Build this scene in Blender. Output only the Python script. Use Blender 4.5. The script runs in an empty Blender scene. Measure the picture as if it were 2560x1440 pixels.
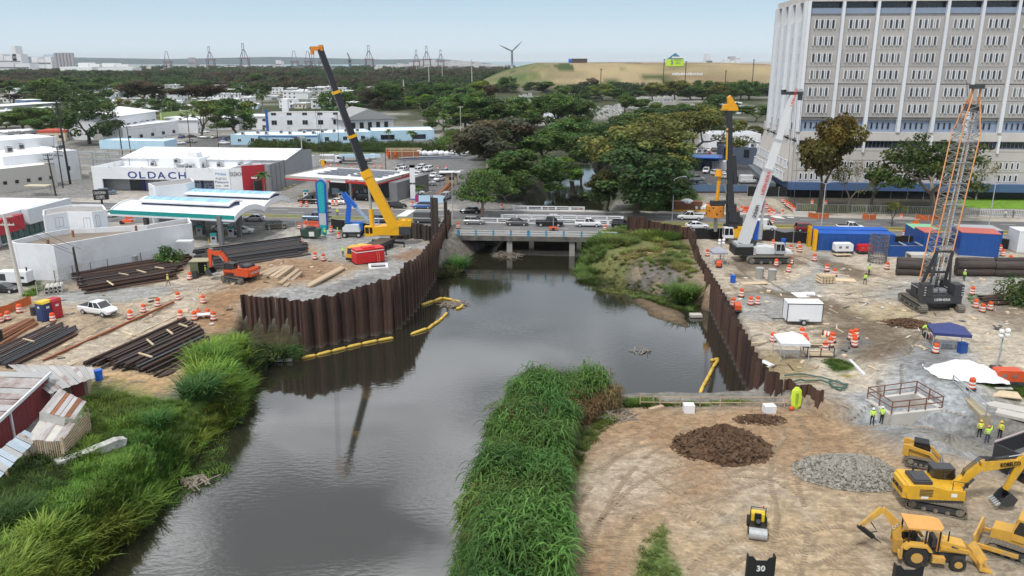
import bpy,math,random
import numpy as np
from mathutils import Vector,Matrix
D=bpy.data
C=bpy.context.scene.collection
PI=math.pi
R=math.radians
rnd=random.Random(7)
CAMZ=38.0
FPX=2000.0
PITCH=math.atan(570/FPX)
SP,CP=math.sin(PITCH),math.cos(PITCH)
sc=bpy.context.scene
cam=D.cameras.new('camera')
cam.sensor_width=36
cam.lens=FPX/2560*36
cam.clip_start=0.5
cam.clip_end=40000
cam_o=D.objects.new('camera',cam)
C.objects.link(cam_o)
cam_o.location=(0,0,CAMZ)
cam_o.rotation_euler=(PI/2-PITCH,0,0)
sc.camera=cam_o
SUN_EL,SUN_AZ=58,215
w=D.worlds.new('World')
sc.world=w
w.use_nodes=True
nt=w.node_tree
nt.nodes.clear()
def N(nt,typ,**kw):
 n=nt.nodes.new(typ)
 for k,v in kw.items():
  if k=='ins':
   for a,b in v.items():
    n.inputs[a].default_value=b
  else:
   setattr(n,k,v)
 return n
def world_nodes():
 L=nt.links.new
 sky=N(nt,'ShaderNodeTexSky',sky_type='NISHITA',sun_disc=False,sun_elevation=R(SUN_EL),sun_rotation=R(SUN_AZ),air_density=1.3,dust_density=1.2,ozone_density=2.5)
 tc=N(nt,'ShaderNodeTexCoord')
 sep=N(nt,'ShaderNodeSeparateXYZ')
 L(tc.outputs['Generated'],sep.inputs[0])
 za=N(nt,'ShaderNodeMath',operation='MAXIMUM',ins={1:0.0})
 L(sep.outputs['Z'],za.inputs[0])
 zb=N(nt,'ShaderNodeMath',operation='ADD',ins={1:0.12})
 L(za.outputs[0],zb.inputs[0])
 dv=N(nt,'ShaderNodeVectorMath',operation='DIVIDE')
 L(tc.outputs['Generated'],dv.inputs[0])
 cb=N(nt,'ShaderNodeCombineXYZ')
 for i in range(3):
  L(zb.outputs[0],cb.inputs[i])
 L(cb.outputs[0],dv.inputs[1])
 mp=N(nt,'ShaderNodeMapping',ins={'Scale':(1.0,1.9,0.0),'Location':(0.35,0.2,0)})
 L(dv.outputs[0],mp.inputs[0])
 nz=N(nt,'ShaderNodeTexNoise',ins={'Scale':2.1,'Detail':6.0,'Roughness':0.5,'Distortion':0.8})
 L(mp.outputs[0],nz.inputs[0])
 veil=N(nt,'ShaderNodeMix',data_type='RGBA',ins={'Factor':0.84})
 ramp=N(nt,'ShaderNodeValToRGB')
 L(sep.outputs['Z'],ramp.inputs[0])
 cr=ramp.color_ramp
 cr.elements[0].position=0.0
 cr.elements[0].color=(0.86,1.0,1.1,1)
 cr.elements[1].position=0.075
 cr.elements[1].color=(0.52,0.74,0.93,1)
 e=cr.elements.new(0.27)
 e.color=(0.72,0.82,0.93,1)
 e=cr.elements.new(0.60)
 e.color=(0.60,0.65,0.72,1)
 sc10=N(nt,'ShaderNodeVectorMath',operation='SCALE',ins={'Scale':10.0})
 L(ramp.outputs[0],sc10.inputs[0])
 L(sky.outputs[0],veil.inputs[6])
 L(sc10.outputs[0],veil.inputs[7])
 r2=N(nt,'ShaderNodeValToRGB')
 L(nz.outputs[0],r2.inputs[0])
 r2.color_ramp.elements[0].position=0.42
 r2.color_ramp.elements[0].color=(0.36,0.375,0.41,1)
 r2.color_ramp.elements[1].position=0.62
 r2.color_ramp.elements[1].color=(1.6,1.62,1.66,1)
 sc2=N(nt,'ShaderNodeVectorMath',operation='SCALE',ins={'Scale':12.5})
 L(r2.outputs[0],sc2.inputs[0])
 amt=N(nt,'ShaderNodeMapRange',ins={'From Min':0.22,'From Max':0.5,'To Min':0.0,'To Max':0.92})
 L(sep.outputs['Z'],amt.inputs[0])
 mx=N(nt,'ShaderNodeMix',data_type='RGBA')
 L(amt.outputs[0],mx.inputs[0])
 L(veil.outputs[2],mx.inputs[6])
 L(sc2.outputs[0],mx.inputs[7])
 bg=N(nt,'ShaderNodeBackground',ins={'Strength':0.105})
 L(mx.outputs[2],bg.inputs[0])
 out=N(nt,'ShaderNodeOutputWorld')
 L(bg.outputs[0],out.inputs[0])
world_nodes()
sl=D.lights.new('sun','SUN')
sl.energy=2.7
sl.angle=R(7)
sl.color=(1.0,0.96,0.90)
so=D.objects.new('sun',sl)
C.objects.link(so)
_sd=Vector((math.sin(R(SUN_AZ))*math.cos(R(SUN_EL)),math.cos(R(SUN_AZ))*math.cos(R(SUN_EL)),math.sin(R(SUN_EL))))
so.rotation_euler=_sd.to_track_quat('Z','Y').to_euler()
vs=sc.view_settings
vs.view_transform='Standard'
vs.look='None'
vs.gamma=1
vs.use_curve_mapping=False
vs.exposure=-0.13
try:
 sc.cycles.use_denoising=True
 sc.cycles.max_bounces=6
 sc.cycles.diffuse_bounces=2
 sc.cycles.glossy_bounces=3
 sc.cycles.transmission_bounces=3
 sc.cycles.transparent_max_bounces=6
 sc.cycles.volume_bounces=0
 sc.cycles.caustics_reflective=False
 sc.cycles.caustics_refractive=False
except Exception:
 pass
def P(px,py,z=4.0):
 u,v=(px-1280)/FPX,(py-720)/FPX
 t=(CAMZ-z)/(SP+v*CP)
 return Vector((u*t,(CP-v*SP)*t,z))
def atY(px,py,y):
 """the point on the sight line at world depth y"""
 u,v=(px-1280)/FPX,(py-720)/FPX
 t=y/(CP-v*SP)
 return Vector((u*t,y,CAMZ-t*(SP+v*CP)))
def topz(b,py):
 """height z of the point straight above b seen at row py"""
 v=(py-720)/FPX
 return CAMZ+b.y*(v*CP+SP)/(v*SP-CP)
def mpp(p):
 """metres per photograph pixel at p"""
 return(p.y*CP-(p.z-CAMZ)*SP)/FPX
class MB:
 def __init__(s):
  s.v,s.f,s.m=[],[],[]
 def add(s,vs,fs,m=0):
  o=len(s.v)
  s.v+=[tuple(p) for p in vs]
  s.f+=[tuple(o+i for i in f) for f in fs]
  s.m+=[m]*len(fs)
  return s
 def bx(s,x0,x1,y0,y1,z0,z1,m=0):
  return s.add([(x0,y0,z0),(x1,y0,z0),(x1,y1,z0),(x0,y1,z0),(x0,y0,z1),(x1,y0,z1),(x1,y1,z1),(x0,y1,z1)],[(3,2,1,0),(4,5,6,7),(0,1,5,4),(1,2,6,5),(2,3,7,6),(3,0,4,7)],m)
 def bc(s,c,d,rz=0,m=0,ry=0,rx=0):
  M=Matrix.Translation(c)@Matrix.Rotation(rz,4,'Z')@Matrix.Rotation(ry,4,'Y')@Matrix.Rotation(rx,4,'X')
  h=[a/2 for a in d]
  vs=[M@Vector((sx*h[0],sy*h[1],sz*h[2])) for sz in(-1,1) for sx,sy in((-1,-1),(1,-1),(1,1),(-1,1))]
  return s.add(vs,[(3,2,1,0),(4,5,6,7),(0,1,5,4),(1,2,6,5),(2,3,7,6),(3,0,4,7)],m)
 def beam(s,a,b,w,h=None,m=0,w2=None,h2=None):
  """box section bar from a to b, w sideways and h upright (tapering to w2, h2)"""
  a,b=Vector(a),Vector(b)
  h=h or w
  w2,h2=w2 or w,h2 or h
  d=(b-a).normalized()
  x=d.cross(Vector((0,0,1)))
  x=x.normalized() if x.length>1e-4 else Vector((1,0,0))
  y=x.cross(d)
  vs=[p+x*sx*ww/2+y*sy*hh/2 for p,ww,hh in((a,w,h),(b,w2,h2)) for sx,sy in((-1,-1),(1,-1),(1,1),(-1,1))]
  return s.add(vs,[(3,2,1,0),(4,5,6,7),(0,1,5,4),(1,2,6,5),(2,3,7,6),(3,0,4,7)],m)
 def cyl(s,a,b,r,r2=None,n=8,m=0,caps=True):
  a,b=Vector(a),Vector(b)
  r2=r if r2 is None else r2
  d=(b-a).normalized()
  x=d.orthogonal().normalized()
  y=d.cross(x)
  vs=[]
  for p,q in((a,r),(b,r2)):
   vs+=[p+(x*math.cos(2*PI*i/n)+y*math.sin(2*PI*i/n))*q for i in range(n)]
  fs=[(i,(i+1)%n,n+(i+1)%n,n+i) for i in range(n)]
  if caps:
   fs+=[tuple(range(n-1,-1,-1)),tuple(range(n,2*n))]
  return s.add(vs,fs,m)
 def tube(s,pts,r,n=6,m=0):
  pts=[Vector(p) for p in pts]
  rs=r if isinstance(r,(list,tuple)) else[r]*len(pts)
  vs,fs=[],[]
  x=None
  for i,p in enumerate(pts):
   d=(pts[min(i+1,len(pts)-1)]-pts[max(i-1,0)]).normalized()
   x=d.orthogonal().normalized() if x is None else(x-d*x.dot(d)).normalized()
   y=d.cross(x)
   vs+=[p+(x*math.cos(2*PI*k/n)+y*math.sin(2*PI*k/n))*rs[i] for k in range(n)]
  for i in range(len(pts)-1):
   fs+=[(i*n+k,i*n+(k+1)%n,(i+1)*n+(k+1)%n,(i+1)*n+k) for k in range(n)]
  fs+=[tuple(range(n-1,-1,-1)),tuple(range((len(pts)-1)*n,len(pts)*n))]
  return s.add(vs,fs,m)
 def ext(s,poly,a,b,ax='y',m=0):
  """prism: poly in the plane square to ax (x,z for y; y,z for x; x,y for z) from a to b"""
  n=len(poly)
  f={'y':lambda p,t:(p[0],t,p[1]),'x':lambda p,t:(t,p[0],p[1]),'z':lambda p,t:(p[0],p[1],t)}[ax]
  vs=[f(p,a) for p in poly]+[f(p,b) for p in poly]
  fs=[(i,(i+1)%n,n+(i+1)%n,n+i) for i in range(n)]+[tuple(range(n-1,-1,-1)),tuple(range(n,2*n))]
  return s.add(vs,fs,m)
 def loft(s,rings,m=0,caps=True):
  n=len(rings[0])
  vs=[p for r in rings for p in r]
  fs=[]
  for i in range(len(rings)-1):
   fs+=[(i*n+k,i*n+(k+1)%n,(i+1)*n+(k+1)%n,(i+1)*n+k) for k in range(n)]
  if caps:
   fs+=[tuple(range(n-1,-1,-1)),tuple(range((len(rings)-1)*n,len(rings)*n))]
  return s.add(vs,fs,m)
 def quad(s,a,b,c,d,m=0):
  return s.add([a,b,c,d],[(0,1,2,3)],m)
 def ball(s,c,r,n=8,k=5,m=0,sz=1.0):
  rings=[]
  for i in range(1,k):
   a=PI*i/k
   rings.append([(c[0]+r*math.sin(a)*math.cos(2*PI*j/n),c[1]+r*math.sin(a)*math.sin(2*PI*j/n),c[2]-sz*r*math.cos(a)) for j in range(n)])
  return s.loft(rings,m)
 def xf(s,M):
  s.v=[tuple(M@Vector(p)) for p in s.v]
  return s
 def mesh(s,name,mats,smooth=False):
  me=D.meshes.new(name)
  me.from_pydata(s.v,[],s.f)
  for m in(mats if isinstance(mats,(list,tuple)) else[mats]):
   me.materials.append(m)
  if any(s.m):
   me.polygons.foreach_set('material_index',s.m)
  if smooth:
   me.polygons.foreach_set('use_smooth',[True]*len(me.polygons))
  me.update()
  return me
def link(name,me,parent=None,loc=(0,0,0),rz=0,scale=None):
 o=D.objects.new(name,me)
 C.objects.link(o)
 o.location=loc
 o.rotation_euler=(0,0,rz)
 if scale:
  o.scale=scale
 if parent:
  o.parent=parent
 return o
def obj(name,mb,mats,parent=None,loc=(0,0,0),rz=0,smooth=False):
 o=link(name,mb.mesh(name,mats,smooth),parent,loc,rz)
 return o
def tag(o,label=None,cat=None,group=None,kind=None):
 if label:
  o['label']=label
 if cat:
  o['category']=cat
 if group:
  o['group']=group
 if kind or cat:
  o['kind']=kind or 'thing'
 return o
def thing(name,label,cat,loc=(0,0,0),rz=0,group=None,scale=None):
 o=link(name,None,None,loc,rz,scale)
 return tag(o,label,cat,group)
KIDS={}
def kids(o):
 return[c for c in C.objects if c.parent==o] if o.name not in KIDS else KIDS[o.name]
def freeze(root):
 """remember the children of a finished prototype so that copying stays quick"""
 KIDS[root.name]=list(root.children)
 for c in root.children:
  KIDS[c.name]=list(c.children)
 return root
def dup(root,loc,rz=0,label=None,group=None,scale=None,swap=None):
 """copy of a thing, its parts and sub-parts; swap = {material: material}"""
 def cp(o,par):
  c=o.copy()
  C.objects.link(c)
  c.parent=par
  if swap and o.data:
   for i,s in enumerate(c.material_slots):
    if s.material in swap:
     s.link='OBJECT'
     s.material=swap[o.data.materials[i]]
  for k in KIDS.get(o.name,[]):
   cp(k,c)
  return c
 r=cp(root,None)
 r.location=loc
 r.rotation_euler=(0,0,rz)
 if scale:
  r.scale=scale if isinstance(scale,(tuple,list)) else(scale,)*3
 if label:
  r['label']=label
 if group:
  r['group']=group
 return r
class Proto:
 """first call moves the prototype itself, later calls copy it"""
 def __init__(s,root):
  s.r,s.used=freeze(root),False
  s.base=None
 def __call__(s,loc,rz=0,label=None,group=None,scale=None,swap=None):
  if not s.used and not swap:
   s.used=True
   s.r.location=loc
   s.r.rotation_euler=(0,0,rz)
   if scale:
    s.r.scale=scale if isinstance(scale,(tuple,list)) else(scale,)*3
   if label:
    s.r['label']=label
   if group:
    s.r['group']=group
   return s.r
  return dup(s.r,loc,rz,label,group,scale,swap)
 def done(s):
  if not s.used:
   for o in[k for c in s.r.children for k in c.children]+list(s.r.children)+[s.r]:
    D.objects.remove(o)
MATS={}
def mat(name,col=(0.5,0.5,0.5),rough=0.6,metal=0.0,var=0.12,scale=1.5,dirt=None,dirt_amt=0.0,bump=0.0,bscale=30.0,spec=0.5,stretch=(1,1,1),rv=0.08,trans=0.0,coat=0.0):
 """procedural surface: base colour with grain, optional stains of a second colour, fine relief"""
 if name in MATS:
  return MATS[name]
 m=D.materials.new(name)
 m.use_nodes=True
 t=m.node_tree
 L=t.links.new
 b=t.nodes['Principled BSDF']
 b.inputs['Roughness'].default_value=rough
 b.inputs['Metallic'].default_value=metal
 b.inputs['Specular IOR Level'].default_value=spec
 b.inputs['Coat Weight'].default_value=coat
 tc=N(t,'ShaderNodeTexCoord')
 mp=N(t,'ShaderNodeMapping',ins={'Scale':stretch})
 L(tc.outputs['Object'],mp.inputs[0])
 nz=N(t,'ShaderNodeTexNoise',ins={'Scale':scale,'Detail':5.0,'Roughness':0.65})
 L(mp.outputs[0],nz.inputs[0])
 oi=N(t,'ShaderNodeObjectInfo')
 mr=N(t,'ShaderNodeMapRange',ins={'From Min':0.25,'From Max':0.75,'To Min':1-var,'To Max':1+var})
 L(nz.outputs[0],mr.inputs[0])
 mo=N(t,'ShaderNodeMapRange',ins={'To Min':1-rv,'To Max':1+rv})
 L(oi.outputs['Random'],mo.inputs[0])
 mm=N(t,'ShaderNodeMath',operation='MULTIPLY')
 L(mr.outputs[0],mm.inputs[0])
 L(mo.outputs[0],mm.inputs[1])
 vm=N(t,'ShaderNodeVectorMath',operation='SCALE',ins={0:col[:3]})
 L(mm.outputs[0],vm.inputs['Scale'])
 colout=vm.outputs[0]
 if dirt:
  n2=N(t,'ShaderNodeTexNoise',ins={'Scale':scale*0.45,'Detail':8.0,'Roughness':0.72})
  L(mp.outputs[0],n2.inputs[0])
  r2=N(t,'ShaderNodeMapRange',ins={'From Min':0.62-0.3*dirt_amt,'From Max':0.72-0.12*dirt_amt,'To Max':min(0.9,0.35+dirt_amt)})
  L(n2.outputs[0],r2.inputs[0])
  mx=N(t,'ShaderNodeMix',data_type='RGBA',ins={7:(*dirt[:3],1)})
  L(r2.outputs[0],mx.inputs[0])
  L(colout,mx.inputs[6])
  colout=mx.outputs[2]
 L(colout,b.inputs['Base Color'])
 if bump:
  n3=N(t,'ShaderNodeTexNoise',ins={'Scale':bscale,'Detail':3.0})
  L(mp.outputs[0],n3.inputs[0])
  bp=N(t,'ShaderNodeBump',ins={'Strength':bump,'Distance':0.05})
  L(n3.outputs[0],bp.inputs['Height'])
  L(bp.outputs[0],b.inputs['Normal'])
 MATS[name]=m
 return m
WHITE=mat('white_wall_paint',(0.74,0.76,0.79),0.6,var=0.06,scale=0.35,dirt=(0.50,0.49,0.46),dirt_amt=0.22)
WHITE2=mat('white_roof_coating',(0.80,0.81,0.82),0.7,var=0.06,scale=0.25,dirt=(0.42,0.40,0.37),dirt_amt=0.18)
WCAR=mat('white_car_paint',(0.78,0.79,0.80),0.25,var=0.02,coat=0.5)
CONC=mat('grey_concrete',(0.34,0.33,0.31),0.85,var=0.14,scale=0.6,dirt=(0.17,0.16,0.145),dirt_amt=0.25,bump=0.2)
LCONC=mat('pale_concrete',(0.52,0.50,0.46),0.85,var=0.10,scale=0.8,dirt=(0.30,0.28,0.24),dirt_amt=0.25,bump=0.15)
DCONC=mat('stained_bridge_concrete',(0.16,0.15,0.135),0.9,var=0.3,scale=0.7,dirt=(0.05,0.048,0.04),dirt_amt=0.5,bump=0.3)
BLACK=mat('black_paint',(0.012,0.012,0.013),0.5)
RUBBER=mat('tyre_rubber',(0.022,0.022,0.022),0.85,var=0.2,dirt=(0.16,0.13,0.10),dirt_amt=0.1)
MUDTRACK=mat('muddy_track_steel',(0.16,0.145,0.12),0.85,var=0.25,scale=3,dirt=(0.32,0.27,0.20),dirt_amt=0.35)
DGREY=mat('dark_grey_paint',(0.045,0.047,0.052),0.45,var=0.2,scale=2)
MGREY=mat('mid_grey_paint',(0.17,0.175,0.185),0.5,var=0.12)
LGREY=mat('light_grey_paint',(0.42,0.44,0.46),0.5,var=0.08)
GALV=mat('galvanised_steel',(0.42,0.44,0.45),0.45,metal=0.3,var=0.15,scale=4)
GLASS=mat('dark_window_glass',(0.018,0.022,0.028),0.08,var=0.3,spec=0.7,rv=0.5)
CGLASS=mat('car_glass',(0.014,0.016,0.019),0.06,spec=0.8)
YELLOW=mat('crane_yellow_paint',(0.80,0.42,0.012),0.38,var=0.07,scale=2,dirt=(0.35,0.22,0.06),dirt_amt=0.06)
YELLOW2=mat('machine_yellow_paint',(0.70,0.40,0.03),0.45,var=0.12,scale=1.6,dirt=(0.33,0.24,0.13),dirt_amt=0.3)
CATYEL=mat('faded_loader_yellow',(0.60,0.34,0.055),0.55,var=0.1,scale=2,dirt=(0.33,0.26,0.17),dirt_amt=0.4)
ORANGE=mat('machine_orange_paint',(0.62,0.085,0.02),0.45,var=0.1,scale=2)
RED=mat('bright_red_paint',(0.60,0.018,0.022),0.4,var=0.06)
DRED=mat('shop_red_panel',(0.42,0.022,0.035),0.5,var=0.06)
BLUE=mat('container_blue_paint',(0.012,0.075,0.30),0.5,var=0.12,scale=1,dirt=(0.05,0.10,0.22),dirt_amt=0.1)
BLUE2=mat('lift_blue_paint',(0.012,0.12,0.55),0.35,var=0.05)
NAVY=mat('navy_blue_paint',(0.03,0.055,0.15),0.55,var=0.1)
LBLUE=mat('pale_blue_wall',(0.46,0.66,0.80),0.65,var=0.07,scale=0.4,dirt=(0.36,0.46,0.52),dirt_amt=0.15)
SLATE=mat('slate_blue_wall',(0.11,0.145,0.215),0.65,var=0.1,scale=0.5)
STEEL=mat('dark_pile_steel',(0.055,0.043,0.038),0.7,var=0.35,scale=2.5,dirt=(0.12,0.055,0.03),dirt_amt=0.3,rv=0.3)
RUSTP=mat('rust_brown_pile_steel',(0.085,0.043,0.030),0.8,var=0.4,scale=0.9,stretch=(1.5,1.5,0.25),dirt=(0.028,0.022,0.022),dirt_amt=0.6,rv=0.45)
RUST=mat('orange_rust_steel',(0.26,0.11,0.055),0.85,var=0.25,scale=1.5,dirt=(0.12,0.05,0.03),dirt_amt=0.35,rv=0.3)
WOOD=mat('weathered_timber',(0.42,0.32,0.22),0.85,var=0.2,scale=2,stretch=(0.4,3,3),dirt=(0.24,0.19,0.14),dirt_amt=0.35,rv=0.2)
PWOOD=mat('pale_lumber',(0.58,0.46,0.31),0.8,var=0.15,scale=2,rv=0.15)
SIGNO=mat('traffic_orange_plastic',(0.72,0.10,0.022),0.45,var=0.08,scale=3,rv=0.15,dirt=(0.40,0.13,0.07),dirt_amt=0.1)
BAND=mat('white_reflective_band',(0.78,0.77,0.75),0.4,var=0.06,rv=0.1)
HIVIS=mat('lime_safety_vest',(0.50,0.78,0.06),0.7)
# ================================================================ THE SETTING
def vnoise(x,y,s,seed=0):
 x,y=np.asarray(x)/s,np.asarray(y)/s
 xi,yi=np.floor(x),np.floor(y)
 fx,fy=x-xi,y-yi
 fx,fy=fx*fx*(3-2*fx),fy*fy*(3-2*fy)
 def h(a,b):
  q=np.sin(a*127.1+b*311.7+seed*74.7)*43758.5453
  return q-np.floor(q)
 return(h(xi,yi)*(1-fx)+h(xi+1,yi)*fx)*(1-fy)+(h(xi,yi+1)*(1-fx)+h(xi+1,yi+1)*fx)*fy
def fbm(x,y,s,seed=0,o=4):
 return sum(vnoise(x,y,s/2**i,seed+i*3)*0.5**i for i in range(o))/sum(0.5**i for i in range(o))
def poly_sd(x,y,poly):
 """signed distance (positive inside) and index of the nearest edge"""
 x,y=np.asarray(x,float),np.asarray(y,float)
 best=np.full(x.shape,1e9)
 idx=np.zeros(x.shape,int)
 ins=np.zeros(x.shape,bool)
 n=len(poly)
 for i in range(n):
  ax,ay=poly[i][:2]
  bx,by=poly[(i+1)%n][:2]
  dx,dy=bx-ax,by-ay
  t=np.clip(((x-ax)*dx+(y-ay)*dy)/(dx*dx+dy*dy+1e-12),0,1)
  d=np.hypot(x-ax-t*dx,y-ay-t*dy)
  k=d<best
  best=np.where(k,d,best)
  idx=np.where(k,i,idx)
  if ay!=by:
   c=((ay>y)!=(by>y))&(x<dx*(y-ay)/dy+ax)
   ins^=c
 return np.where(ins,best,-best),idx
def sstep(a,b,x):
 t=np.clip((x-a)/(b-a),0,1)
 return t*t*(3-2*t)
WL1=[P(600,737,7.0),P(650,742,7.0),P(690,743,7.0)]+[P(x,y,0) for x,y in((767,876),(895,846),(990,830))]
WL2=[P(x,y,0) for x,y in((990,830),(1035,780),(1095,685),(1112,645),(1127,608))]
WR=[P(x,y,5.2) for x,y in((1720,566),(1733,600),(1745,637),(1790,707),(1832,782),(1870,855),(1905,915),(1955,948),(2062,973))]
RIV=[]
for px,py,bw in((150,1700,4),(250,1440,4),(375,1340,4),(435,1245,4),(512,1145,4),(608,1065,3),(632,1000,3),(664,930,3),(745,903,1.5)):
 p=P(px,py,0)
 RIV.append((p.x,p.y,bw))
for p in WL1[3:]:
 RIV.append((p.x,p.y+0.9,0.5))
for p in WL2[1:3]:
 RIV.append((p.x-0.9,p.y+0.3,0.5))
for px,py,bw in((1100,694,4),(1140,678,4),(1168,660,5),(1195,640,5),(1242,612,3),(1290,575,3),(1375,518,5),(1385,470,6),(1412,430,6),(1440,398,6),(1462,398,6),(1472,430,6),(1482,470,6),(1490,520,5),(1500,590,4),(1432,655,5),(1452,690,6),(1530,722,7),(1610,742,7),(1690,768,7),(1745,775,2)):
 p=P(px,py,0)
 RIV.append((p.x,p.y,bw))
for i in range(3,8):
 RIV.append((WR[i].x+0.8,WR[i].y+0.2,0.5))
for px,py,bw in((1885,1004,2.5),(1740,1006,2.5),(1560,1010,3),(1480,1005,3),(1300,985,3),(1245,1080,3),(1195,1190,3),(1160,1300,3),(1135,1440,3),(1100,1700,3)):
 p=P(px,py,0)
 RIV.append((p.x,p.y,bw))
BW=np.array([r[2] for r in RIV])
PLAT=[(p.x,p.y) for p in WL1+WL2[1:]]+[(P(960,604).x,P(960,604).y),(P(560,660).x,P(560,660).y)]
BAR=[tuple(P(x,y,0).xy) for x,y in((1585,746),(1625,748),(1690,775),(1722,800),(1718,818),(1680,812),(1625,790))]
PIT=[tuple(P(x,y,3.6).xy) for x,y in((2192,1028),(2240,990),(2330,988),(2328,1022))]
def piles(x,y):
 z=0*x
 for px,py,zz,r,h in HEAPS:
  c=P(px,py,zz)
  d=np.hypot(x-c.x,(y-c.y))/r
  z=z+h*np.clip(1-d,0,1)**0.8*(0.8+0.4*vnoise(x,y,1.3,5))
 return z
HEAPS=[(755,590,4.6,6,1.3),(700,720,4.6,6,0.9),(960,690,4.6,6,0.7),(210,800,4,3.5,0.7),(2370,1170,3,7,1.5),(2290,1115,3,7,1.2),(2350,945,4,8,1.6),(2240,830,4,5,.6),(2160,850,4,5,.5),(1660,640,3,8,.2)]
_w=sorted([(p.x,p.y) for p in WR[6:]])
WRX=[-50,_w[0][0]-.8]+[a for a,b in _w]+[_w[-1][0]+14,300]
WRY=[95,92]+[b+.1 for a,b in _w]+[72.5,72]
FOOT=[tuple(p.xy) for p in WL1[:4]]+[tuple(P(a,b,0).xy) for a,b in((748,906),(690,935),(640,950),(600,905))]
def ground(x,y):
 x,y=np.asarray(x,float),np.asarray(y,float)
 z=np.full(x.shape,3.97)
 sd,_=poly_sd(x,y,PLAT)
 z=z+0.75*sstep(-4,6,sd)
 yb=np.interp(x,WRX,WRY)
 soft=np.clip((x-WRX[-2])*.6,.9,6)
 low=sstep(0,1,(yb-y)/soft)*sstep(-3,3,x)
 z=z-1.5*low
 site=np.maximum(sstep(-6,2,sd),np.maximum(sstep(143,132,y)*sstep(10,14,x),sstep(150,120,y)*sstep(-4,-14,x)))
 z=z+site*((fbm(x,y,7,3)-0.5)*0.7+(fbm(x,y,1.6,9,3)-0.5)*0.3)
 near=(y<160)&(y>30)
 z=np.where(near,z+piles(x,y),z)
 fs,_=poly_sd(x,y,FOOT)
 z=z+(0.9-z)*sstep(-.6,1.0,fs)
 hx,hy=(x-185)/228,(y-1150)/300
 hill=np.clip(1.18-np.maximum(np.abs(hx)**4+0*hy,0),0,1)*sstep(1.1,0.25,np.abs(hy))*30
 z=z+hill*(0.96+0.08*fbm(x,y,160,4))
 z=z-6*sstep(3900,4100,y+0.0*x)*sstep(1500,500,x)
 rs,ri=poly_sd(x,y,RIV)
 bw=BW[ri]
 k=sstep(-1,1,-rs/bw*2-1+(fbm(x,y,3.5,2)-0.5)*0.5*(bw>2))
 bed=-1.4
 z=bed+(z-bed)*k
 bs,_=poly_sd(x,y,BAR)
 z=np.maximum(z,-0.25+0.5*sstep(-2.0,2.2,bs+(vnoise(x,y,2.0,8)-.5)*1.2))
 ps,_=poly_sd(x,y,PIT)
 z=np.where(ps>0.05,1.2,z)
 return z
def gz(x,y):
 return float(ground(np.array([x]),np.array([y]))[0])
def at(px,py,dz=0.0):
 p=P(px,py,4)
 for _ in range(5):
  p=P(px,py,gz(p.x,p.y))
 p.z+=dz
 return p
def axis(segs):
 out=[]
 for a,b,st in segs:
  out+=list(np.arange(a,b,st))
 return np.array(out+[segs[-1][1]])
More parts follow.
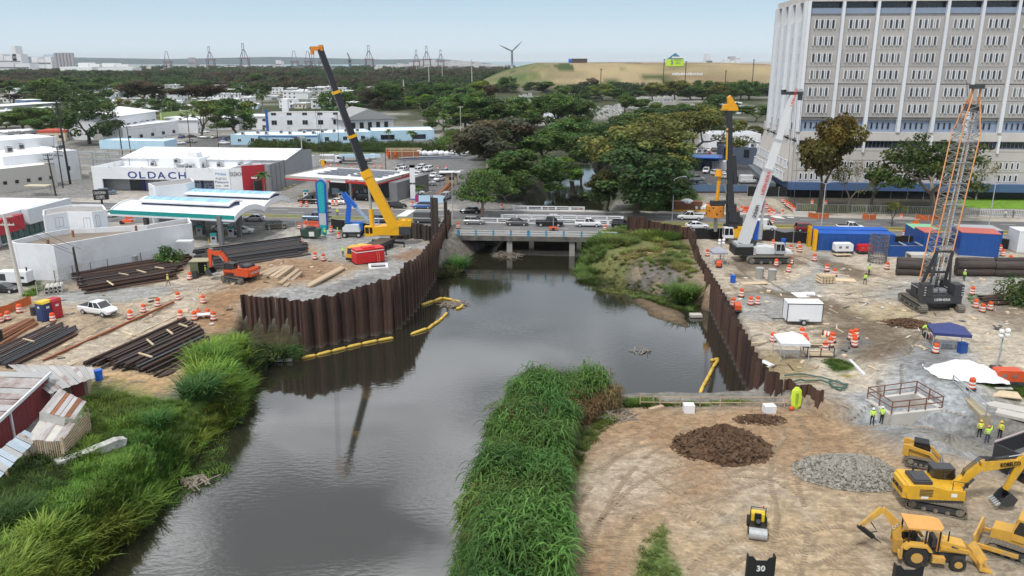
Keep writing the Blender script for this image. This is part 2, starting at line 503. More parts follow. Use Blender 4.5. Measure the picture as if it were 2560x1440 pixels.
def ground_mesh():
 ys=axis([(-200,20,30),(20,44,2),(44,135,0.55),(135,190,0.9),(190,300,3),(300,600,12),(600,1700,25),(1700,4500,120),(4500,14000,1500)])
 xs=axis([(-9000,-3000,1500),(-3000,-600,120),(-600,-160,20),(-160,-72,4),(-72,92,0.6),(92,170,4),(170,1100,25),(1100,3000,120),(3000,9000,1500)])
 X,Y=np.meshgrid(xs,ys)
 Z=ground(X,Y)
 nx,ny=len(xs),len(ys)
 co=np.stack([X,Y,Z],-1).reshape(-1,3)
 i=np.arange(nx*ny).reshape(ny,nx)
 q=np.stack([i[:-1,:-1],i[:-1,1:],i[1:,1:],i[1:,:-1]],-1).reshape(-1,4)
 me=D.meshes.new('ground')
 me.vertices.add(len(co))
 me.vertices.foreach_set('co',co.ravel())
 me.loops.add(q.size)
 me.loops.foreach_set('vertex_index',q.ravel())
 me.polygons.add(len(q))
 me.polygons.foreach_set('loop_start',np.arange(0,q.size,4))
 me.polygons.foreach_set('loop_total',np.full(len(q),4))
 me.polygons.foreach_set('use_smooth',np.ones(len(q),bool))
 me.update()
 x,y,z=co.T
 col=np.zeros((len(co),4))
 col[:,3]=1
 nz=fbm(x,y,9,11)
 n2=fbm(x,y,2.2,21,3)
 wob=(nz-0.5)*6+(n2-0.5)*2.5
 def put(c,k):
  k=np.clip(k,0,1)[:,None]
  col[:,:3]=col[:,:3]*(1-k)+np.array(c)[None]*k
 def paint(c,pts,soft=1.5,rag=1.0,amt=1.0,z0=4.0,thr=None):
  pl=[tuple(P(a,b,z0).xy) for a,b in pts]
  bb=np.array(pl)
  m=(x>bb[:,0].min()-8)&(x<bb[:,0].max()+8)&(y>bb[:,1].min()-8)&(y<bb[:,1].max()+8)
  sd=np.full(len(x),-99.0)
  sd[m],_=poly_sd(x[m],y[m],pl)
  k=sstep(-soft,soft,sd+wob*rag)
  if thr is not None:
   k=k*sstep(thr-.12,thr+.12,n2*0.5+nz*0.5)
  put(c,k*amt)
 TAN,BROWN,PALE=(0.365,0.285,0.20),(0.275,0.17,0.095),(0.45,0.395,0.315)
 GRAV,DGRAV,MUD=(0.31,0.31,0.30),(0.17,0.172,0.172),(0.125,0.095,0.065)
 GRASS,DRYG,ASPH,PAVE=(0.085,0.14,0.03),(0.27,0.235,0.10),(0.155,0.155,0.158),(0.40,0.375,0.34)
 BLUEG=(0.34,0.365,0.385)
 put((0.21,0.20,0.18),np.ones(len(x)))
 put((0.30,0.29,0.27),sstep(.5,.62,nz))
 put((0.055,0.065,0.03),sstep(380,520,y)*sstep(.40,.52,fbm(x,y,40,41)))
 put((0.040,0.055,0.020),np.maximum(sstep(900,960,y),sstep(560,600,y)*sstep(-190,-160,x)*sstep(-20,-40,x)))
 hill=sstep(8,16,z)*(y>700)
 put((0.33,0.255,0.15),hill)
 put((0.22,0.155,0.085),hill*sstep(.46,.6,fbm(x*.25,y,30,31)))
 put((0.36,0.29,0.155),hill*sstep(.5,.62,fbm(x*.2,y,18,37)))
 put((0.085,0.125,0.035),hill*sstep(70,10,x+(nz-.5)*60))
 put((0.17,0.15,0.085),hill*sstep(35.5,38,z)*.7)
 put((0.21,0.175,0.10),hill*sstep(.45,.7,fbm(x,y,60,51))*.7)
 put((0.05,0.075,0.02),sstep(.80,.86,vnoise(x,y,22,77))*hill)
 put((0.33,0.32,0.30),(y>1900))
 paint((0.22,0.215,0.205),[(600,500),(560,380),(1190,372),(1240,440),(1330,500),(1330,530)],2,.3)
 paint(ASPH,[(980,470),(1000,385),(1190,385),(1215,450),(1150,505),(1000,505)],2,.3)
 paint(PAVE,[(640,518),(640,490),(1010,500),(1130,512),(1150,528)],2,.2,.8)
 paint(PAVE,[(160,505),(180,470),(440,475),(660,490),(660,517)],1,.2,.9)
 paint((.25,.24,.22),[(640,510),(680,470),(740,455),(790,470),(760,505)],1,.2)
 paint((0.23,0.225,0.215),[(0,460),(250,440),(250,495),(0,500)],1,.2)
 paint((0.13,0.13,0.13),[(330,370),(640,330),(760,300),(1090,360),(760,372),(560,372)],2,.2)
 paint((.05,.06,.03),[(1200,500),(1190,330),(1480,300),(1720,300),(1720,470),(1600,500),(1340,505)],3,.6,.9)
 paint(GRASS,[(620,380),(640,360),(1180,370),(1180,385)],2,.5)
 paint((0.16,0.19,0.07),[(390,300),(410,275),(500,272),(500,315),(430,320)],2,.3)
 paint((0.12,0.12,0.125),[(1700,478),(1720,420),(1690,390),(1800,380),(1960,440),(1940,480)],2,.2)
 paint((0.30,0.27,0.23),[(1650,520),(1690,488),(1880,490),(1960,510),(1940,534),(1660,532)],2,.5)
 paint(GRASS,[(1560,535),(1600,470),(1720,480),(1760,495),(1700,530)],2,.5)
 paint((0.42,0.37,0.29),[(1890,497),(1935,495),(2000,540),(1985,545)],1,.1)
 paint((0.075,0.07,0.055),[(1960,520),(1975,478),(2360,490),(2380,530),(2000,535)],1,.2)
 paint((0.11,0.12,0.04),[(2000,533),(2010,510),(2360,515),(2380,535)],1,.3,.8)
 paint((0.16,0.30,0.035),[(2400,520),(2380,490),(2700,495),(2700,525)],1,.1)
 paint(PAVE,[(1890,497),(1700,500),(1690,530)],1,.3,.4)
 paint(PAVE,[(2000,540),(2010,533),(2700,548),(2700,560)],.6,.1)
 paint(PAVE,[(260,560),(310,535),(640,545),(830,565),(860,590),(760,610),(480,640),(300,600)],1,.1)
 paint((0.23,0.225,0.215),[(500,600),(560,560),(640,575),(740,590),(640,610),(520,622)],2,.3)
 paint(GRASS,[(-60,560),(-60,540),(270,535),(270,550)],1,.2)
 paint((0.36,0.335,0.29),[(-100,760),(-100,600),(80,650),(110,745),(40,800)],1,.2)
 paint(TAN,[(-80,1010),(-80,790),(180,710),(560,640),(880,600),(1080,610),(1060,680),(840,740),(600,745),(600,850),(480,960),(380,1010),(230,990)],2,.5)
 paint(PALE,[(250,790),(420,690),(640,620),(760,640),(560,730),(380,800)],3,1.2,.8)
 paint(GRAV,[(90,745),(150,725),(380,710),(480,715),(330,760),(150,770)],2,.6)
 paint(PALE,[(60,920),(330,800),(470,750),(540,760),(330,860),(180,925)],2,.6,.8)
 paint(BROWN,[(490,830),(520,730),(600,735),(610,850),(540,860)],2,1)
 paint(BROWN,[(560,720),(600,660),(760,640),(880,670),(740,730)],3,1,.8,4.7)
 paint(GRAV,[(760,640),(800,590),(900,570),(1090,610),(1060,700),(980,720),(700,760),(640,745),(850,700),(960,660)],3,1,1,4.7)
 paint(DGRAV,[(820,730),(880,700),(960,690),(940,710)],1.5,.8,.8,4.7)
 paint((0.24,0.16,0.10),[(985,645),(1040,620),(1070,625),(1020,650)],1,.6,.9,4.7)
 paint((0.42,0.29,0.16),[(250,990),(260,930),(420,930),(500,900),(470,960),(380,1005)],2,.5)
 paint(GRASS,[(-80,1500),(-80,1250),(60,1180),(210,1120),(230,980),(330,990),(440,1000),(480,930),(500,860),(640,820),(780,860),(760,920),(660,960),(640,1080),(540,1160),(430,1360),(300,1500)],2,.8,1,3)
 paint((0.26,0.20,0.10),[(270,1080),(280,1010),(330,1020),(340,1100)],1,.8,.6,4)
 paint((0.045,0.06,0.02),[(300,1500),(430,1300),(560,1130),(660,1000),(670,940),(640,930),(500,1100),(300,1300)],1.5,.5,.85,1.5)
 paint(PALE,[(1720,560),(1990,590),(2700,640),(2700,1010),(2420,1000),(2070,980),(1900,930),(1760,660)],2,.3)
 paint(TAN,[(1820,560),(2000,640),(2300,690),(2560,760),(2300,880),(1960,880),(1800,700)],4,2,.6,4,.50)
 paint(GRAV,[(1880,720),(1990,690),(2060,640),(2110,690),(2040,740)],2,1,.9)
 paint(GRAV,[(2180,740),(2300,690),(2560,690),(2560,740),(2420,780)],3,1,.8)
 paint(MUD,[(1780,655),(1980,640),(2010,670),(1840,690)],2,1.4,.85)
 paint(MUD,[(1830,745),(1900,720),(2090,750),(2120,780),(1960,790)],2,1.6,.85)
 paint(MUD,[(2060,650),(2200,690),(2150,700),(2050,670)],1,1.2,.8)
 paint(MUD,[(2060,840),(2180,790),(2330,790),(2280,850),(2250,900),(2130,890)],3,1.4,.85)
 paint((0.44,0.36,0.22),[(2140,770),(2300,760),(2310,800),(2200,800)],2,1,.7)
 paint(GRAV,[(1800,760),(1900,735),(1960,760),(1960,800),(1850,800)],2,1,.9)
 paint(DGRAV,[(2070,890),(2130,850),(2150,860),(2100,900)],1,.6,.9)
 paint((0.30,0.24,0.14),[(1890,900),(1930,880),(2020,900),(2030,950),(1950,940)],1.5,.6)
 paint(GRASS,[(2055,905),(2075,898),(2135,905),(2130,920),(2090,930)],.6,.3)
 paint((0.30,0.25,0.09),[(2092,940),(2110,932),(2140,938),(2120,946)],.4,.2)
 paint(BLUEG,[(2090,1000),(2200,985),(2310,870),(2400,850),(2430,960),(2490,1040),(2440,1060),(2200,1070)],2,.6,.95,3.6)
 paint(DGRAV,[(2260,920),(2330,860),(2400,900),(2420,950),(2390,985),(2300,960)],2,.6,.8)
 paint(DGRAV,[(2160,1100),(2300,1060),(2460,1060),(2560,1100),(2560,1150),(2400,1180),(2250,1150)],3,1,.75,3)
 paint(GRAV,[(2170,1120),(2330,1085),(2470,1130),(2470,1200),(2330,1170)],2,.8,.7,3)
 paint(GRASS,[(2360,965),(2375,945),(2480,940),(2700,940),(2700,1010),(2540,1000),(2420,975)],1,.5)
 paint(MUD,[(2440,740),(2520,720),(2700,740),(2700,840),(2520,830),(2440,780)],2,1,.6)
 paint((0.39,0.295,0.19),[(1380,1600),(1410,1200),(1480,1060),(1560,1010),(1900,1020),(2080,1030),(2180,1090),(2260,1200),(2700,1200),(2700,1600)],2,.6,1,2.6)
 paint(BROWN,[(1460,1060),(1560,1012),(2060,1022),(2170,1080),(2160,1170),(1960,1190),(1900,1250),(1580,1330),(1500,1500),(1420,1500),(1420,1180)],4,1.2,.65,2.6)
 paint(PALE,[(1440,1200),(1600,1110),(1660,1160),(1560,1260),(1460,1330)],4,1.6,.7,2.6)
 paint(PALE,[(1700,1330),(1900,1200),(2100,1250),(2240,1360),(2360,1500),(1700,1500)],5,2,.7,2.6,.47)
 paint((0.33,0.31,0.26),[(1740,1320),(1860,1250),(1900,1260),(1800,1330)],3,1,.7,2.6)
 paint((0.30,0.27,0.22),[(2160,1330),(2300,1270),(2700,1230),(2700,1500),(2300,1440)],4,1,.7,2.6)
 paint(BROWN,[(1400,1600),(1420,1360),(1560,1360),(1540,1600)],3,1,.6,2.6)
 paint(GRASS,[(1585,1500),(1600,1370),(1655,1300),(1670,1330),(1690,1400),(1740,1500)],.6,.3,.95,2.6)
 paint((0.10,0.11,0.035),[(1405,1200),(1450,1090),(1500,1040),(1540,1040),(1470,1110),(1440,1180)],1,.8,.7,2.6)
 paint((0.04,0.055,0.02),[(1100,1600),(1140,1400),(1200,1180),(1290,960),(1500,990),(1530,1030),(1450,1080),(1420,1200),(1420,1600)],1.5,.3,1,2)
 paint((0.11,0.13,0.04),[(1540,1020),(1560,1003),(1880,1003),(1890,1015),(1760,1022)],.6,.4,.8,2.3)
 paint((0.235,0.19,0.12),[(1430,640),(1560,590),(1720,575),(1765,760),(1700,775),(1540,730),(1450,700)],2,.8,1,2)
 paint((0.33,0.25,0.15),[(1560,640),(1680,610),(1730,640),(1740,680),(1600,690)],2,1.5,.8,3)
 paint((0.10,0.105,0.115),[(1500,680),(1580,660),(1700,660),(1740,700),(1660,720),(1560,705)],2,1.6,.75,2.5,.48)
 paint((0.13,0.15,0.045),[(1430,650),(1560,590),(1710,575),(1735,650),(1620,640),(1500,690)],2,1.5,.85,3)
 paint((0.35,0.25,0.16),[(1745,740),(1760,690),(1775,760),(1755,780)],1,.3,.9,1)
 paint((0.19,0.14,0.09),[(1570,740),(1640,745),(1740,790),(1735,830),(1670,825),(1600,790)],1.5,.5,1,0)
 paint((0.20,0.18,0.15),[(1150,600),(1250,595),(1250,650),(1160,680),(1110,700),(1100,640)],1.5,.4,1,2)
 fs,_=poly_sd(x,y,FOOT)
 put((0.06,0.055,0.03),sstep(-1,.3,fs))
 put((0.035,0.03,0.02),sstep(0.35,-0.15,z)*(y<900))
 a=me.color_attributes.new('Col','FLOAT_COLOR','POINT')
 a.data.foreach_set('color',col.ravel())
 m=D.materials.new('earth_and_gravel')
 m.use_nodes=True
 t=m.node_tree
 L=t.links.new
 b=t.nodes['Principled BSDF']
 b.inputs['Roughness'].default_value=0.95
 b.inputs['Specular IOR Level'].default_value=0.2
 at_=N(t,'ShaderNodeAttribute',attribute_name='Col')
 tc=N(t,'ShaderNodeTexCoord')
 n1=N(t,'ShaderNodeTexNoise',ins={'Scale':0.8,'Detail':10.0,'Roughness':0.78,'Distortion':0.4})
 L(tc.outputs['Object'],n1.inputs[0])
 mp=N(t,'ShaderNodeMapping',ins={'Scale':(0.18,0.9,0.5),'Rotation':(0,0,0.35)})
 L(tc.outputs['Object'],mp.inputs[0])
 n2=N(t,'ShaderNodeTexNoise',ins={'Scale':1.6,'Detail':6.0,'Roughness':0.7,'Distortion':1.2})
 L(mp.outputs[0],n2.inputs[0])
 vo=N(t,'ShaderNodeTexVoronoi',ins={'Scale':3.2})
 L(tc.outputs['Object'],vo.inputs[0])
 r1=N(t,'ShaderNodeMapRange',ins={'From Min':0.3,'From Max':0.7,'To Min':0.55,'To Max':1.45})
 L(n1.outputs[0],r1.inputs[0])
 r2=N(t,'ShaderNodeMapRange',ins={'From Min':0.34,'From Max':0.66,'To Min':0.78,'To Max':1.18})
 L(n2.outputs[0],r2.inputs[0])
 hs=N(t,'ShaderNodeSeparateColor')
 L(vo.outputs['Color'],hs.inputs[0])
 r3=N(t,'ShaderNodeMapRange',ins={'To Min':0.86,'To Max':1.16})
 L(hs.outputs[0],r3.inputs[0])
 m1=N(t,'ShaderNodeMath',operation='MULTIPLY')
 m2=N(t,'ShaderNodeMath',operation='MULTIPLY')
 L(r1.outputs[0],m1.inputs[0])
 L(r2.outputs[0],m1.inputs[1])
 L(m1.outputs[0],m2.inputs[0])
 L(r3.outputs[0],m2.inputs[1])
 vm=N(t,'ShaderNodeVectorMath',operation='SCALE')
 L(at_.outputs['Color'],vm.inputs[0])
 L(m2.outputs[0],vm.inputs['Scale'])
 L(vm.outputs[0],b.inputs['Base Color'])
 bp=N(t,'ShaderNodeBump',ins={'Strength':0.8,'Distance':0.2})
 ad=N(t,'ShaderNodeMath',operation='ADD')
 L(n1.outputs[0],ad.inputs[0])
 L(n2.outputs[0],ad.inputs[1])
 L(ad.outputs[0],bp.inputs['Height'])
 L(bp.outputs[0],b.inputs['Normal'])
 me.materials.append(m)
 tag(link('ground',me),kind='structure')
ground_mesh()
def water():
 m=D.materials.new('murky_river_water')
 m.use_nodes=True
 t=m.node_tree
 L=t.links.new
 b=t.nodes['Principled BSDF']
 b.inputs['Base Color'].default_value=(0.022,0.021,0.014,1)
 b.inputs['Roughness'].default_value=0.05
 b.inputs['IOR'].default_value=1.85
 b.inputs['Specular IOR Level'].default_value=1.0
 tc=N(t,'ShaderNodeTexCoord')
 mp=N(t,'ShaderNodeMapping',ins={'Scale':(0.7,1.7,1.0),'Rotation':(0,0,-0.25)})
 L(tc.outputs['Object'],mp.inputs[0])
 n1=N(t,'ShaderNodeTexNoise',ins={'Scale':1.5,'Detail':3.0,'Roughness':0.5})
 L(mp.outputs[0],n1.inputs[0])
 n2=N(t,'ShaderNodeTexNoise',ins={'Scale':0.055,'Detail':2.0})
 L(tc.outputs['Object'],n2.inputs[0])
 r=N(t,'ShaderNodeMapRange',ins={'From Min':0.42,'From Max':0.62,'To Min':0.03,'To Max':0.26})
 L(n2.outputs[0],r.inputs[0])
 bp=N(t,'ShaderNodeBump',ins={'Distance':0.05})
 L(r.outputs[0],bp.inputs['Strength'])
 L(n1.outputs[0],bp.inputs['Height'])
 L(bp.outputs[0],b.inputs['Normal'])
 mb=MB()
 mb.quad((-200,20,0),(300,20,0),(300,420,0),(-200,420,0))
 tag(obj('river_water',mb,m),kind='structure')
 ms=mat('sea_water',(0.16,0.27,0.31),0.3,var=0.1,scale=0.01)
 mb=MB()
 mb.quad((-15000,3600,0.0),(15000,3600,0.0),(15000,20000,0.0),(-15000,20000,0.0))
 tag(obj('sea',mb,ms),kind='structure')
water()
def interp(line,x):
 for(a,b),(c,d) in zip(line,line[1:]):
  if a<=x<=c:
   return b+(d-b)*(x-a)/(c-a)
 return line[0][1] if x<line[0][0] else line[-1][1]
E_F=[(-400,488),(170,503),(640,516),(1130,526),(1450,529),(1900,537),(2040,543),(2560,554),(3000,564)]
E_M1=[(-400,507),(170,521),(640,534),(900,541),(1130,545),(1545,552),(1700,555),(2040,563),(2160,566),(2560,577),(3000,588)]
E_M2=[(-400,513),(170,528),(640,542),(900,549),(1130,556),(1545,563),(1700,566),(2040,570),(2160,573),(2560,585),(3000,597)]
E_N=[(-400,540),(170,552),(640,563),(900,574),(1130,588),(1560,594),(1800,592),(2040,596),(2560,610),(3000,622)]
XS=list(range(-400,3001,100))
asph=mat('worn_asphalt',(0.150,0.150,0.153),0.9,var=0.12,scale=0.25,stretch=(0.4,2.0,1),dirt=(0.10,0.10,0.10),dirt_amt=0.2,bump=0.1)
kerbm=mat('pale_kerb_concrete',(0.46,0.44,0.40),0.85,var=0.15,scale=0.4)
medg=mat('median_turf',(0.15,0.155,0.05),0.95,var=0.35,scale=0.5,dirt=(0.24,0.20,0.11),dirt_amt=0.3)
paintm=mat('white_road_paint',(0.66,0.65,0.62),0.7,var=0.2,scale=1)
ypaint=mat('yellow_kerb_paint',(0.60,0.40,0.06),0.7,var=0.2,scale=1)
def strip(name,e1,e2,z,m,x0=-400,x1=3000,thick=0.0):
 mb=MB()
 a=[P(x,interp(e1,x),z) for x in XS if x0<=x<=x1]
 b=[P(x,interp(e2,x),z) for x in XS if x0<=x<=x1]
 n=len(a)
 if thick:
  lo=[Vector((p.x,p.y,z-thick)) for p in a]
  lo2=[Vector((p.x,p.y,z-thick)) for p in b]
  mb.loft([[lo2[i],b[i],a[i],lo[i]] for i in range(n)])
 else:
  mb.add(b+a,[(i,i+1,n+i+1,n+i) for i in range(n-1)])
 return tag(obj(name,mb,m),kind='structure')
strip('road',E_F,E_M1,4.03,asph)
strip('road',E_M2,E_N,4.03,asph)
def shift(e,d):
 return[(x,y+d) for x,y in e]
strip('median_strip',shift(E_M1,.3),shift(E_M2,-.3),4.16,medg,-400,1100,.2)
strip('median_strip',shift(E_M1,.3),shift(E_M2,-.3),4.16,medg,1600,3000,.2)
strip('kerb',shift(E_F,-1.2),E_F,4.15,kerbm,-400,3000,.16)
strip('kerb',E_M1,shift(E_M1,.3),4.17,kerbm,-400,1100,.2)
strip('kerb',shift(E_M2,-.3),E_M2,4.17,kerbm,-400,1100,.2)
strip('kerb',E_M1,shift(E_M1,.5),4.17,ypaint,1600,3000,.2)
strip('kerb',shift(E_M2,-.5),E_M2,4.17,ypaint,1600,3000,.2)
strip('pavement',shift(E_F,-4.5),shift(E_F,-1.2),4.13,kerbm,1400,3000,.12)
def lane_dashes():
 mb=MB()
 for e1,e2,fr in((E_F,E_M1,.36),(E_F,E_M1,.68),(E_M2,E_N,.36),(E_M2,E_N,.68)):
  pts=[P(x,interp(e1,x)*(1-fr)+interp(e2,x)*fr,4.04) for x in range(-400,3001,20)]
  acc,on=0,True
  for a,b in zip(pts,pts[1:]):
   L_=(b-a).length
   acc+=L_
   if acc>(3.2 if on else 6.5):
    on,acc=not on,0
   if on:
    d=(b-a).normalized()
    n=Vector((-d.y,d.x,0))*.08
    mb.quad(a-n,b-n,b+n,a+n)
 for q in(((990,541),(1015,541),(1040,525),(1017,525)),((988,547.5),(1002,547.5),(1003,545.5),(989,545.5)),((1006,547.5),(1020,547.5),(1021,545.5),(1007,545.5)),((1905,535),(1940,545),(1965,547),(1945,538)),((1968,544),(1985,545),(1985,543),(1968,542))):
  mb.quad(*[P(a,b,4.042) for a,b in q])
 tag(obj('lane_markings',mb,paintm),kind='structure')
lane_dashes()
def bridge(label,e1,e2,x0,x1,span_px,rails,dirty=True):
 """deck slab with edge beam, piers in the river and two open concrete parapets"""
 a0,a1=P(x0,interp(e2,x0),4),P(x1,interp(e2,x1),4)
 b0,b1=P(x0,interp(e1,x0),4),P(x1,interp(e1,x1),4)
 root=thing('road_bridge',label,'bridge',((a0+a1)/2).to_tuple())
 O=(a0+a1)/2
 mb=MB()
 q=[a0-O,a1-O,b1-O,b0-O]
 off=Vector((0,-0.35,0))
 q[0]=q[0]+off
 q[1]=q[1]+off
 q[2]=q[2]-off
 q[3]=q[3]-off
 mb.add([(p.x,p.y,-0.95) for p in q]+[(p.x,p.y,0.0) for p in q],[(3,2,1,0),(4,5,6,7),(0,1,5,4),(1,2,6,5),(2,3,7,6),(3,0,4,7)])
 obj('deck',mb,DCONC,root)
 for px in span_px:
  c=P(px,645,0)
  f=(px-x0)/(x1-x0)
  u,v=a0.lerp(a1,f)-O,b0.lerp(b1,f)-O
  mb=MB()
  mb.beam((u.x,u.y,-3.2),(v.x,v.y,-3.2),1.1,4.4)
  obj('pier',mb,CONC,root)
 for s,(u,v) in rails.items():
  u,v=P(*u,4.0)-O,P(*v,4.0)-O
  d=v-u
  L_=d.length
  n=max(2,int(L_/3.2))
  for i in range(n+1):
   p=u+d*(i/n)
   mb=MB()
   big=i%4==0
   mb.bc((0,0,0.55),(0.55 if big else 0.3,0.34,1.1),math.atan2(d.y,d.x))
   obj('rail_post',mb,[LBLUE,mat('rail_blue_paint',(0.06,0.28,0.45),.7,var=.3)][1] if s=='near' else WHITE,root,p)
  mb=MB()
  for z,h in((1.0,.2),(.12,.24)):
   mb.beam((u.x,u.y,z),(v.x,v.y,z),.24,h)
  obj('rail_beam',mb,LCONC if s=='near' else WHITE,root)
  mb=MB()
  mb.beam((u.x,u.y,.58),(v.x,v.y,.58),.1,.12)
  obj('rail_bar',mb,WHITE,root)
 return root
bridge('near concrete road bridge with a blue and white open parapet',E_M2,E_N,1135,1575,(1275,1432),{'near':((1146,588),(1543,594)),'far':((1205,556.5),(1560,564))})
bridge('second concrete bridge just behind the near one, white parapets both sides',E_F,E_M1,1240,1560,(1330,1450),{'far':((1285,525.5),(1460,528.5)),'mid':((1255,548),(1555,552.5))})
mb=MB()
a,b=P(1165,604,3.2),P(1255,604,0)
mb.add([P(1158,600,3.0),P(1240,616,-.3),P(1330,562,-.3),P(1215,556,3.0)],[(0,1,2,3)])
mb.add([P(1140,592,3.1),P(1158,600,3.0),P(1215,556,3.0),P(1200,550,3.1)],[(0,1,2,3)])
tag(obj('abutment_slope',mb,DCONC),kind='structure')
def pile_mesh(w,h,d,flip,seed):
 r=random.Random(seed)
 t=0.035
 f=-1 if flip else 1
 pr=[(-w/2,0),(-w*.30,0),(-w*.18,d*f),(w*.18,d*f),(w*.30,0),(w/2,0)]
 back=[(x,y+t) for x,y in reversed(pr)]
 poly=pr+back
 mb=MB()
 n=len(poly)
 zt=[h+r.uniform(-.04,.04) for _ in range(6)]
 zz=zt+zt[::-1]
 vs=[(p[0],p[1],0) for p in poly]+[(p[0],p[1],zz[i]) for i,p in enumerate(poly)]
 fs=[(i,(i+1)%n,n+(i+1)%n,n+i) for i in range(n)]
 for i in range(5):
  fs.append((n+i,n+i+1,n+10-i,n+11-i))
 mb.add(vs,fs)
 return mb
def pile_wall(label,line,w,tops,base=-1.0,m=None,depth=.42,group='steel sheet pile walls',holes=True):
 """line: plan polyline; tops: function of arc length s (0..L) giving the top height"""
 m=m or WALLP
 root=thing('sheet_pile_wall',label,'retaining wall',(line[0].x,line[0].y,0),0,group)
 O=Vector((line[0].x,line[0].y,0))
 seg,L_=[],0
 for a,b in zip(line,line[1:]):
  l=(b-a).xy.length
  seg.append((L_,l,a,b))
  L_+=l
 n=int(L_/w)
 cache={}
 for i in range(n):
  s=(i+.5)*w
  for s0,l,a,b in seg:
   if s0<=s<=s0+l+1e-6:
    p=a.lerp(b,(s-s0)/l)
    ang=math.atan2(b.y-a.y,b.x-a.x)
    break
  h=round(tops(s/L_)-base+rnd.choice((-.08,0,0,.05,.1)),1)
  k=(h,i%2,i%3)
  if k not in cache:
   cache[k]=pile_mesh(w*1.0,h,depth,i%2,i).mesh('sheet_pile',m)
  o=link('sheet_pile',cache[k],root,(p.x-O.x,p.y-O.y,base),ang)
  o.rotation_euler[0]=rnd.uniform(-.006,.006)
 return root
def tide_mark(m):
 t=m.node_tree
 b=t.nodes['Principled BSDF']
 L=t.links.new
 src=b.inputs['Base Color'].links[0].from_socket
 tc=N(t,'ShaderNodeTexCoord')
 sp=N(t,'ShaderNodeSeparateXYZ')
 L(tc.outputs['Object'],sp.inputs[0])
 nz=N(t,'ShaderNodeTexNoise',ins={'Scale':2.0,'Detail':4.0})
 L(tc.outputs['Object'],nz.inputs[0])
 ad=N(t,'ShaderNodeMath',operation='MULTIPLY_ADD',ins={1:-1.6})
 L(nz.outputs[0],ad.inputs[0])
 L(sp.outputs['Z'],ad.inputs[2])
 mr=N(t,'ShaderNodeMapRange',ins={'From Min':.9,'From Max':.3,'To Max':.75})
 L(ad.outputs[0],mr.inputs[0])
 mx=N(t,'ShaderNodeMix',data_type='RGBA',ins={7:(.15,.125,.095,1)})
 L(mr.outputs[0],mx.inputs[0])
 L(src,mx.inputs[6])
 L(mx.outputs[2],b.inputs['Base Color'])
def pw(pts):
 def f(s):
  for(a,b),(c,d) in zip(pts,pts[1:]):
   if a<=s<=c:
    return b+(d-b)*(s-a)/(c-a+1e-9)
  return pts[-1][1]
 return f
WALLP=mat('river_wall_steel',(0.085,0.043,0.030),0.8,var=0.4,scale=0.9,stretch=(1.5,1.5,0.25),dirt=(0.026,0.022,0.023),dirt_amt=0.6,rv=0.5)
tide_mark(WALLP)
pile_wall('dark rusty sheet pile wall curving round the gravel platform by the yellow crane',WL1,1.05,pw([(0,7.0),(.2,7.05),(.3,6.9),(.5,7.0),(.7,7.25),(.8,7.5),(.86,7.7),(.9,8.1),(1,8.2)]))
t2=[(0,8.1),(.06,7.9),(.10,8.6),(.14,8.8),(.15,7.9),(.3,7.4),(.5,7.3),(.8,7.3),(1,7.4)]
pile_wall('long straight sheet pile wall running from the platform corner back to the bridge',WL2,1.05,pw(t2))
pile_wall('sheet pile wall between the construction yard and the river on the right',WR[:7],1.05,pw([(0,5.3),(.1,5.4),(.12,6.6),(.2,6.4),(.22,5.4),(.5,5.2),(1,5.2)]))
pile_wall('end of the right sheet pile wall turning toward the lime kayak',WR[6:],1.05,pw([(0,5.3),(.3,5.4),(.55,5.2),(1,5.0)]),.3)
pile_wall('brown sheet pile wall across the far bank beside the bridge end',[P(x,y,3.5) for x,y in((1566,590),(1608,590),(1650,597),(1690,600),(1725,606))],1.05,pw([(0,7.4),(.25,7.5),(.3,6.9),(.7,6.6),(1,6.2)]),2.5,RUSTP)
pile_wall('low dark sheet pile wall behind the yellow crane along the road',[P(x,y,4.6) for x,y in((975,594),(1030,598),(1085,604))],1.05,pw([(0,7.9),(1,7.6)]),3.5,STEEL)
pile_wall('tall cluster of dark sheet piles at the wall corner by the bridge',[P(x,y,3) for x,y in((1078,604),(1090,609),(1103,613))],.8,pw([(0,11.8),(.5,12.2),(.8,12.0),(1,9.2)]),0,STEEL)
pile_wall('pair of tall dark sheet piles nearest the bridge rail',[P(x,y,3) for x,y in((1112,611),(1122,613))],.8,pw([(0,11.6),(1,11.3)]),0,STEEL)
# ================================================================ PLANTS
def leaf_mat(name,base=(0.07,0.11,0.03),inst=False,trans=0.35):
 m=D.materials.new(name)
 m.use_nodes=True
 t=m.node_tree
 L=t.links.new
 b=t.nodes['Principled BSDF']
 b.inputs['Roughness'].default_value=0.6
 b.inputs['Specular IOR Level'].default_value=0.25
 a=N(t,'ShaderNodeAttribute',attribute_name='Col')
 if inst:
  tint=N(t,'ShaderNodeAttribute',attribute_name='tint',attribute_type='INSTANCER')
 else:
  tint=N(t,'ShaderNodeObjectInfo')
 mx=N(t,'ShaderNodeMix',data_type='RGBA',blend_type='MULTIPLY',ins={0:1.0})
 L(a.outputs['Color'],mx.inputs[6])
 L(tint.outputs['Color'],mx.inputs[7])
 L(mx.outputs[2],b.inputs['Base Color'])
 tr=N(t,'ShaderNodeBsdfTranslucent')
 L(mx.outputs[2],tr.inputs[0])
 ms=N(t,'ShaderNodeMixShader',ins={0:trans})
 L(b.outputs[0],ms.inputs[1])
 L(tr.outputs[0],ms.inputs[2])
 L(ms.outputs[0],t.nodes['Material Output'].inputs[0])
 return m
LEAF=leaf_mat('tree_leaves')
LEAFI=leaf_mat('leaves_of_massed_plants',inst=True)
BARK=mat('tree_bark',(0.085,0.068,0.052),0.9,var=0.3,scale=3,dirt=(0.16,0.14,0.12),dirt_amt=0.2)
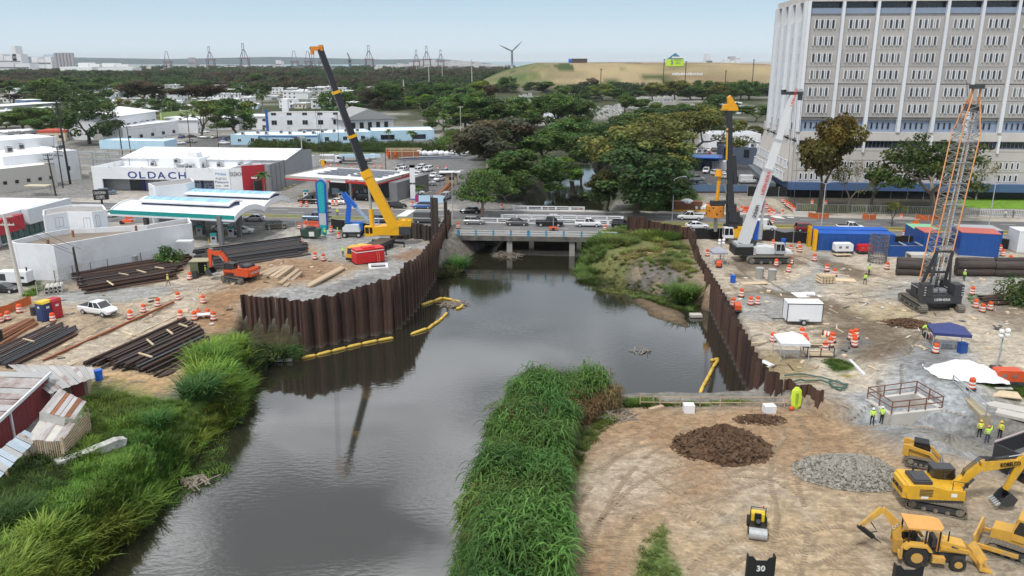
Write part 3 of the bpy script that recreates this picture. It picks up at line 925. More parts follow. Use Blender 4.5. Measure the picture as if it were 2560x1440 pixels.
PALEBARK=mat('pale_bare_branches',(0.26,0.22,0.18),0.9,var=0.25,scale=3)
def np_mesh(name,V,F4,col,m,smooth=False):
 """mesh of quads from arrays; col per face -> attribute Col"""
 me=D.meshes.new(name)
 me.vertices.add(len(V))
 me.vertices.foreach_set('co',V.astype(np.float32).ravel())
 me.loops.add(F4.size)
 me.loops.foreach_set('vertex_index',F4.astype(np.int32).ravel())
 me.polygons.add(len(F4))
 me.polygons.foreach_set('loop_start',np.arange(0,F4.size,4,dtype=np.int32))
 me.polygons.foreach_set('loop_total',np.full(len(F4),4,np.int32))
 me.update()
 a=me.color_attributes.new('Col','FLOAT_COLOR','CORNER')
 c=np.ones((len(F4),4),np.float32)
 c[:,:3]=col
 a.data.foreach_set('color',np.repeat(c,4,0).ravel())
 me.materials.append(m)
 return me
def leaf_cloud(g,blobs,n,size,aspect=0.6,shell=0.55,flat=0.0,cvar=0.35):
 """n leaf cards in clumps filling the blobs (centre, radii); returns V, F, col"""
 cs,rs=np.array([b[0] for b in blobs],float),np.array([b[1] for b in blobs],float)
 vol=rs.prod(1)**0.67
 k=g.choice(len(blobs),n,p=vol/vol.sum())
 d=g.normal(size=(n,3))
 d/=np.linalg.norm(d,axis=1)[:,None]
 rad=(shell+(1-shell)*g.random(n))**0.8*g.uniform(.75,1.08,n)
 p=cs[k]+d*rs[k]*rad[:,None]
 nrm=d*.7+g.normal(size=(n,3))*.6+np.array([0,0,.55+flat])
 nrm/=np.linalg.norm(nrm,axis=1)[:,None]
 u=np.cross(nrm,g.normal(size=(n,3)))
 u/=np.linalg.norm(u,axis=1)[:,None]+1e-9
 v=np.cross(nrm,u)
 s=size*g.uniform(.6,1.35,n)[:,None]
 a,b=u*s,v*s*aspect
 V=np.stack([p-a*.5,p+b*.5+nrm*s*.06,p+a*.5-nrm*s*.1,p-b*.5+nrm*s*.06],1).reshape(-1,3)
 F=np.arange(4*n).reshape(n,4)
 bt=g.uniform(1-cvar,1+cvar,len(blobs))[k]
 t=bt*g.uniform(.75,1.25,n)
 hue=g.normal(0,.10,len(blobs))[k]+g.normal(0,.06,n)
 col=np.stack([t*(1+hue),t,t*(1-hue*.6)],1)
 return V,F,np.clip(col,.1,2.5)
def branch_tree(mb,g,p,d,r,L_,depth,tips,spread=.7,up=.15,k=(2,3)):
 """tapered limbs; the tips are where leaf clumps sit"""
 q=p+d*L_
 mid=p+d*L_*.5+Vector(g.normal(0,.06*L_,3))
 mb.tube([p,mid,q],[r,r*.82,r*.66],5)
 if depth==0:
  tips.append(q)
  return
 n=int(g.integers(k[0],k[1]+1))
 a0=g.uniform(0,2*PI)
 for i in range(n):
  a=a0+2*PI*i/n+g.normal(0,.3)
  x=d.orthogonal().normalized()
  y=d.cross(x)
  nd=(d*1.0+(x*math.cos(a)+y*math.sin(a))*spread*g.uniform(.7,1.3)+Vector((0,0,up))).normalized()
  branch_tree(mb,g,q,nd,r*.62,L_*g.uniform(.68,.9),depth-1,tips,spread,up,k)
 if depth<=2:
  tips.append(q)
TREES={}
def tree_proto(kind,seed):
 """meshes (trunk, crown) of a tree ten metres tall"""
 key=(kind,seed)
 if key in TREES:
  return TREES[key]
 g=np.random.default_rng(seed*17+len(kind))
 mb,tips=MB(),[]
 bm=BARK
 if kind=='broad':
  branch_tree(mb,g,Vector((0,0,-.3)),Vector((.03,0,1)),.3,2.6,3,tips,.75,.2)
  bl=[(np.array(t)*[1.0,1.0,1.0],(1.35*g.uniform(.7,1.4),1.35*g.uniform(.7,1.4),1.0*g.uniform(.7,1.3))) for t in tips]
  zc=np.array([b[0] for b in bl])
  sc_=9.2/(zc[:,2].max()+.6)
  bl=[(b[0]*[1.05,1.05,sc_],b[1]) for b in bl]
  V,F,c=leaf_cloud(g,bl,6000,.45)
 elif kind=='dense':
  branch_tree(mb,g,Vector((0,0,-.3)),Vector((0,0,1)),.32,1.9,2,tips,.8,.1)
  bl=[]
  for i in range(46):
   a,h=g.uniform(0,2*PI),g.uniform(.12,1)
   rr=4.0*math.sin(math.acos(max(-1,min(1,h*1.7-.75))))*g.uniform(.55,1)
   bl.append(((rr*math.cos(a),rr*math.sin(a),1.2+7.9*h),(1.25*g.uniform(.6,1.3),1.25*g.uniform(.6,1.3),.95*g.uniform(.6,1.3))))
  V,F,c=leaf_cloud(g,bl,6000,.45)
 elif kind=='umbrella':
  branch_tree(mb,g,Vector((0,0,-.3)),Vector((.05,.02,1)),.34,2.3,4,tips,1.05,.05,(2,3))
  bl=[]
  for t in tips:
   z=max(t.z,3.2)
   bl.append(((t.x*1.15,t.y*1.15,z+.25),(1.25*g.uniform(.6,1.3),1.25*g.uniform(.6,1.3),.5)))
  bm=PALEBARK
  V,F,c=leaf_cloud(g,bl,6000,.38,flat=.5)
 elif kind=='open':
  branch_tree(mb,g,Vector((0,0,-.3)),Vector((-.02,0,1)),.36,3.0,4,tips,.72,.12,(2,3))
  bl=[(np.array(t),(.7*g.uniform(.5,1.3),.7*g.uniform(.5,1.3),.5*g.uniform(.5,1.2))) for t in tips if g.random()>.1]
  V,F,c=leaf_cloud(g,bl,3300,.36)
 elif kind=='bare':
  branch_tree(mb,g,Vector((0,0,-.3)),Vector((0,0,1)),.22,2.2,5,tips,.8,.12,(2,3))
  bl=[(np.array(t),(.6,.6,.5)) for t in tips]
  bm=PALEBARK
  V,F,c=leaf_cloud(g,bl,1500,.26)
 elif kind=='palm':
  pts=[Vector((.25*math.sin(i*.5),0,i*1.1-.3)) for i in range(8)]
  mb.tube(pts,[.22,.17,.15,.14,.13,.13,.13,.13],6)
  tp=pts[-1]
  Vs,Fs,cs=[],[],[]
  for i in range(22):
   a,el=i*2.4+g.normal(0,.2),g.uniform(-.5,1.15)
   L_=g.uniform(2.4,3.1)
   prev=None
   for j in range(7):
    s=j/6
    rr=L_*s*math.cos(el)*(1-.12*s)
    z=L_*s*math.sin(el)-1.5*s*s
    cpt=np.array(tp)+[rr*math.cos(a),rr*math.sin(a),z]
    wd=.42*math.sin(PI*(.12+.88*s)**.8)+.03
    sd=np.array([-math.sin(a),math.cos(a),0])*wd
    dz=np.array([0,0,-wd*.5])
    cur=(cpt-sd+dz,cpt,cpt+sd+dz)
    if prev is not None:
     for A,B,A2,B2 in((prev[0],prev[1],cur[0],cur[1]),(prev[1],prev[2],cur[1],cur[2])):
      o=len(Vs)
      Vs+=[A,B,B2,A2]
      Fs.append([o,o+1,o+2,o+3])
      cs.append(np.ones(3)*g.uniform(.7,1.25))
    prev=cur
  V,F,c=np.array(Vs),np.array(Fs),np.array(cs)
  bm=PALEBARK
 else:
  bl=[]
  for i in range(16):
   a,rr=g.uniform(0,2*PI),g.uniform(0,4.0)
   bl.append(((rr*math.cos(a),rr*math.sin(a),g.uniform(1.5,8)*(1-rr/9)),(2.2,2.2,2.0)))
  mb.tube([(0,0,-.3),(0,0,3),(.5,0,6)],[.3,.22,.1],5)
  V,F,c=leaf_cloud(g,bl,2200,.75)
 rr=np.percentile(np.hypot(V[:,0],V[:,1]),96)
 k,kz=4.5/rr,10/np.percentile(V[:,2],99.7)
 V=V*[k,k,kz]
 mb.v=[(a*k,b*k,q*kz) for a,b,q in mb.v]
 TREES[key]=(mb.mesh(kind+'_trunk',bm),np_mesh(kind+'_crown',V,F,c,LEAF))
 return TREES[key]
GREEN,DKGREEN,OLIVE,LIME,BROWNT,YELG,ORNG=(0.098,0.17,0.042,1),(0.066,0.115,0.034,1),(0.175,0.18,0.048,1),(0.14,0.27,0.04,1),(0.115,0.098,0.058,1),(0.16,0.21,0.03,1),(0.145,0.13,0.03,1)
NAMES={'broad':'broadleaf_tree','dense':'dense_tree','umbrella':'spreading_tree','open':'open_crowned_tree','bare':'bare_tree','palm':'palm_tree','shrub':'shrub'}
def tree(kind,seed,loc,h,wd,tint,label,group='trees of the neighbourhood',rz=None):
 tm,cm=tree_proto(kind,seed)
 loc=Vector(loc)
 r=thing(NAMES[kind],label,'palm' if kind=='palm' else 'shrub' if kind=='shrub' else 'tree',loc,rnd.uniform(0,6.28) if rz is None else rz,group)
 r.scale=(wd/9.0,wd/9.0,h/10.0)
 link('stem' if kind=='shrub' else 'trunk',tm,r)
 c=link('crown',cm,r)
 j=rnd.uniform(.85,1.15)
 c.color=(tint[0]*j*rnd.uniform(.92,1.08),tint[1]*j,tint[2]*j,1)
 return r
def tree_px(kind,seed,px,base,top,wpx,tint,label,group='trees of the neighbourhood',z=4.0):
 """tree standing at ground pixel (px, base), its top at row top, crown wpx wide"""
 b=P(px,base,z)
 return tree(kind,seed,b,topz(b,top)-z,wpx*mpp(b),tint,label,group)
def ordinal(i,n):
 w_=['first','second','third','fourth','fifth','sixth','seventh','eighth','ninth','tenth','eleventh','twelfth','thirteenth','fourteenth','fifteenth','sixteenth','seventeenth','eighteenth','nineteenth','twentieth']
 if i==0:
  return 'leftmost'
 if i==n-1:
  return 'rightmost'
 if i<20:
  return w_[i]
 return 'twenty-'+w_[i-20]
T=[('broad',1,1250,470,300,190,BROWNT,'wide brownish half bare tree left of the river, behind the petrol station yard'),('dense',1,1312,500,378,165,GREEN,'bright green tree leaning over the river just behind the bridge'),('dense',2,1400,468,392,90,LIME,'small lime green crown right above the river opening'),('broad',2,1290,475,410,130,DKGREEN,'dark green tree at the left water edge behind the bridge'),('umbrella',1,1205,545,425,150,GREEN,'small spreading tree on the median beside the left bridge end'),('dense',3,1430,400,300,150,GREEN,'green tree above the river bend, behind the lime crown'),('broad',3,1355,420,320,100,GREEN,'mid green tree left of the river bend'),('dense',4,1592,535,375,205,DKGREEN,'big dark green tree right of the river reaching over the bridge'),('broad',4,1520,530,430,95,(0.06,0.065,0.016,1),'dark tree with yellow blossom over the right bridge end'),('dense',5,1640,500,400,130,DKGREEN,'dark low tree left of the police car park'),('umbrella',2,1590,455,285,290,OLIVE,'huge olive rain tree with pale spreading branches right of the river'),('umbrella',3,1720,420,262,200,OLIVE,'olive rain tree left of the drilling rig mast'),('dense',6,1500,420,310,130,DKGREEN,'dark tree between the river and the olive rain tree'),('broad',5,2048,540,290,175,ORNG,'tall tree with orange brown crown in front of the concrete tower'),('umbrella',4,2322,535,335,240,(0.075,0.105,0.025,1),'large open green tree before the tower entrance'),('open',1,2175,532,425,110,GREEN,'small thin tree between the two big trees by the tower'),('open',2,2228,566,500,50,OLIVE,'little tree on the median beside the orange road sign'),('bare',1,2440,500,385,110,OLIVE,'sparse tree right of the lattice boom at the tower foot'),('bare',2,2120,532,400,120,OLIVE,'thin leaning tree right of the orange brown tree'),('dense',7,225,360,235,130,DKGREEN,'big dark green tree left of the white hall with blue windows'),('broad',6,60,330,270,110,GREEN,'green tree behind the white house with the red band'),('broad',7,120,345,290,90,GREEN,'bushy green tree right behind the red banded house'),('dense',8,120,265,195,90,GREEN,'pair forming tree left of the red flowering crown, dark green'),('broad',8,10,230,196,70,BROWNT,'reddish brown domed tree at the left edge'),('broad',9,360,260,202,90,BROWNT,'domed brown green tree beyond the white hall'),('broad',10,505,265,212,110,(0.075,0.042,0.022,1),'broad dark russet tree in the middle of the houses'),('open',3,510,345,252,90,(0.10,0.13,0.03,1),'tall light green tree beside the lawn by the school'),('dense',9,590,345,246,90,GREEN,'tall dark green tree right of the light green one'),('dense',10,170,255,205,60,GREEN,'narrow green tree left of the first palm'),('dense',11,225,225,205,28,YELG,'small round yellow green tree among the houses'),('broad',11,940,270,220,80,BROWNT,'brown green tree just right of the crane boom'),('dense',12,850,300,225,90,GREEN,'dark green tree behind the school hall roof'),('broad',12,980,275,205,70,GREEN,'green tree right of the crane boom and behind the brown one'),('open',4,1060,300,236,90,LIME,'pale lime feathery tree beyond the blue school'),('dense',13,1200,255,203,70,YELG,'round yellow green tree left of the landfill hill'),('broad',3,1295,440,335,130,GREEN,'rounded green tree behind the left water edge trees'),('dense',2,1265,500,420,110,GREEN,'low green tree below the wide brownish tree'),('broad',4,1575,470,345,130,DKGREEN,'dark tree in the gap right of the river, before the rain tree'),('dense',3,1660,455,345,130,GREEN,'green tree below the right part of the huge rain tree'),('broad',5,1455,385,290,110,GREEN,'green tree at the far river bend'),('dense',1,1560,370,285,120,GREEN,'green tree behind the huge rain tree'),('broad',2,1640,350,270,120,DKGREEN,'dark tree behind the rain trees'),('dense',5,1240,400,318,120,DKGREEN,'dark green tree behind the wide brownish tree'),('palm',1,28,262,215,40,DKGREEN,'dark palm at the left edge by the white houses'),('palm',2,236,285,222,32,DKGREEN,'tall dark palm in front of the cream house'),('palm',1,300,275,245,30,OLIVE,'short palm with yellowish fronds'),('palm',2,428,295,242,40,GREEN,'palm before the pale blue house'),('palm',1,556,258,215,26,DKGREEN,'slim palm right of the russet tree'),('palm',2,600,265,215,34,DKGREEN,'palm among the houses left of the bell tower'),('palm',1,658,292,225,38,DKGREEN,'tall palm beside the bell tower'),('palm',2,1030,365,325,34,GREEN,'small palm in front of the pale blue school wing'),('palm',1,972,358,322,22,GREEN,'thin young palm by the blue school door'),('palm',2,1110,350,280,44,GREEN,'palm at the edge of the woods right of the school'),('palm',1,1680,420,345,60,DKGREEN,'dark palm behind the blue police canopy'),('palm',2,1048,495,462,40,GREEN,'fan palm by the tall price sign of the petrol station'),('palm',1,660,488,428,46,DKGREEN,'palm at the grey wall corner left of the petrol station'),('shrub',1,428,662,612,60,GREEN,'leafy papaya shrubs at the white abandoned building'),]
for kind,seed,px,b,t,wp,tint,lab in T:
 tree_px(kind,seed,px,b,t,wp*(1 if kind in('palm','bare') else 1.22),tint,lab)
def rows(spec,group,phrase):
 """rows of look-alike background trees, told apart by their order"""
 spec=sorted(spec,key=lambda s:s[2])
 for i,(kind,seed,px,b,t,wp,tint) in enumerate(spec):
  c={'B':'brown','D':'dark','G':'green','O':'olive','L':'lime','Y':'yellow green','R':'russet'}[tint]
  tree_px(kind,seed,px,b,t,wp,{'B':BROWNT,'D':DKGREEN,'G':GREEN,'O':OLIVE,'L':LIME,'Y':YELG,'R':(0.075,0.042,0.022,1)}[tint],f'{c} tree, {ordinal(i, len(spec))} from the left {phrase}',group)
def row_auto(y0,y1,x0,x1,n,hpx,wpx,tints,seed,group,phrase,kinds=('broad','dense')):
 g=random.Random(seed)
 sp=[]
 for i in range(n):
  f=(i+g.uniform(.1,.9))/n
  px=x0+(x1-x0)*f
  b=y0+(y1-y0)*f+g.uniform(-6,6)
  sp.append((g.choice(kinds),g.randint(1,6),px,b,b-hpx*g.uniform(.75,1.3),wpx*g.uniform(.75,1.35),g.choice(tints)))
 rows(sp,group,phrase)
row_auto(330,320,1100,1480,11,74,100,'GGDG',3,'trees of the woods right of the school','in the woods right of the blue school')
row_auto(268,262,880,1230,12,46,66,'BGDBG',4,'trees behind the woods right of the school','in the tree line behind those woods')
row_auto(238,238,1180,1480,7,34,48,'DGBG',5,'trees left of the cemetery','in the line below the green hill slope')
row_auto(290,300,1270,1460,5,46,66,'DOGY',6,'trees among the cemetery graves','among the white graves of the cemetery')
row_auto(255,250,1400,1900,12,40,62,'DGYDO',8,'trees along the far side of the cemetery','along the far side of the cemetery')
row_auto(300,310,1540,1900,8,52,80,'GDOG',9,'trees between cemetery and tower','between the cemetery and the white tower')
row_auto(345,350,1760,1900,4,44,60,'GDO',12,'trees behind the police station','right behind the slate blue police station')
row_auto(262,250,10,640,15,26,40,'GDBGD',10,'trees among the white houses','scattered among the farther white houses')
row_auto(244,240,0,660,17,30,46,'GDGBD',15,'trees between the farther house rows','between the farther rows of houses')
row_auto(288,284,150,660,11,34,52,'GDGO',16,'trees behind the lawn','in the belt behind the hall and lawn')
row_auto(318,312,0,160,5,34,56,'GDG',17,'trees at the upper left','before the long white roof, upper left')
row_auto(228,222,0,880,19,26,42,'GDBG',11,'trees at the near edge of the mangrove forest','at the near edge of the mangrove forest')
row_auto(300,290,20,460,8,26,36,'GDG',13,'trees among the near houses','among the houses around the white hall')
row_auto(372,380,1190,1330,4,46,70,'BGD',14,'trees behind the brown tree','right behind the wide brownish tree')
def scatter(name,pts,rz,scl,tint,sources,label):
 """one object: clumps (sources: meshes) at pts, turned rz, sized scl, tinted"""
 n=len(pts)
 me=D.meshes.new(name)
 me.vertices.add(n)
 me.vertices.foreach_set('co',np.asarray(pts,np.float32).ravel())
 a=me.attributes.new('rot','FLOAT_VECTOR','POINT')
 rr=np.zeros((n,3),np.float32)
 rr[:,2]=rz
 a.data.foreach_set('vector',rr.ravel())
 a=me.attributes.new('scl','FLOAT_VECTOR','POINT')
 a.data.foreach_set('vector',np.asarray(scl,np.float32).ravel())
 a=me.attributes.new('tint','FLOAT_COLOR','POINT')
 t4=np.ones((n,4),np.float32)
 t4[:,:3]=tint
 a.data.foreach_set('color',t4.ravel())
 a=me.attributes.new('idx','INT','POINT')
 a.data.foreach_set('value',np.arange(n,dtype=np.int32)*7%len(sources))
 col=D.collections.new(name+'_clumps')
 for i,m in enumerate(sources):
  col.objects.link(D.objects.new(f'{name}_clump_{i:02d}',m))
 ng=D.node_groups.new(name,'GeometryNodeTree')
 ng.interface.new_socket('Geometry',in_out='INPUT',socket_type='NodeSocketGeometry')
 ng.interface.new_socket('Geometry',in_out='OUTPUT',socket_type='NodeSocketGeometry')
 gi,go=ng.nodes.new('NodeGroupInput'),ng.nodes.new('NodeGroupOutput')
 ip=ng.nodes.new('GeometryNodeInstanceOnPoints')
 ci=ng.nodes.new('GeometryNodeCollectionInfo')
 ci.inputs['Collection'].default_value=col
 ci.inputs['Separate Children'].default_value=True
 ci.inputs['Reset Children'].default_value=True
 L=ng.links.new
 L(gi.outputs[0],ip.inputs['Points'])
 L(ci.outputs[0],ip.inputs['Instance'])
 ip.inputs['Pick Instance'].default_value=True
 for at_,typ,sk in(('rot','FLOAT_VECTOR','Rotation'),('scl','FLOAT_VECTOR','Scale'),('idx','INT','Instance Index')):
  nn=ng.nodes.new('GeometryNodeInputNamedAttribute')
  nn.data_type=typ
  nn.inputs[0].default_value=at_
  if at_=='rot':
   e2r=ng.nodes.new('FunctionNodeEulerToRotation')
   L(nn.outputs[0],e2r.inputs[0])
   L(e2r.outputs[0],ip.inputs[sk])
  else:
   L(nn.outputs[0],ip.inputs[sk])
 L(ip.outputs[0],go.inputs[0])
 o=link(name,me)
 md=o.modifiers.new('scatter','NODES')
 md.node_group=ng
 return tag(o,label,None,None,'stuff')
def blades(g,n,h,spread,width,seg=4,droop=.7,lean=.25,m=LEAFI,cvar=.3,stems=0):
 """clump of n arching grass blades, h tall, from a base spread wide"""
 Vs,Fs,cs=[],[],[]
 for i in range(n):
  a=g.uniform(0,2*PI)
  rr=spread*math.sqrt(g.random())
  b=np.array([rr*math.cos(a),rr*math.sin(a),-.15])
  a2=a+g.normal(0,.9)
  dr=np.array([math.cos(a2),math.sin(a2),0])
  sd=np.array([-math.sin(a2),math.cos(a2),0])
  hh=h*g.uniform(.55,1.1)
  ln=g.uniform(.3,1)*(lean+.35*rr/max(spread,.01))
  dp=droop*g.uniform(.4,1.2)
  t=g.uniform(1-cvar,1+cvar)
  tone=np.array([t*(1+g.normal(0,.08)),t,t*.9])
  prev=None
  for j in range(seg+1):
   s=j/seg
   p=b+np.array([0,0,hh*(s-dp*.38*s**3)])+dr*hh*(ln*s+dp*.45*s**2.6)
   wd=width*(1-s**1.7)*(.5+.5*min(1,s*4))+.004
   cur=(p-sd*wd,p+sd*wd)
   if prev is not None:
    o=len(Vs)
    Vs+=[prev[0],prev[1],cur[1],cur[0]]
    Fs.append([o,o+1,o+2,o+3])
    cs.append(tone*(.9+.25*s))
   prev=cur
 return np_mesh('grass_clump',np.array(Vs),np.array(Fs),np.array(cs),m)
def reed(g,h,n,m=LEAFI):
 """cane clump: upright stems with long arching leaves up their length"""
 Vs,Fs,cs=[],[],[]
 def ribbon(pts,wds,sd,tone):
  for j in range(len(pts)-1):
   o=len(Vs)
   Vs.extend([pts[j]-sd*wds[j],pts[j]+sd*wds[j],pts[j+1]+sd*wds[j+1],pts[j+1]-sd*wds[j+1]])
   Fs.append([o,o+1,o+2,o+3])
   cs.append(tone)
 for i in range(n):
  a=g.uniform(0,2*PI)
  rr=.55*math.sqrt(g.random())
  b=np.array([rr*math.cos(a),rr*math.sin(a),-.2])
  hh=h*g.uniform(.75,1.05)
  ln=np.array([math.cos(a),math.sin(a),0])*hh*g.uniform(.05,.18)
  sd=np.array([-math.sin(a),math.cos(a),0])
  ribbon([b,b+ln*.5+[0,0,hh*.5],b+ln+[0,0,hh*.92]],[.022,.02,.012],sd,np.array([.75,.8,.5]))
  for k in range(12):
   s=.3+.68*(k+g.random())/12
   p=b+ln*s+np.array([0,0,hh*.92*s])
   a2=g.uniform(0,2*PI)
   dr=np.array([math.cos(a2),math.sin(a2),0])
   sd2=np.array([-math.sin(a2),math.cos(a2),0])
   L_=g.uniform(.7,1.25)*h*.3
   el=g.uniform(.5,1.1)
   pts=[p+dr*L_*q*(1-.1*q)+np.array([0,0,L_*(el*q-1.15*q*q)]) for q in(0,.33,.66,1)]
   t=g.uniform(.65,1.3)
   ribbon(pts,[.016,.040,.034,.004],sd2,np.array([t*g.uniform(.92,1.1),t,t*.9]))
 return np_mesh('cane_clump',np.array(Vs),np.array(Fs),np.array(cs),m)
def bush(g,n=500,size=.17):
 bl=[((g.normal(0,.45),g.normal(0,.45),g.uniform(.15,1.0)),(.45*g.uniform(.6,1.3),.45*g.uniform(.6,1.3),.4)) for _ in range(9)]
 V,F,c=leaf_cloud(g,bl,n,size,.45)
 me=np_mesh('leaf_bush',V,F,c,LEAFI)
 return me
gg=np.random.default_rng(5)
REEDS=[reed(gg,3.0,8) for _ in range(4)]
TALLG=[blades(gg,64,1.5,.5,.055,4,1.0,.35) for _ in range(4)]
LOWG=[blades(gg,44,.55,.5,.045,3) for _ in range(3)]
BUSH=[bush(gg) for _ in range(4)]
DRYG_=[blades(gg,55,1.0,.5,.022,3,1.1) for _ in range(2)]
def fill(poly,n,z0=3.0,keep=None):
 pl=[tuple(P(a,b,z0).xy) for a,b in poly]
 A=np.array(pl)
 out=np.zeros((0,2))
 while len(out)<n:
  q=gg.uniform(A.min(0),A.max(0),(n*3,2))
  sd,_=poly_sd(q[:,0],q[:,1],pl)
  q=q[sd>0]
  if keep is not None:
   q=q[keep(q)]
  if not len(q):
   break
  out=np.concatenate([out,q])
 out=out[:n]
 return np.column_stack([out,ground(out[:,0],out[:,1])])
def mass(name,label,regions,src):
 """regions: (poly, n, scale range, tint, z0)"""
 P_,S_,T_=[],[],[]
 for poly,n,(s0,s1),tint,z0 in regions:
  p=fill(poly,n,z0)
  p=p[p[:,2]>(-.1 if 'left' in label else-.35)]
  s=gg.uniform(s0,s1,len(p))*(0.55+.85*vnoise(p[:,0],p[:,1],3.0,3))
  P_.append(p)
  S_.append(np.column_stack([s,s,s*gg.uniform(.85,1.15,len(p))]))
  f=(0.6+.8*vnoise(p[:,0],p[:,1],2.6,9))*gg.uniform(.8,1.2,len(p))
  hu=1+(vnoise(p[:,0],p[:,1],4,14)-.5)*.5
  t=np.array(tint)[None]*f[:,None]
  t[:,0]*=hu
  T_.append(t)
 p=np.concatenate(P_)
 scatter(name,p,gg.uniform(0,6.28,len(p)),np.concatenate(S_),np.concatenate(T_),src,label)
CANE=(0.098,0.195,0.048)
mass('cane_thicket','tall dark green cane thicket on the spit between river and brown lot',[([(1300,985),(1410,975),(1492,985),(1500,1015),(1440,1045),(1408,1120),(1395,1250),(1392,1600),(1105,1620),(1150,1400),(1205,1220),(1250,1090)],1500,(.65,1.3),CANE,2.2)],REEDS)
mass('dead_cane','dead straw coloured cane stems mixed into the thicket and its ragged edges',[([(1300,985),(1420,975),(1530,985),(1540,1020),(1470,1050),(1425,1120),(1410,1250),(1410,1600),(1105,1620),(1150,1400),(1205,1220),(1250,1090)],170,(.6,1.1),(0.20,0.155,0.075),2.2),([(1500,990),(1545,1000),(1545,1040),(1470,1075),(1440,1060)],40,(.5,.9),(0.22,0.17,0.09),2.3)],REEDS[:2])
mass('river_bank_grass','tall bright grass covering the left river bank',[([(300,1500),(440,1290),(560,1120),(640,1040),(655,960),(600,940),(520,1010),(450,1080),(380,1180),(200,1330),(-80,1420),(-80,1600)],1050,(.7,1.5),(0.165,0.235,0.045),3),([(500,870),(610,850),(660,900),(640,1000),(560,1010),(490,940)],210,(.8,1.5),(0.15,0.26,0.045),4),([(610,830),(700,850),(750,880),(720,905),(640,900)],70,(.7,1.2),(0.07,0.13,0.03),3.5),([(180,1130),(230,1100),(240,1180),(190,1210)],40,(.6,1.1),(0.12,0.20,0.035),3.5),([(-50,1200),(60,1170),(140,1230),(60,1330),(-60,1360)],140,(.6,1.1),(0.055,0.11,0.028),3.5)],TALLG)
mass('river_bank_bushes','leafy bushes hanging over the left waterline',[([(280,1500),(430,1330),(550,1140),(640,1070),(650,1000),(600,1040),(500,1150),(380,1290),(180,1400),(150,1500)],620,(.7,1.35),(0.145,0.175,0.045),2.4),([(560,1010),(640,960),(665,985),(640,1060),(570,1100)],120,(.7,1.3),(0.05,0.085,0.025),2.2),([(620,900),(680,880),(745,890),(700,915),(640,925)],70,(.6,1.0),(0.05,0.09,0.025),2),([(60,1160),(190,1150),(170,1230),(60,1240)],60,(.5,.9),(0.045,0.085,0.022),3.5)],BUSH)
mass('low_bank_grass','short grass in tufts on the banks and along the lots',[([(-60,1420),(-60,1240),(90,1190),(200,1180),(330,1150),(420,1140),(300,1260),(120,1400)],900,(.8,1.7),(0.14,0.215,0.04),3.5),([(210,1120),(230,990),(330,990),(450,1010),(560,1000),(540,1100),(400,1180),(260,1180)],800,(.7,1.5),(0.11,0.19,0.035),3.9),([(1590,1500),(1600,1370),(1655,1300),(1672,1330),(1690,1400),(1730,1500)],130,(.3,.6),(0.13,0.18,0.045),2.5),([(1420,1160),(1450,1080),(1510,1030),(1540,1045),(1470,1120),(1440,1170)],120,(.5,1.0),(0.09,0.13,0.03),2.5),([(1530,1022),(1560,1006),(1640,1006),(1620,1020)],45,(.6,1.3),(0.12,0.21,0.035),2.3),([(1640,1012),(1860,1008),(1880,1016),(1660,1020)],60,(.4,.9),(0.11,0.16,0.035),2.3),([(2058,906),(2075,899),(2130,906),(2125,918),(2090,927)],70,(.5,.8),(0.075,0.14,0.03),4),([(2365,968),(2378,948),(2480,942),(2600,950),(2600,1000),(2540,996),(2430,975)],240,(.5,.9),(0.10,0.17,0.035),4),([(2415,740),(2440,735),(2480,745),(2480,762),(2430,760)],50,(.5,.9),(0.09,0.15,0.03),4),([(62,745),(70,715),(100,700),(105,735)],40,(.7,1.4),(0.10,0.18,0.03),4)],LOWG)
mass('right_bank_reeds','pale green reeds on the right bank below the bridge',[([(1430,655),(1470,615),(1545,590),(1600,592),(1600,625),(1520,645),(1470,675)],260,(.8,1.25),(0.14,0.21,0.055),2.5),([(1440,690),(1560,655),(1690,640),(1740,700),(1745,755),(1600,720),(1500,700)],170,(.35,.8),(0.15,0.21,0.055),2),([(1590,600),(1620,585),(1690,590),(1700,605),(1640,615)],110,(.9,1.4),(0.16,0.22,0.05),3.5)],TALLG)
mass('right_bank_weeds','low weeds and dry grass on the right river bank',[([(1440,690),(1500,680),(1560,715),(1690,750),(1740,760),(1735,735),(1600,700),(1500,690)],260,(.5,1.1),(0.11,0.17,0.04),1.5),([(1600,640),(1700,610),(1740,660),(1740,700),(1660,680)],260,(.4,1.0),(0.20,0.19,0.07),3),([(1480,660),(1600,640),(1660,700),(1560,700)],120,(.4,1.0),(0.19,0.17,0.07),2.5)],DRYG_)
mass('roadside_weeds','rank green weeds along the school fence and the yard edges',[([(620,378),(660,362),(1180,370),(1190,384),(900,380)],420,(1.2,2.6),(0.065,0.105,0.026),4),([(1090,372),(1130,335),(1190,340),(1190,378)],160,(1.6,3.2),(0.11,0.17,0.04),4),([(1600,520),(1620,480),(1700,485),(1740,492),(1690,525),(1610,532)],160,(1.2,2.4),(0.10,0.15,0.035),4),([(560,390),(600,372),(640,380),(600,395)],50,(1,2),(0.06,0.10,0.026),4)],BUSH)
def clump(name,px,py,h,wd,tint,label,src,k,z=None,n=1):
 b=at(px,py) if z is None else P(px,py,z)
 src=[m.copy() for m in src]
 root=thing(name,label,'plant',b,rnd.uniform(0,6),'big plants one can tell apart on the banks')
 for i in range(n):
  a,r_=i*2.4,wd*.32*math.sqrt(i/max(n,1))
  m=src[i%len(src)]
  m.materials[0]=LEAF
  o=link('foliage',m,root,(r_*math.cos(a),r_*math.sin(a),0),a)
  f=rnd.uniform(.85,1.2)
  s=h/k*rnd.uniform(.85,1.1)
  o.scale=(s,s,s)
  o.color=(tint[0]*f,tint[1]*f,tint[2]*f,1)
 return root
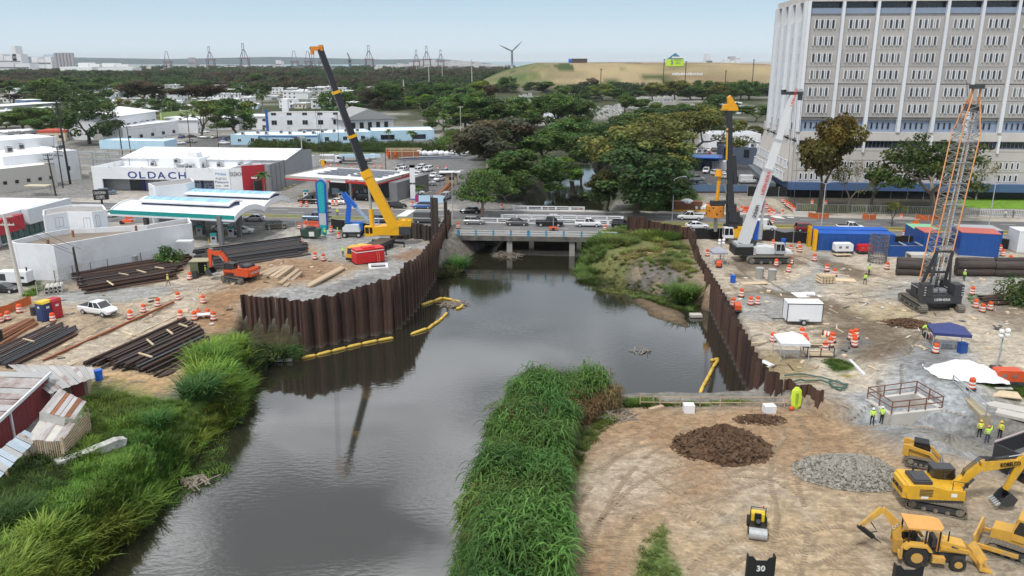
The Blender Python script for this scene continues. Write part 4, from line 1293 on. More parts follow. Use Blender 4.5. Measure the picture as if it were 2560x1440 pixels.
clump('elephant_grass',580,985,3.2,4.0,(0.13,0.20,0.05),'pale fountain shaped grass clump at the river bend on the left bank',TALLG,1.5,n=9)
clump('elephant_grass',500,985,2.8,3.0,(0.06,0.14,0.04),'darker bluish green grass clump left of the pale fountain one',TALLG,1.5,n=7)
clump('elephant_grass',448,1110,3.0,3.4,(0.09,0.21,0.04),'bright arching grass clump in the middle of the left bank',TALLG,1.5,n=8)
clump('elephant_grass',395,1060,2.0,2.0,(0.06,0.15,0.035),'small round grass clump on the lawn by the shacks',TALLG,1.5,n=4)
clump('elephant_grass',635,850,3.2,2.6,(0.075,0.13,0.035),'tuft of tall grass at the left end of the curved wall',TALLG,1.5,n=6)
clump('riverside_bush',660,900,2.4,4.0,(0.07,0.11,0.03),'dark bush hiding the left foot of the curved wall',BUSH,1.3,n=6,z=0.9)
clump('riverside_bush',735,890,1.8,3.0,(0.06,0.12,0.03),'green bush at the middle foot of the curved wall',BUSH,1.3,n=5,z=0.7)
clump('elephant_grass',705,895,2.0,2.6,(0.055,0.125,0.035),'low green clump at the foot of the curved wall',TALLG,1.5,n=6,z=0.2)
clump('elephant_grass',540,900,2.6,4.0,(0.11,0.22,0.035),'lush yellow green clump beside the steel stacks',TALLG,1.5,n=9)
clump('elephant_grass',1138,672,3.0,4.0,(0.06,0.16,0.035),'round dark green grass clump below the left bridge end',TALLG,1.5,n=8,z=0.5)
clump('riverside_bush',1115,690,2.2,3.2,(0.085,0.10,0.035),'brown green bush at the waterline by the long wall',BUSH,1.3,n=4,z=0.2)
clump('elephant_grass',1712,745,3.6,3.2,(0.11,0.20,0.04),'upright green clump where the right wall meets the bank',TALLG,1.5,n=7,z=1.0)
clump('elephant_grass',2570,760,4.2,3.2,(0.085,0.13,0.035),'bushy green plant at the right edge by the pipe pile',BUSH,1.3,n=6,z=4)
def forest():
 n=5200
 g=np.random.default_rng(3)
 y=570+1400*g.random(n)**1.05
 x=g.uniform(-1.05,.82,n)*y*.66
 z=ground(x,y)
 keep=(z<6.5)&((y>930+60*vnoise(x,y,90,3))|((x>-.19*y)&(x<-.03*y)))
 p=np.column_stack([x,y,z])[keep]
 y2=g.uniform(1500,3600,1900)
 p2=np.column_stack([g.uniform(-.68,.68,1900)*y2,y2,np.full(1900,4.0)])
 p2=p2[ground(p2[:,0],p2[:,1])<6]
 p=np.concatenate([p,p2])
 s=g.uniform(.75,1.35,len(p))
 s=s*np.where(p[:,1]>1500,1.5,1.0)
 k=fbm(p[:,0],p[:,1]*.6,120,5)
 t=np.where((k>.56)[:,None],np.array([.080,.070,.040]),np.array([.050,.085,.028]))
 t=t*g.uniform(.7,1.3,len(p))[:,None]
 src=[]
 for i in range(5):
  gq=np.random.default_rng(40+i)
  bl=[((gq.normal(0,2.2),gq.normal(0,2.2),gq.uniform(2.5,6.5)),(2.4,2.4,1.9)) for _ in range(9)]
  V,F,c=leaf_cloud(gq,bl,420,1.25,.7)
  src.append(np_mesh('massed_crown',V,F,c,LEAFI))
 scatter('forest',p,g.uniform(0,6.28,len(p)),np.column_stack([s*1.25,s*1.25,s]),t,src,'mangrove forest stretching to the harbour')
 n=1000
 x=g.uniform(60,820,n)
 y=800+g.uniform(0,60,n)
 p=np.column_stack([x,y,ground(x,y)])
 s=g.uniform(.8,1.2,n)
 scatter('tree_belt',p,g.uniform(0,6,n),np.column_stack([s,s,s*1.15]),np.array([.045,.080,.030])[None]*g.uniform(.75,1.25,n)[:,None],src,'dark tree belt at the foot of the landfill hill')
forest()
# ================================================================ BUILDINGS
def text(s,size,root,loc,m,rot=(PI/2,0,0),name='lettering',ext=.02,width=None,align='LEFT',shear=0.0,bold=0.0):
 cu=D.curves.new(name,'FONT')
 cu.body=s
 cu.size=size
 cu.extrude=ext
 cu.align_x=align
 cu.shear=shear
 cu.offset=bold
 cu.resolution_u=3
 o=D.objects.new(name,cu)
 C.objects.link(o)
 bpy.context.view_layer.update()
 me=D.meshes.new_from_object(o.evaluated_get(bpy.context.evaluated_depsgraph_get()))
 D.objects.remove(o)
 D.curves.remove(cu)
 me.materials.clear()
 me.materials.append(m)
 t=link(name,me,root,loc)
 t.rotation_euler=rot
 if width:
  xs=[v.co.x for v in me.vertices]
  if xs:
   t.scale=(width/(max(xs)-min(xs)),1,1)
 return t
_WM={}
FR_MATS={'white':WHITE,'dark':DGREY,'grey':LGREY}
def window_mesh(w,h,fr=.07,mull=0,m=WHITE,dp=.1,gm=None):
 """window in the xz plane, facing -y, centre bottom at origin: proud frame, set back pane, mullions"""
 key=(round(w,2),round(h,2),fr,mull,m.name,dp,gm.name if gm else '')
 if key not in _WM:
  mb=MB()
  mb.bx(-w/2,-w/2+fr,-dp,.02,0,h)
  mb.bx(w/2-fr,w/2,-dp,.02,0,h)
  mb.bx(-w/2+fr,w/2-fr,-dp,.02,0,fr)
  mb.bx(-w/2+fr,w/2-fr,-dp,.02,h-fr,h)
  for i in range(mull):
   x=-w/2+w*(i+1)/(mull+1)
   mb.bx(x-fr*.4,x+fr*.4,-dp*.8,.01,fr,h-fr)
  mb.bx(-w/2+fr,w/2-fr,-.03,.015,fr,h-fr,1)
  _WM[key]=mb.mesh('window',[m,gm or GLASS])
 return _WM[key]
class Bld:
 """a building in its own frame: x along the front, y to the back, z up from the ground"""
 def __init__(s,name,label,cat,a,b=None,group=None,rz=None,z=4.0):
  a=Vector(a)
  s.rz=math.atan2(b.y-a.y,b.x-a.x) if b is not None else(rz or 0)
  s.w=(Vector(b)-a).xy.length if b is not None else 0
  s.o=Vector((a.x,a.y,z))
  s.root=thing(name,label,cat,s.o,s.rz,group)
 def l(s,p):
  d=Vector(p)-s.o
  c,q=math.cos(-s.rz),math.sin(-s.rz)
  return Vector((d.x*c-d.y*q,d.x*q+d.y*c,d.z))
 def box(s,name,x0,x1,y0,y1,z0,z1,m,par=None):
  return obj(name,MB().bx(x0,x1,y0,y1,z0,z1),m,par or s.root)
 def part(s,name,mb,m,par=None):
  return obj(name,mb,m,par or s.root)
 def win(s,x,z,w,h,face='front',at_=0.0,name='window',**k):
  """face front/back: at_ is y; left/right: at_ is x and x is y"""
  o=link(name,window_mesh(w,h,**k),s.root)
  if face=='front':
   o.location=(x,at_,z)
  elif face=='back':
   o.location,o.rotation_euler=(x,at_,z),(0,0,PI)
  elif face=='left':
   o.location,o.rotation_euler=(at_,x,z),(0,0,-PI/2)
  else:
   o.location,o.rotation_euler=(at_,x,z),(0,0,PI/2)
  return o
 def shell(s,x0,x1,y0,y1,h,wall,roof,par=.5,t=.25,z0=0):
  """four walls with a parapet round a flat roof"""
  mb=MB()
  mb.bx(x0,x1,y0,y0+t,z0,h+par)
  mb.bx(x0,x1,y1-t,y1,z0,h+par)
  mb.bx(x0,x0+t,y0+t,y1-t,z0,h+par)
  mb.bx(x1-t,x1,y0+t,y1-t,z0,h+par)
  w_=s.part('wall',mb,wall)
  r=s.box('roof',x0+t,x1-t,y0+t,y1-t,h-.2,h,roof)
  return w_,r
 def door(s,x,w,h,m,at_=0.0,face='front',z=0.0):
  mb=MB()
  mb.bx(-w/2,w/2,-.05,.05,0,h)
  mb.bx(w*.32,w*.4,-.12,-.05,h*.45,h*.52,1)
  o=obj('door',mb,[m,GALV],s.root,(x,at_,z))
  if face=='left':
   o.location,o.rotation_euler=(at_,x,z),(0,0,-PI/2)
  elif face=='right':
   o.location,o.rotation_euler=(at_,x,z),(0,0,PI/2)
  return o
ROOFG=mat('grey_flat_roof',(0.30,0.29,0.28),0.9,var=0.15,scale=0.5,dirt=(0.16,0.15,0.13),dirt_amt=0.3)
def ac_unit(B,x,y,z,s=1.0,name='air_conditioner'):
 mb=MB()
 mb.bx(-.6*s,.6*s,-.45*s,.45*s,.12,1.1*s)
 mb.cyl((0,0,1.1*s),(0,0,1.16*s),.36*s,n=10,m=1)
 mb.bx(-.4*s,.4*s,-.46*s,-.44*s,.3,.9*s,1)
 mb.bx(-.55*s,.55*s,-.4*s,.4*s,0,.12,1)
 return obj(name,mb,[LGREY,DGREY],B.root,(x,y,z))
def tower():
 A,Bp=Vector((72,205,4)),Vector((155,198.2,4))
 B=Bld('office_tower','tall white and grey concrete tower block with rows of narrow windows','office building',A,Bp)
 W,Dp=B.w,31.0
 CW=mat('ribbed_tower_concrete',(0.43,0.405,0.385),0.85,var=0.12,scale=0.25,stretch=(1,1,.3),dirt=(0.22,0.20,0.18),dirt_amt=0.25,bump=.1)
 CP_=mat('beige_podium_concrete',(0.55,0.515,0.485),0.85,var=0.08,scale=0.3,stretch=(1,1,.4),dirt=(0.33,0.30,0.27),dirt_amt=0.18)
 PW=mat('white_tower_paint',(0.70,0.72,0.75),0.6,var=0.05,scale=.2,stretch=(1,1,.2),dirt=(0.50,0.50,0.50),dirt_amt=0.12)
 BLG=mat('blue_grey_storey',(0.26,0.32,0.43),0.6,var=.08)
 bay=8.1
 n=10
 z1,z2,z3=16.6,19.5,44.6
 zt=47.6
 B.box('ground_floor',3,W-1,3,Dp-1,0,2.2,DGREY)
 B.box('canopy_band',-1.2,W+1,-1.6,Dp,2.1,4.0,mat('blue_canopy_band',(0.07,0.13,0.27),.5,var=.08))
 B.box('podium_wall',0,W,0,Dp+6,4.0,z1-4,CP_)
 B.box('strip_window',.5,W-.5,.5,Dp+5,z1-4,z1-2.1,mat('strip_glass',(.05,.07,.11),.15,var=.3))
 B.box('podium_cornice',-.15,W+.2,-.2,Dp+6.1,z1-2.1,z1,CP_)
 B.box('recessed_storey',.9,W-.6,.9,Dp-.9,z1,z2,BLG)
 B.box('tower_core',.5,W-.3,.55,Dp-.5,z2,z3+.2,CW)
 B.box('attic_storey',1.4,W-1,1.4,Dp-1.4,z3+.2,zt,mat('attic_glass',(.06,.07,.09),.3,var=.3))
 B.box('roof',-.3,W+.3,-.5,Dp+.3,zt,zt+1.5,CP_)
 B.box('attic_rail',.2,W,.25,.55,z3+.2,z3+1.5,BLG)
 rows_z=[topz(A,y)-4 for y in(272,231,188,146,104,62)]
 hh=(rows_z[-1]-rows_z[0])/5
 pm=MB()
 pm.bx(-bay/2+.38,bay/2-.38,-.02,.45,-hh/2+.05,hh/2-.05)
 pme=pm.mesh('panel',CW)
 wm=MB()
 wm.bx(-.26,.26,-.06,.03,-.92,.92,1)
 for sx in(-.42,.42):
  wm.bx(sx-.10,sx+.10,-.38,.02,-1.12,1.12)
 wv=[wm.mesh('window',[PW,gm_]) for gm_ in(GLASS,GLASS,GLASS,mat('tinted_pane',(.05,.05,.055),.2),mat('blind_pane',(.16,.15,.14),.5))]
 for i in range(n):
  xc=(i+.5)*bay
  for k,z in enumerate(rows_z):
   link('panel',pme,B.root,(xc,0.0,z))
   for j in range(4):
    link('window',rnd.choice(wv),B.root,(xc+(j-1.5)*1.32,-.03,z+.15))
  if True:
   for j in range(4):
    B.win(xc+(j-1.5)*1.35,z1+.7,.62,1.7,at_=.88,m=BLG,name='window')
   B.win(xc,z3+1.6,6.6,1.25,at_=1.38,mull=5,m=MGREY,name='window')
   B.win(xc,z1-3.85,6.8,1.6,at_=.48,mull=6,m=BLG,name='window')
 for i in range(n+1):
  x=i*bay
  mb=MB()
  mb.ext([(-.42,z1+.0),(.42,z1+.0),(.34,zt),(-.34,zt)],-.55,.5)
  B.part('pilaster',mb,PW).location=(x+.05,0,0)
 for i in range(n*2):
  if i%2:
   for zc in(7.6,4.5):
    for j in range(4):
     B.win(i/2*bay+(j-1.5)*1.35-.2,zc,.78,1.8,at_=-.01,m=PW,fr=.16,dp=.15)
 for i in range(0,n,2):
  B.box('fin',i*bay+.1,i*bay+.6,-.5,.4,z1-5,z1-.8,PW)
 for z in(6.9,9.6,12.0):
  B.box('ledge',-.06,W,-.07,.02,z,z+.07,CONC)
 for k in range(5):
  y=.2+k*(Dp-1.6)/4
  mb=MB()
  mb.bx(-1.0,.6,y,y+1.3,z1-1.5,zt)
  B.part('side_pier',mb,PW)
  if k<4:
   B.box('side_wall',-.25,.5,y+1.3,y+(Dp-1.6)/4,z1,z3-1.5,PW)
   for z in rows_z:
    B.win(y+1.3+2.9,z-.9,1.1,2.0,'left',-.26,m=PW,gm=LGREY)
   B.win(y+4.2,z1+.2,1.8,1.8,'left',-.26,m=PW)
 for k in range(9):
  for zc in(7.2,4.3):
   B.win(1.6+k*4.0,zc,2.6,2.2,'left',-.05-.26*(14-zc-.6),m=PW,mull=5,gm=LGREY,fr=.16,dp=.3)
  if k%2:
   B.win(1.6+k*4.0,z1-3.8,2.6,1.6,'left',-.02,m=PW,mull=2)
 mb=MB()
 mb.ext([(-.0,4.0),(-2.6,4.0),(-.0,14)],.2,Dp+5.5,'y')
 B.part('battered_wall',mb,CP_)
 mb=MB()
 mb.beam((-3.6,6,2.2),(-3.6,34,3.6),2.0,.9)
 B.part('side_gallery',mb,mat('gallery_grey',(.13,.15,.18),.6))
 return B
tower()
def oldach():
 L_,Rr=P(236,478),P(578,484)
 B=Bld('shop_building','white air conditioning shop with big OLDACH lettering on its front','shop',L_,Rr)
 W,H=B.w,6.6
 NB=mat('sign_navy',(0.012,0.03,0.20),.5)
 x0,x1=W*.07,W*.885
 mb=MB()
 mb.bx(0,W,0,.4,3.4,H)
 mb.bx(0,x0,0,.4,0,3.4)
 mb.bx(x1,W,0,.4,0,3.4)
 B.part('front_wall',mb,WHITE)
 B.box('side_wall',0,.3,.4,17,0,H,WHITE)
 B.box('back_wall',0,W,17,17.3,0,H,WHITE)
 B.box('side_wall',W-.3,W,.4,17,0,H,WHITE)
 B.box('roof',.3,W-.3,.4,17,4.9,5.1,WHITE2)
 B.box('recess_wall',.3,W-.3,3.2,3.4,0,4.9,mat('pale_grey_shop_wall',(.36,.37,.38),.7))
 B.box('blue_fascia',x0,x1,2.9,3.2,3.0,3.5,NB)
 q=lambda zx:(zx/4-229)/(576-229)*W
 for a,b,m in((1225,1360,DGREY),(1515,1600,DGREY)):
  mb=MB()
  mb.bx(q(a),q(b),3.0,3.2,0,3.0)
  for i in range(6):
   mb.bx(q(a),q(b),2.96,3.0,.2+i*.47,.26+i*.47,1)
  B.part('roller_door',mb,[m,BLACK])
 for a,b in((1360,1385),(1775,1790),(1965,1985)):
  B.box('column',q(a),q(b),2.6,3.15,0,3.0,NB)
 for a,b in((1790,1965),(1985,2150)):
  mb=MB()
  mb.bx(q(a),q(b),2.9,3.1,.1,2.95)
  g=random.Random(int(a))
  for i in range(9):
   u,v=g.uniform(q(a)+.3,q(b)-.6),g.choice((.9,1.5,2.2))
   mb.bx(u,u+g.uniform(.2,.7),2.87,2.9,v,v+.3,1)
  B.part('shop_window',mb,[mat('shop_graphic',(.30,.34,.40),.3),NB])
 B.box('canopy_slab',q(1460),q(1600),1.6,3.2,2.8,3.0,WHITE)
 lz=lambda y:(476.5-y)/(476.5-416)*H
 for ch,a,b in(('O',1278,1372),('L',1390,1450),('D',1478,1560),('A',1585,1665),('C',1685,1768),('H',1788,1862)):
  text(ch,2.55,B.root,(q(a),-.03,lz(442.5)),NB,width=q(b)-q(a),bold=.03)
 text('REFRIGERATION, AIR CONDITIONING & VENTILATION SUPPLIES',.62,B.root,(q(1292),-.02,lz(450)),BLACK,width=q(1858)-q(1292))
 B.box('brand_panel',W*.887,W+.05,-.08,-.02,.1,H-.3,WHITE)
 for s_,y,sz,m in(('Midea',435.5,.95,mat('sign_light_blue',(.08,.25,.55),.5)),('FUJITSU',447,.85,MGREY),('Panasonic',455,.9,NB),('Amana    GREE',463,.55,BLACK),('Daikin',471,.7,MGREY),('Carrier   Rheem',478,.5,BLACK)):
  text(s_,sz,B.root,(W*.9 if y<450 else W*.893,-.1,lz(y)+.4),m,width=W*(.075 if y<450 else .095))
 for k in range(4):
  mb=MB()
  mb.cyl((0,0,0),(0,-.5,.35),.05,n=5)
  mb.ball((0,-.5,.3),.16,6,4)
  B.part('spot_lamp',mb,LGREY).location=(W*(.14+.24*k),0,H-.2)
 a=B.l(P(601,486))
 c=B.l(P(652,484))
 d=B.l(P(677,481))
 e=B.l(P(744,441))
 mb=MB()
 mb.beam((W,.2,H/2),(a.x,a.y+2,H/2),.3,H)
 B.part('return_wall',mb,WHITE)
 t=text('OLDACH',1.5,B.root,(W+.15,.05,H-2.0),BLACK,width=3.0)
 t.rotation_euler=(PI/2,0,math.atan2(a.y+2-.2,a.x-W))
 mb=MB()
 mb.beam((a.x,a.y+2,H/2+.3),(c.x,c.y+4,H/2+.3),.5,H+.6)
 B.part('red_wall',mb,DRED)
 mb=MB()
 mb.beam((a.x+3,a.y+1.9,1.6),(c.x-1,c.y+3.6,1.6),.5,3.2)
 B.part('entrance',mb,DGREY)
 B.box('sign_panel',(a.x+c.x)/2,c.x-.6,a.y+2.2,a.y+2.4,3.9,4.3,WHITE)
 GW=mat('grey_flank_paint',(.27,.28,.30),.7,var=.08,scale=.3)
 mb=MB()
 mb.beam((c.x,c.y+4,H/2+.4),(d.x,d.y,H/2+.4),.4,H+.8)
 B.part('flank_wall',mb,GW)
 mb=MB()
 mb.beam((d.x,d.y,H/2+.4),(d.x,d.y+11,H/2+.4),.4,H+.8)
 B.part('flank_wall',mb,GW)
 for i in range(4):
  B.box('pilaster',d.x+.1,d.x+.4,d.y+1+i*3,d.y+1.3+i*3,0,H+.6,GW)
 for i,y in enumerate((0,3.5,7)):
  mb=MB()
  mb.bc((d.x+1.6,d.y+6+y,.1),(.35,2.2,.2))
  B.part('wheel_stop',mb,mat('yellow_block',(.6,.48,.2),.8))
 x0,x1,y0,y1=B.l(P(330,392,11)).x,d.x,d.y+11.2,d.y+33
 mb=MB()
 mb.bx(x0,x1,y0,y0+.3,0,7.1)
 B.part('warehouse_wall',mb,WHITE)
 mb=MB()
 mb.ext([(y0+.3,0),(y1,0),(y1,8.0),((y0+y1)/2,8.9),(y0+.3,7.0)],x1-.35,x1,'x')
 B.part('gable_wall',mb,GW)
 ym=(y0+y1)/2+2
 nn=22
 mbs=MB()
 wS=(x1-x0+.8)/nn
 mbs.add([(0,y0-.4,7.12),(wS-.06,y0-.4,7.12),(wS-.06,ym,9.0),(0,ym,9.0),(0,y0-.4,7.25),(wS-.06,y0-.4,7.25),(wS-.06,ym,9.13),(0,ym,9.13)],[(3,2,1,0),(4,5,6,7),(0,1,5,4),(1,2,6,5),(2,3,7,6),(3,0,4,7)])
 sm=mbs.mesh('roof_sheet',WHITE2)
 for i in range(nn):
  link('roof_sheet',sm,B.root,(x0-.4+i*wS,0,0))
 mb=MB()
 mb.add([(x0,ym,9.1),(x1,ym,9.1),(x1,y1,7.6),(x0,y1,7.6)],[(0,1,2,3)])
 B.part('rear_roof',mb,WHITE2)
 for i in range(9):
  mb=MB()
  mb.bx(0,.12,-.12,0,5.1,7)
  B.part('downpipe',mb,LGREY).location=(x0+2+i*(x1-x0-3)/8,y0,0)
 B.box('roof_room',W*.34,W*.54,11,16.8,5.1,7.6,WHITE)
 B.box('roof_room',W*.54,W*.66,10,16.8,5.1,7.9,WHITE)
 B.box('tank_box',W*.55,W*.62,12,15,7.9,9.2,WHITE)
 B.box('roof_ledge',W*.46,W*.56,8.6,10.9,6.4,6.6,WHITE)
 for x,y in((W*.25,14),(W*.50,9.4),(W*.58,9),(W*.61,9),(W*.66,12),(W*.76,14),(W*.92,14)):
  ac_unit(B,x,y,5.1 if x!=W*.50 else 6.6,1.15)
oldach()
def wavy_station():
 a,b=P(275,526,9.6),P(586,541,9.6)
 B=Bld('petrol_station','petrol station with wavy white canopy, teal edge and blue rooflights','petrol station',a,b)
 W,Dp,zt=B.w,21.0,5.6
 TEAL=mat('teal_fascia',(0.01,0.28,0.27),.5)
 prof=[]
 nseg=28
 for i in range(nseg+1):
  y=Dp*i/nseg
  prof.append((y,zt-.2+1.25*abs(math.sin(PI*(y/Dp)*2))**.8))
 mb=MB()
 top=[(y,z) for y,z in prof]
 bot=[(y,z-.38) for y,z in reversed(prof)]
 n=len(top)
 vs=[(0,y,z) for y,z in top+bot]+[(W,y,z) for y,z in top+bot]
 m2=2*n
 fs=[(i,(i+1)%m2,m2+(i+1)%m2,m2+i) for i in range(m2)]
 for i in range(n-1):
  fs.append((m2+i,m2+i+1,m2+m2-2-i,m2+m2-1-i))
  fs.append((i+1,i,m2-1-i,m2-2-i))
 mb.add(vs,fs)
 B.part('canopy_roof',mb,WHITE2)
 mb=MB()
 mb.bx(.1,W-.1,-.25,-.02,4.95,5.75)
 B.part('fascia',mb,TEAL)
 mb=MB()
 mb.bx(0,W,-.3,.3,4.6,4.95)
 B.part('fascia_edge',mb,WHITE)
 for s in(0,W):
  mb=MB()
  mb.ext([(y,z+.25) for y,z in top]+[(y,z-.75) for y,z in reversed(top)],s-.15,s+.15,'x')
  B.part('wave_edge',mb,WHITE)
 for k,(yc,x0,x1) in enumerate(((Dp*.25,W*.16,W*.90),(Dp*.75,W*.22,W*1.0))):
  zc=zt+1.25
  mb=MB()
  mb.bx(x0+.4,x1-.4,yc-1.9,yc+1.9,zc-.6,zc+.2)
  B.part('rooflight_base',mb,NAVY)
  pr=[(yc+2.5*t,zc+.35+.55*math.cos(t*PI/2)) for t in(-1,-.66,-.33,0,.33,.66,1)]
  mb=MB()
  mb.ext(pr+[(y,z-.3) for y,z in reversed(pr)],x0,x1,'x')
  B.part('rooflight_frame',mb,WHITE)
  nP=24
  wP=(x1-x0-1.4)/nP
  mp_=MB()
  pp=pr[1:-1]
  mp_.ext([(y,z+.05) for y,z in pp]+[(y,z+.01) for y,z in reversed(pp)],0,wP-.08,'x')
  me=mp_.mesh('glass_panel',mat('pale_blue_panel',(.28,.55,.78),.25,var=.06,rv=.2))
  for i in range(nP):
   link('glass_panel',me,B.root,(x0+.7+i*wP,0,0))
 for px,py in((370,588),(508,586),(555,612),(600,590),(505,560),(600,562)):
  p=B.l(P(px,py))
  mb=MB()
  mb.bx(-.42,.42,-.35,.35,0,5.6)
  B.part('column',mb,MGREY).location=(p.x,p.y,0)
 return B
wavy_station()
def pump(loc,rz,label,skin):
 r=thing('fuel_pump',label,'fuel pump',loc,rz,'fuel pumps under the two canopies')
 mb=MB()
 mb.bx(-.55,.55,-.3,.3,.15,1.7)
 obj('body',mb,skin,r)
 obj('plinth',MB().bx(-1.1,1.1,-.55,.55,0,.15),LCONC,r)
 obj('top_sign',MB().bx(-.6,.6,-.34,.34,1.7,2.15),mat('pump_teal',(.02,.25,.26),.5),r)
 for s in(-1,1):
  obj('display',MB().bx(-.3,.3,s*.31-.015,s*.31+.015,1.05,1.5),CGLASS,r)
  mb=MB()
  mb.tube([(.5*s,.32,1.2),(.75*s,.4,.7),(.7*s,.4,.4),(.56*s,.32,.9)],.04,5)
  obj('hose',mb,BLACK,r)
 obj('bollard',MB().cyl((-.95,0,.15),(-.95,0,1.1),.09),mat('bollard_yellow',(.6,.4,.03),.6),r)
 return r
pump(P(536,611),.1,'fuel pump beside the front grey column of the wavy canopy',LGREY)
pump(P(578,592),.1,'fuel pump behind the white SUV under the wavy canopy',LGREY)
pump(P(500,590),.1,'fuel pump half hidden at the white building corner',LGREY)
pump(P(765,496),0,'left white fuel pump under the red edged canopy',WHITE)
pump(P(852,498),0,'right white fuel pump under the red edged canopy',WHITE)
def red_station():
 a,b=P(713,440,9.6),P(944,454,9.6)
 B=Bld('petrol_station','petrol station with flat canopy, red edge stripe and solar panels','petrol station',a,b)
 W,Dp,zt=B.w,B.l(P(988,427,9.6)).y,5.0
 FG=mat('canopy_fascia_grey',(.42,.40,.38),.6)
 B.box('canopy_roof',.2,W-.2,.2,Dp-.2,zt,zt+.55,WHITE2)
 for n_,x0,x1,y0,y1 in(('f',0,W,0,.2),('b',0,W,Dp-.2,Dp),('l',0,.2,.2,Dp-.2),('r',W-.2,W,.2,Dp-.2)):
  B.box('fascia',x0,x1,y0,y1,zt-.25,zt+.75,FG)
 B.box('red_stripe',-.04,W+.04,-.05,-.005,zt-.22,zt+.1,RED)
 B.box('red_stripe',W+.005,W+.05,-.04,Dp,zt-.22,zt+.1,RED)
 B.box('white_stripe',W*.50,W*.66,-.07,-.05,zt-.2,zt+.15,WHITE)
 text('TotalEnergies',1.25,B.root,(W*.66,-.08,zt-.2),RED,width=W*.28,bold=.02)
 t=text('Total',1.2,B.root,(W+.06,Dp*.62,zt-.2),RED,width=Dp*.3,bold=.02)
 t.rotation_euler=(PI/2,0,PI/2)
 pm=MB().bx(0,1.9,0,1.05,0,.06)
 pme=pm.mesh('solar_panel',mat('solar_cell',(.03,.045,.075),.15,var=.2))
 for r in range(4):
  for i in range(12):
   x=W*.20+i*2.0*(W*.72/25)*1.0+(.8 if i>5 else 0)
   o=link('solar_panel',pme,B.root,(x,Dp*.30+r*3.0,zt+.75))
   o.rotation_euler[0]=.12
   o.scale[0]=W*.72/25
 KG=mat('shop_dark_grey',(.10,.10,.105),.6)
 B.box('shop_wall',W*.22,W+.3,Dp*.55,Dp+1,0,zt-.3,KG)
 B.box('side_wall',W+.3,W+2.6,Dp*.25,Dp+3,0,zt-.2,MGREY)
 B.box('shop_window',W*.42,W*.80,Dp*.55-.08,Dp*.55-.01,.3,3.2,GLASS)
 for i in range(5):
  B.box('mullion',W*(.42+.095*i),W*(.425+.095*i),Dp*.55-.14,Dp*.55-.085,.3,3.2,LGREY)
 g=random.Random(4)
 for i in range(8):
  x=W*(.44+.045*i)
  B.box('poster',x,x+.7,Dp*.55-.2,Dp*.55-.15,.5,.5+g.uniform(.6,1.4),g.choice((WHITE,RED,LGREY,ORANGE)))
 for x in(.30,.34):
  mb=MB()
  mb.bx(-.5,.5,-.35,.35,0,1.6)
  mb.bx(-.3,.3,-.37,-.35,.6,1.3,1)
  B.part('ice_chest',mb,[WHITE,LBLUE]).location=(W*x,Dp*.5,0)
 for x,y in((.20,.3),(.58,.3),(.2,.8)):
  B.box('column',W*x-.3,W*x+.3,Dp*y-.3,Dp*y+.3,0,zt,WHITE)
 B.box('kerb_slab',W*.9,W+3.4,Dp*.2,Dp+3.4,.02,.15,LCONC)
 B.box('accessible_bay',W+3.5,W+5,Dp*.5,Dp*.75,.03,.04,BLUE)
red_station()
def white_building():
 B=Bld('abandoned_building','long white abandoned building with a dirty brown flat roof','building',P(42,692),rz=0)
 zr=5.3
 top=[(42,617),(137,621),(225,606),(320,590),(400,577),(478,566),(470,552),(370,571),(240,578),(175,580),(117,590),(28,612)]
 pl=[B.l(P(x,y,4+zr)) for x,y in top]
 n=len(pl)
 mb=MB()
 for i in range(n):
  a,b=pl[i],pl[(i+1)%n]
  mb.beam((a.x,a.y,zr/2+.3),(b.x,b.y,zr/2+.3),.3,zr+.6)
 B.part('wall',mb,WHITE)
 mb=MB()
 mb.ext([(p.x,p.y) for p in pl],zr-.5,zr-.25,'z')
 B.part('roof',mb,mat('dirty_brown_roof',(.24,.20,.165),.95,var=.25,scale=.3,dirt=(.13,.11,.09),dirt_amt=.4))
 for px,py in((183,589),(121,612),(341,577)):
  p=B.l(P(px,py,4+zr))
  B.box('roof_post',p.x-.15,p.x+.15,p.y-.15,p.y+.15,zr-.3,zr+.9,RUST)
 def block(label,f,base_z,h,wins):
  """upright white box on plan quad f (pixels at the roof height), open window holes facing us"""
  q=[B.l(P(x,y,4+base_z)) for x,y in f]
  m_=MB()
  for i in range(len(q)):
   a,b=q[i],q[(i+1)%len(q)]
   m_.beam((a.x,a.y,base_z+h/2),(b.x,b.y,base_z+h/2),.25,h)
  B.part('roof_block',m_,WHITE)
  m_=MB()
  m_.ext([(p.x,p.y) for p in q],base_z+h-.6,base_z+h-.3,'z')
  B.part('block_roof',m_,ROOFG)
  for i,t,w_,h_,z_ in wins:
   a,b=q[i],q[(i+1)%len(q)]
   p=a.lerp(b,t)
   ang=math.atan2(b.y-a.y,b.x-a.x)
   o=link('window',window_mesh(w_,h_,mull=1,m=LGREY,dp=.16),B.root,(p.x,p.y,base_z+z_))
   o.rotation_euler=(0,0,ang)
 block('l',[(117,590),(175,580),(238,580),(271,574),(262,560),(185,560),(117,575)],zr-.3,3.6,[(0,.6,1.4,1.7,1.2),(1,.75,1.2,2.5,.1),(2,.3,.8,2.0,.9)])
 block('r',[(401,577),(478,566),(496,560),(488,548),(385,566)],0,9.2,[(0,.75,1.6,3.0,.1),(1,.5,1.2,3.0,3.6),(4,.5,1.6,2.6,5.8)])
 a=B.l(P(450,648))
 B.box('door_canopy',a.x-.2,a.x+2.6,a.y-.6,a.y+.8,3.2,3.4,WHITE)
 for k,(px,py) in enumerate(((101,660),(109,660),(117,660),(121,662))):
  p=B.l(P(px,690))
  mb=MB()
  mb.tube([(p.x,p.y,1.5),(p.x,p.y,4.0),(p.x-.3,p.y,4.2)],.09 if k%2 else .14,6)
  B.part('vent_pipe',mb,DGREY if k%2 else LGREY)
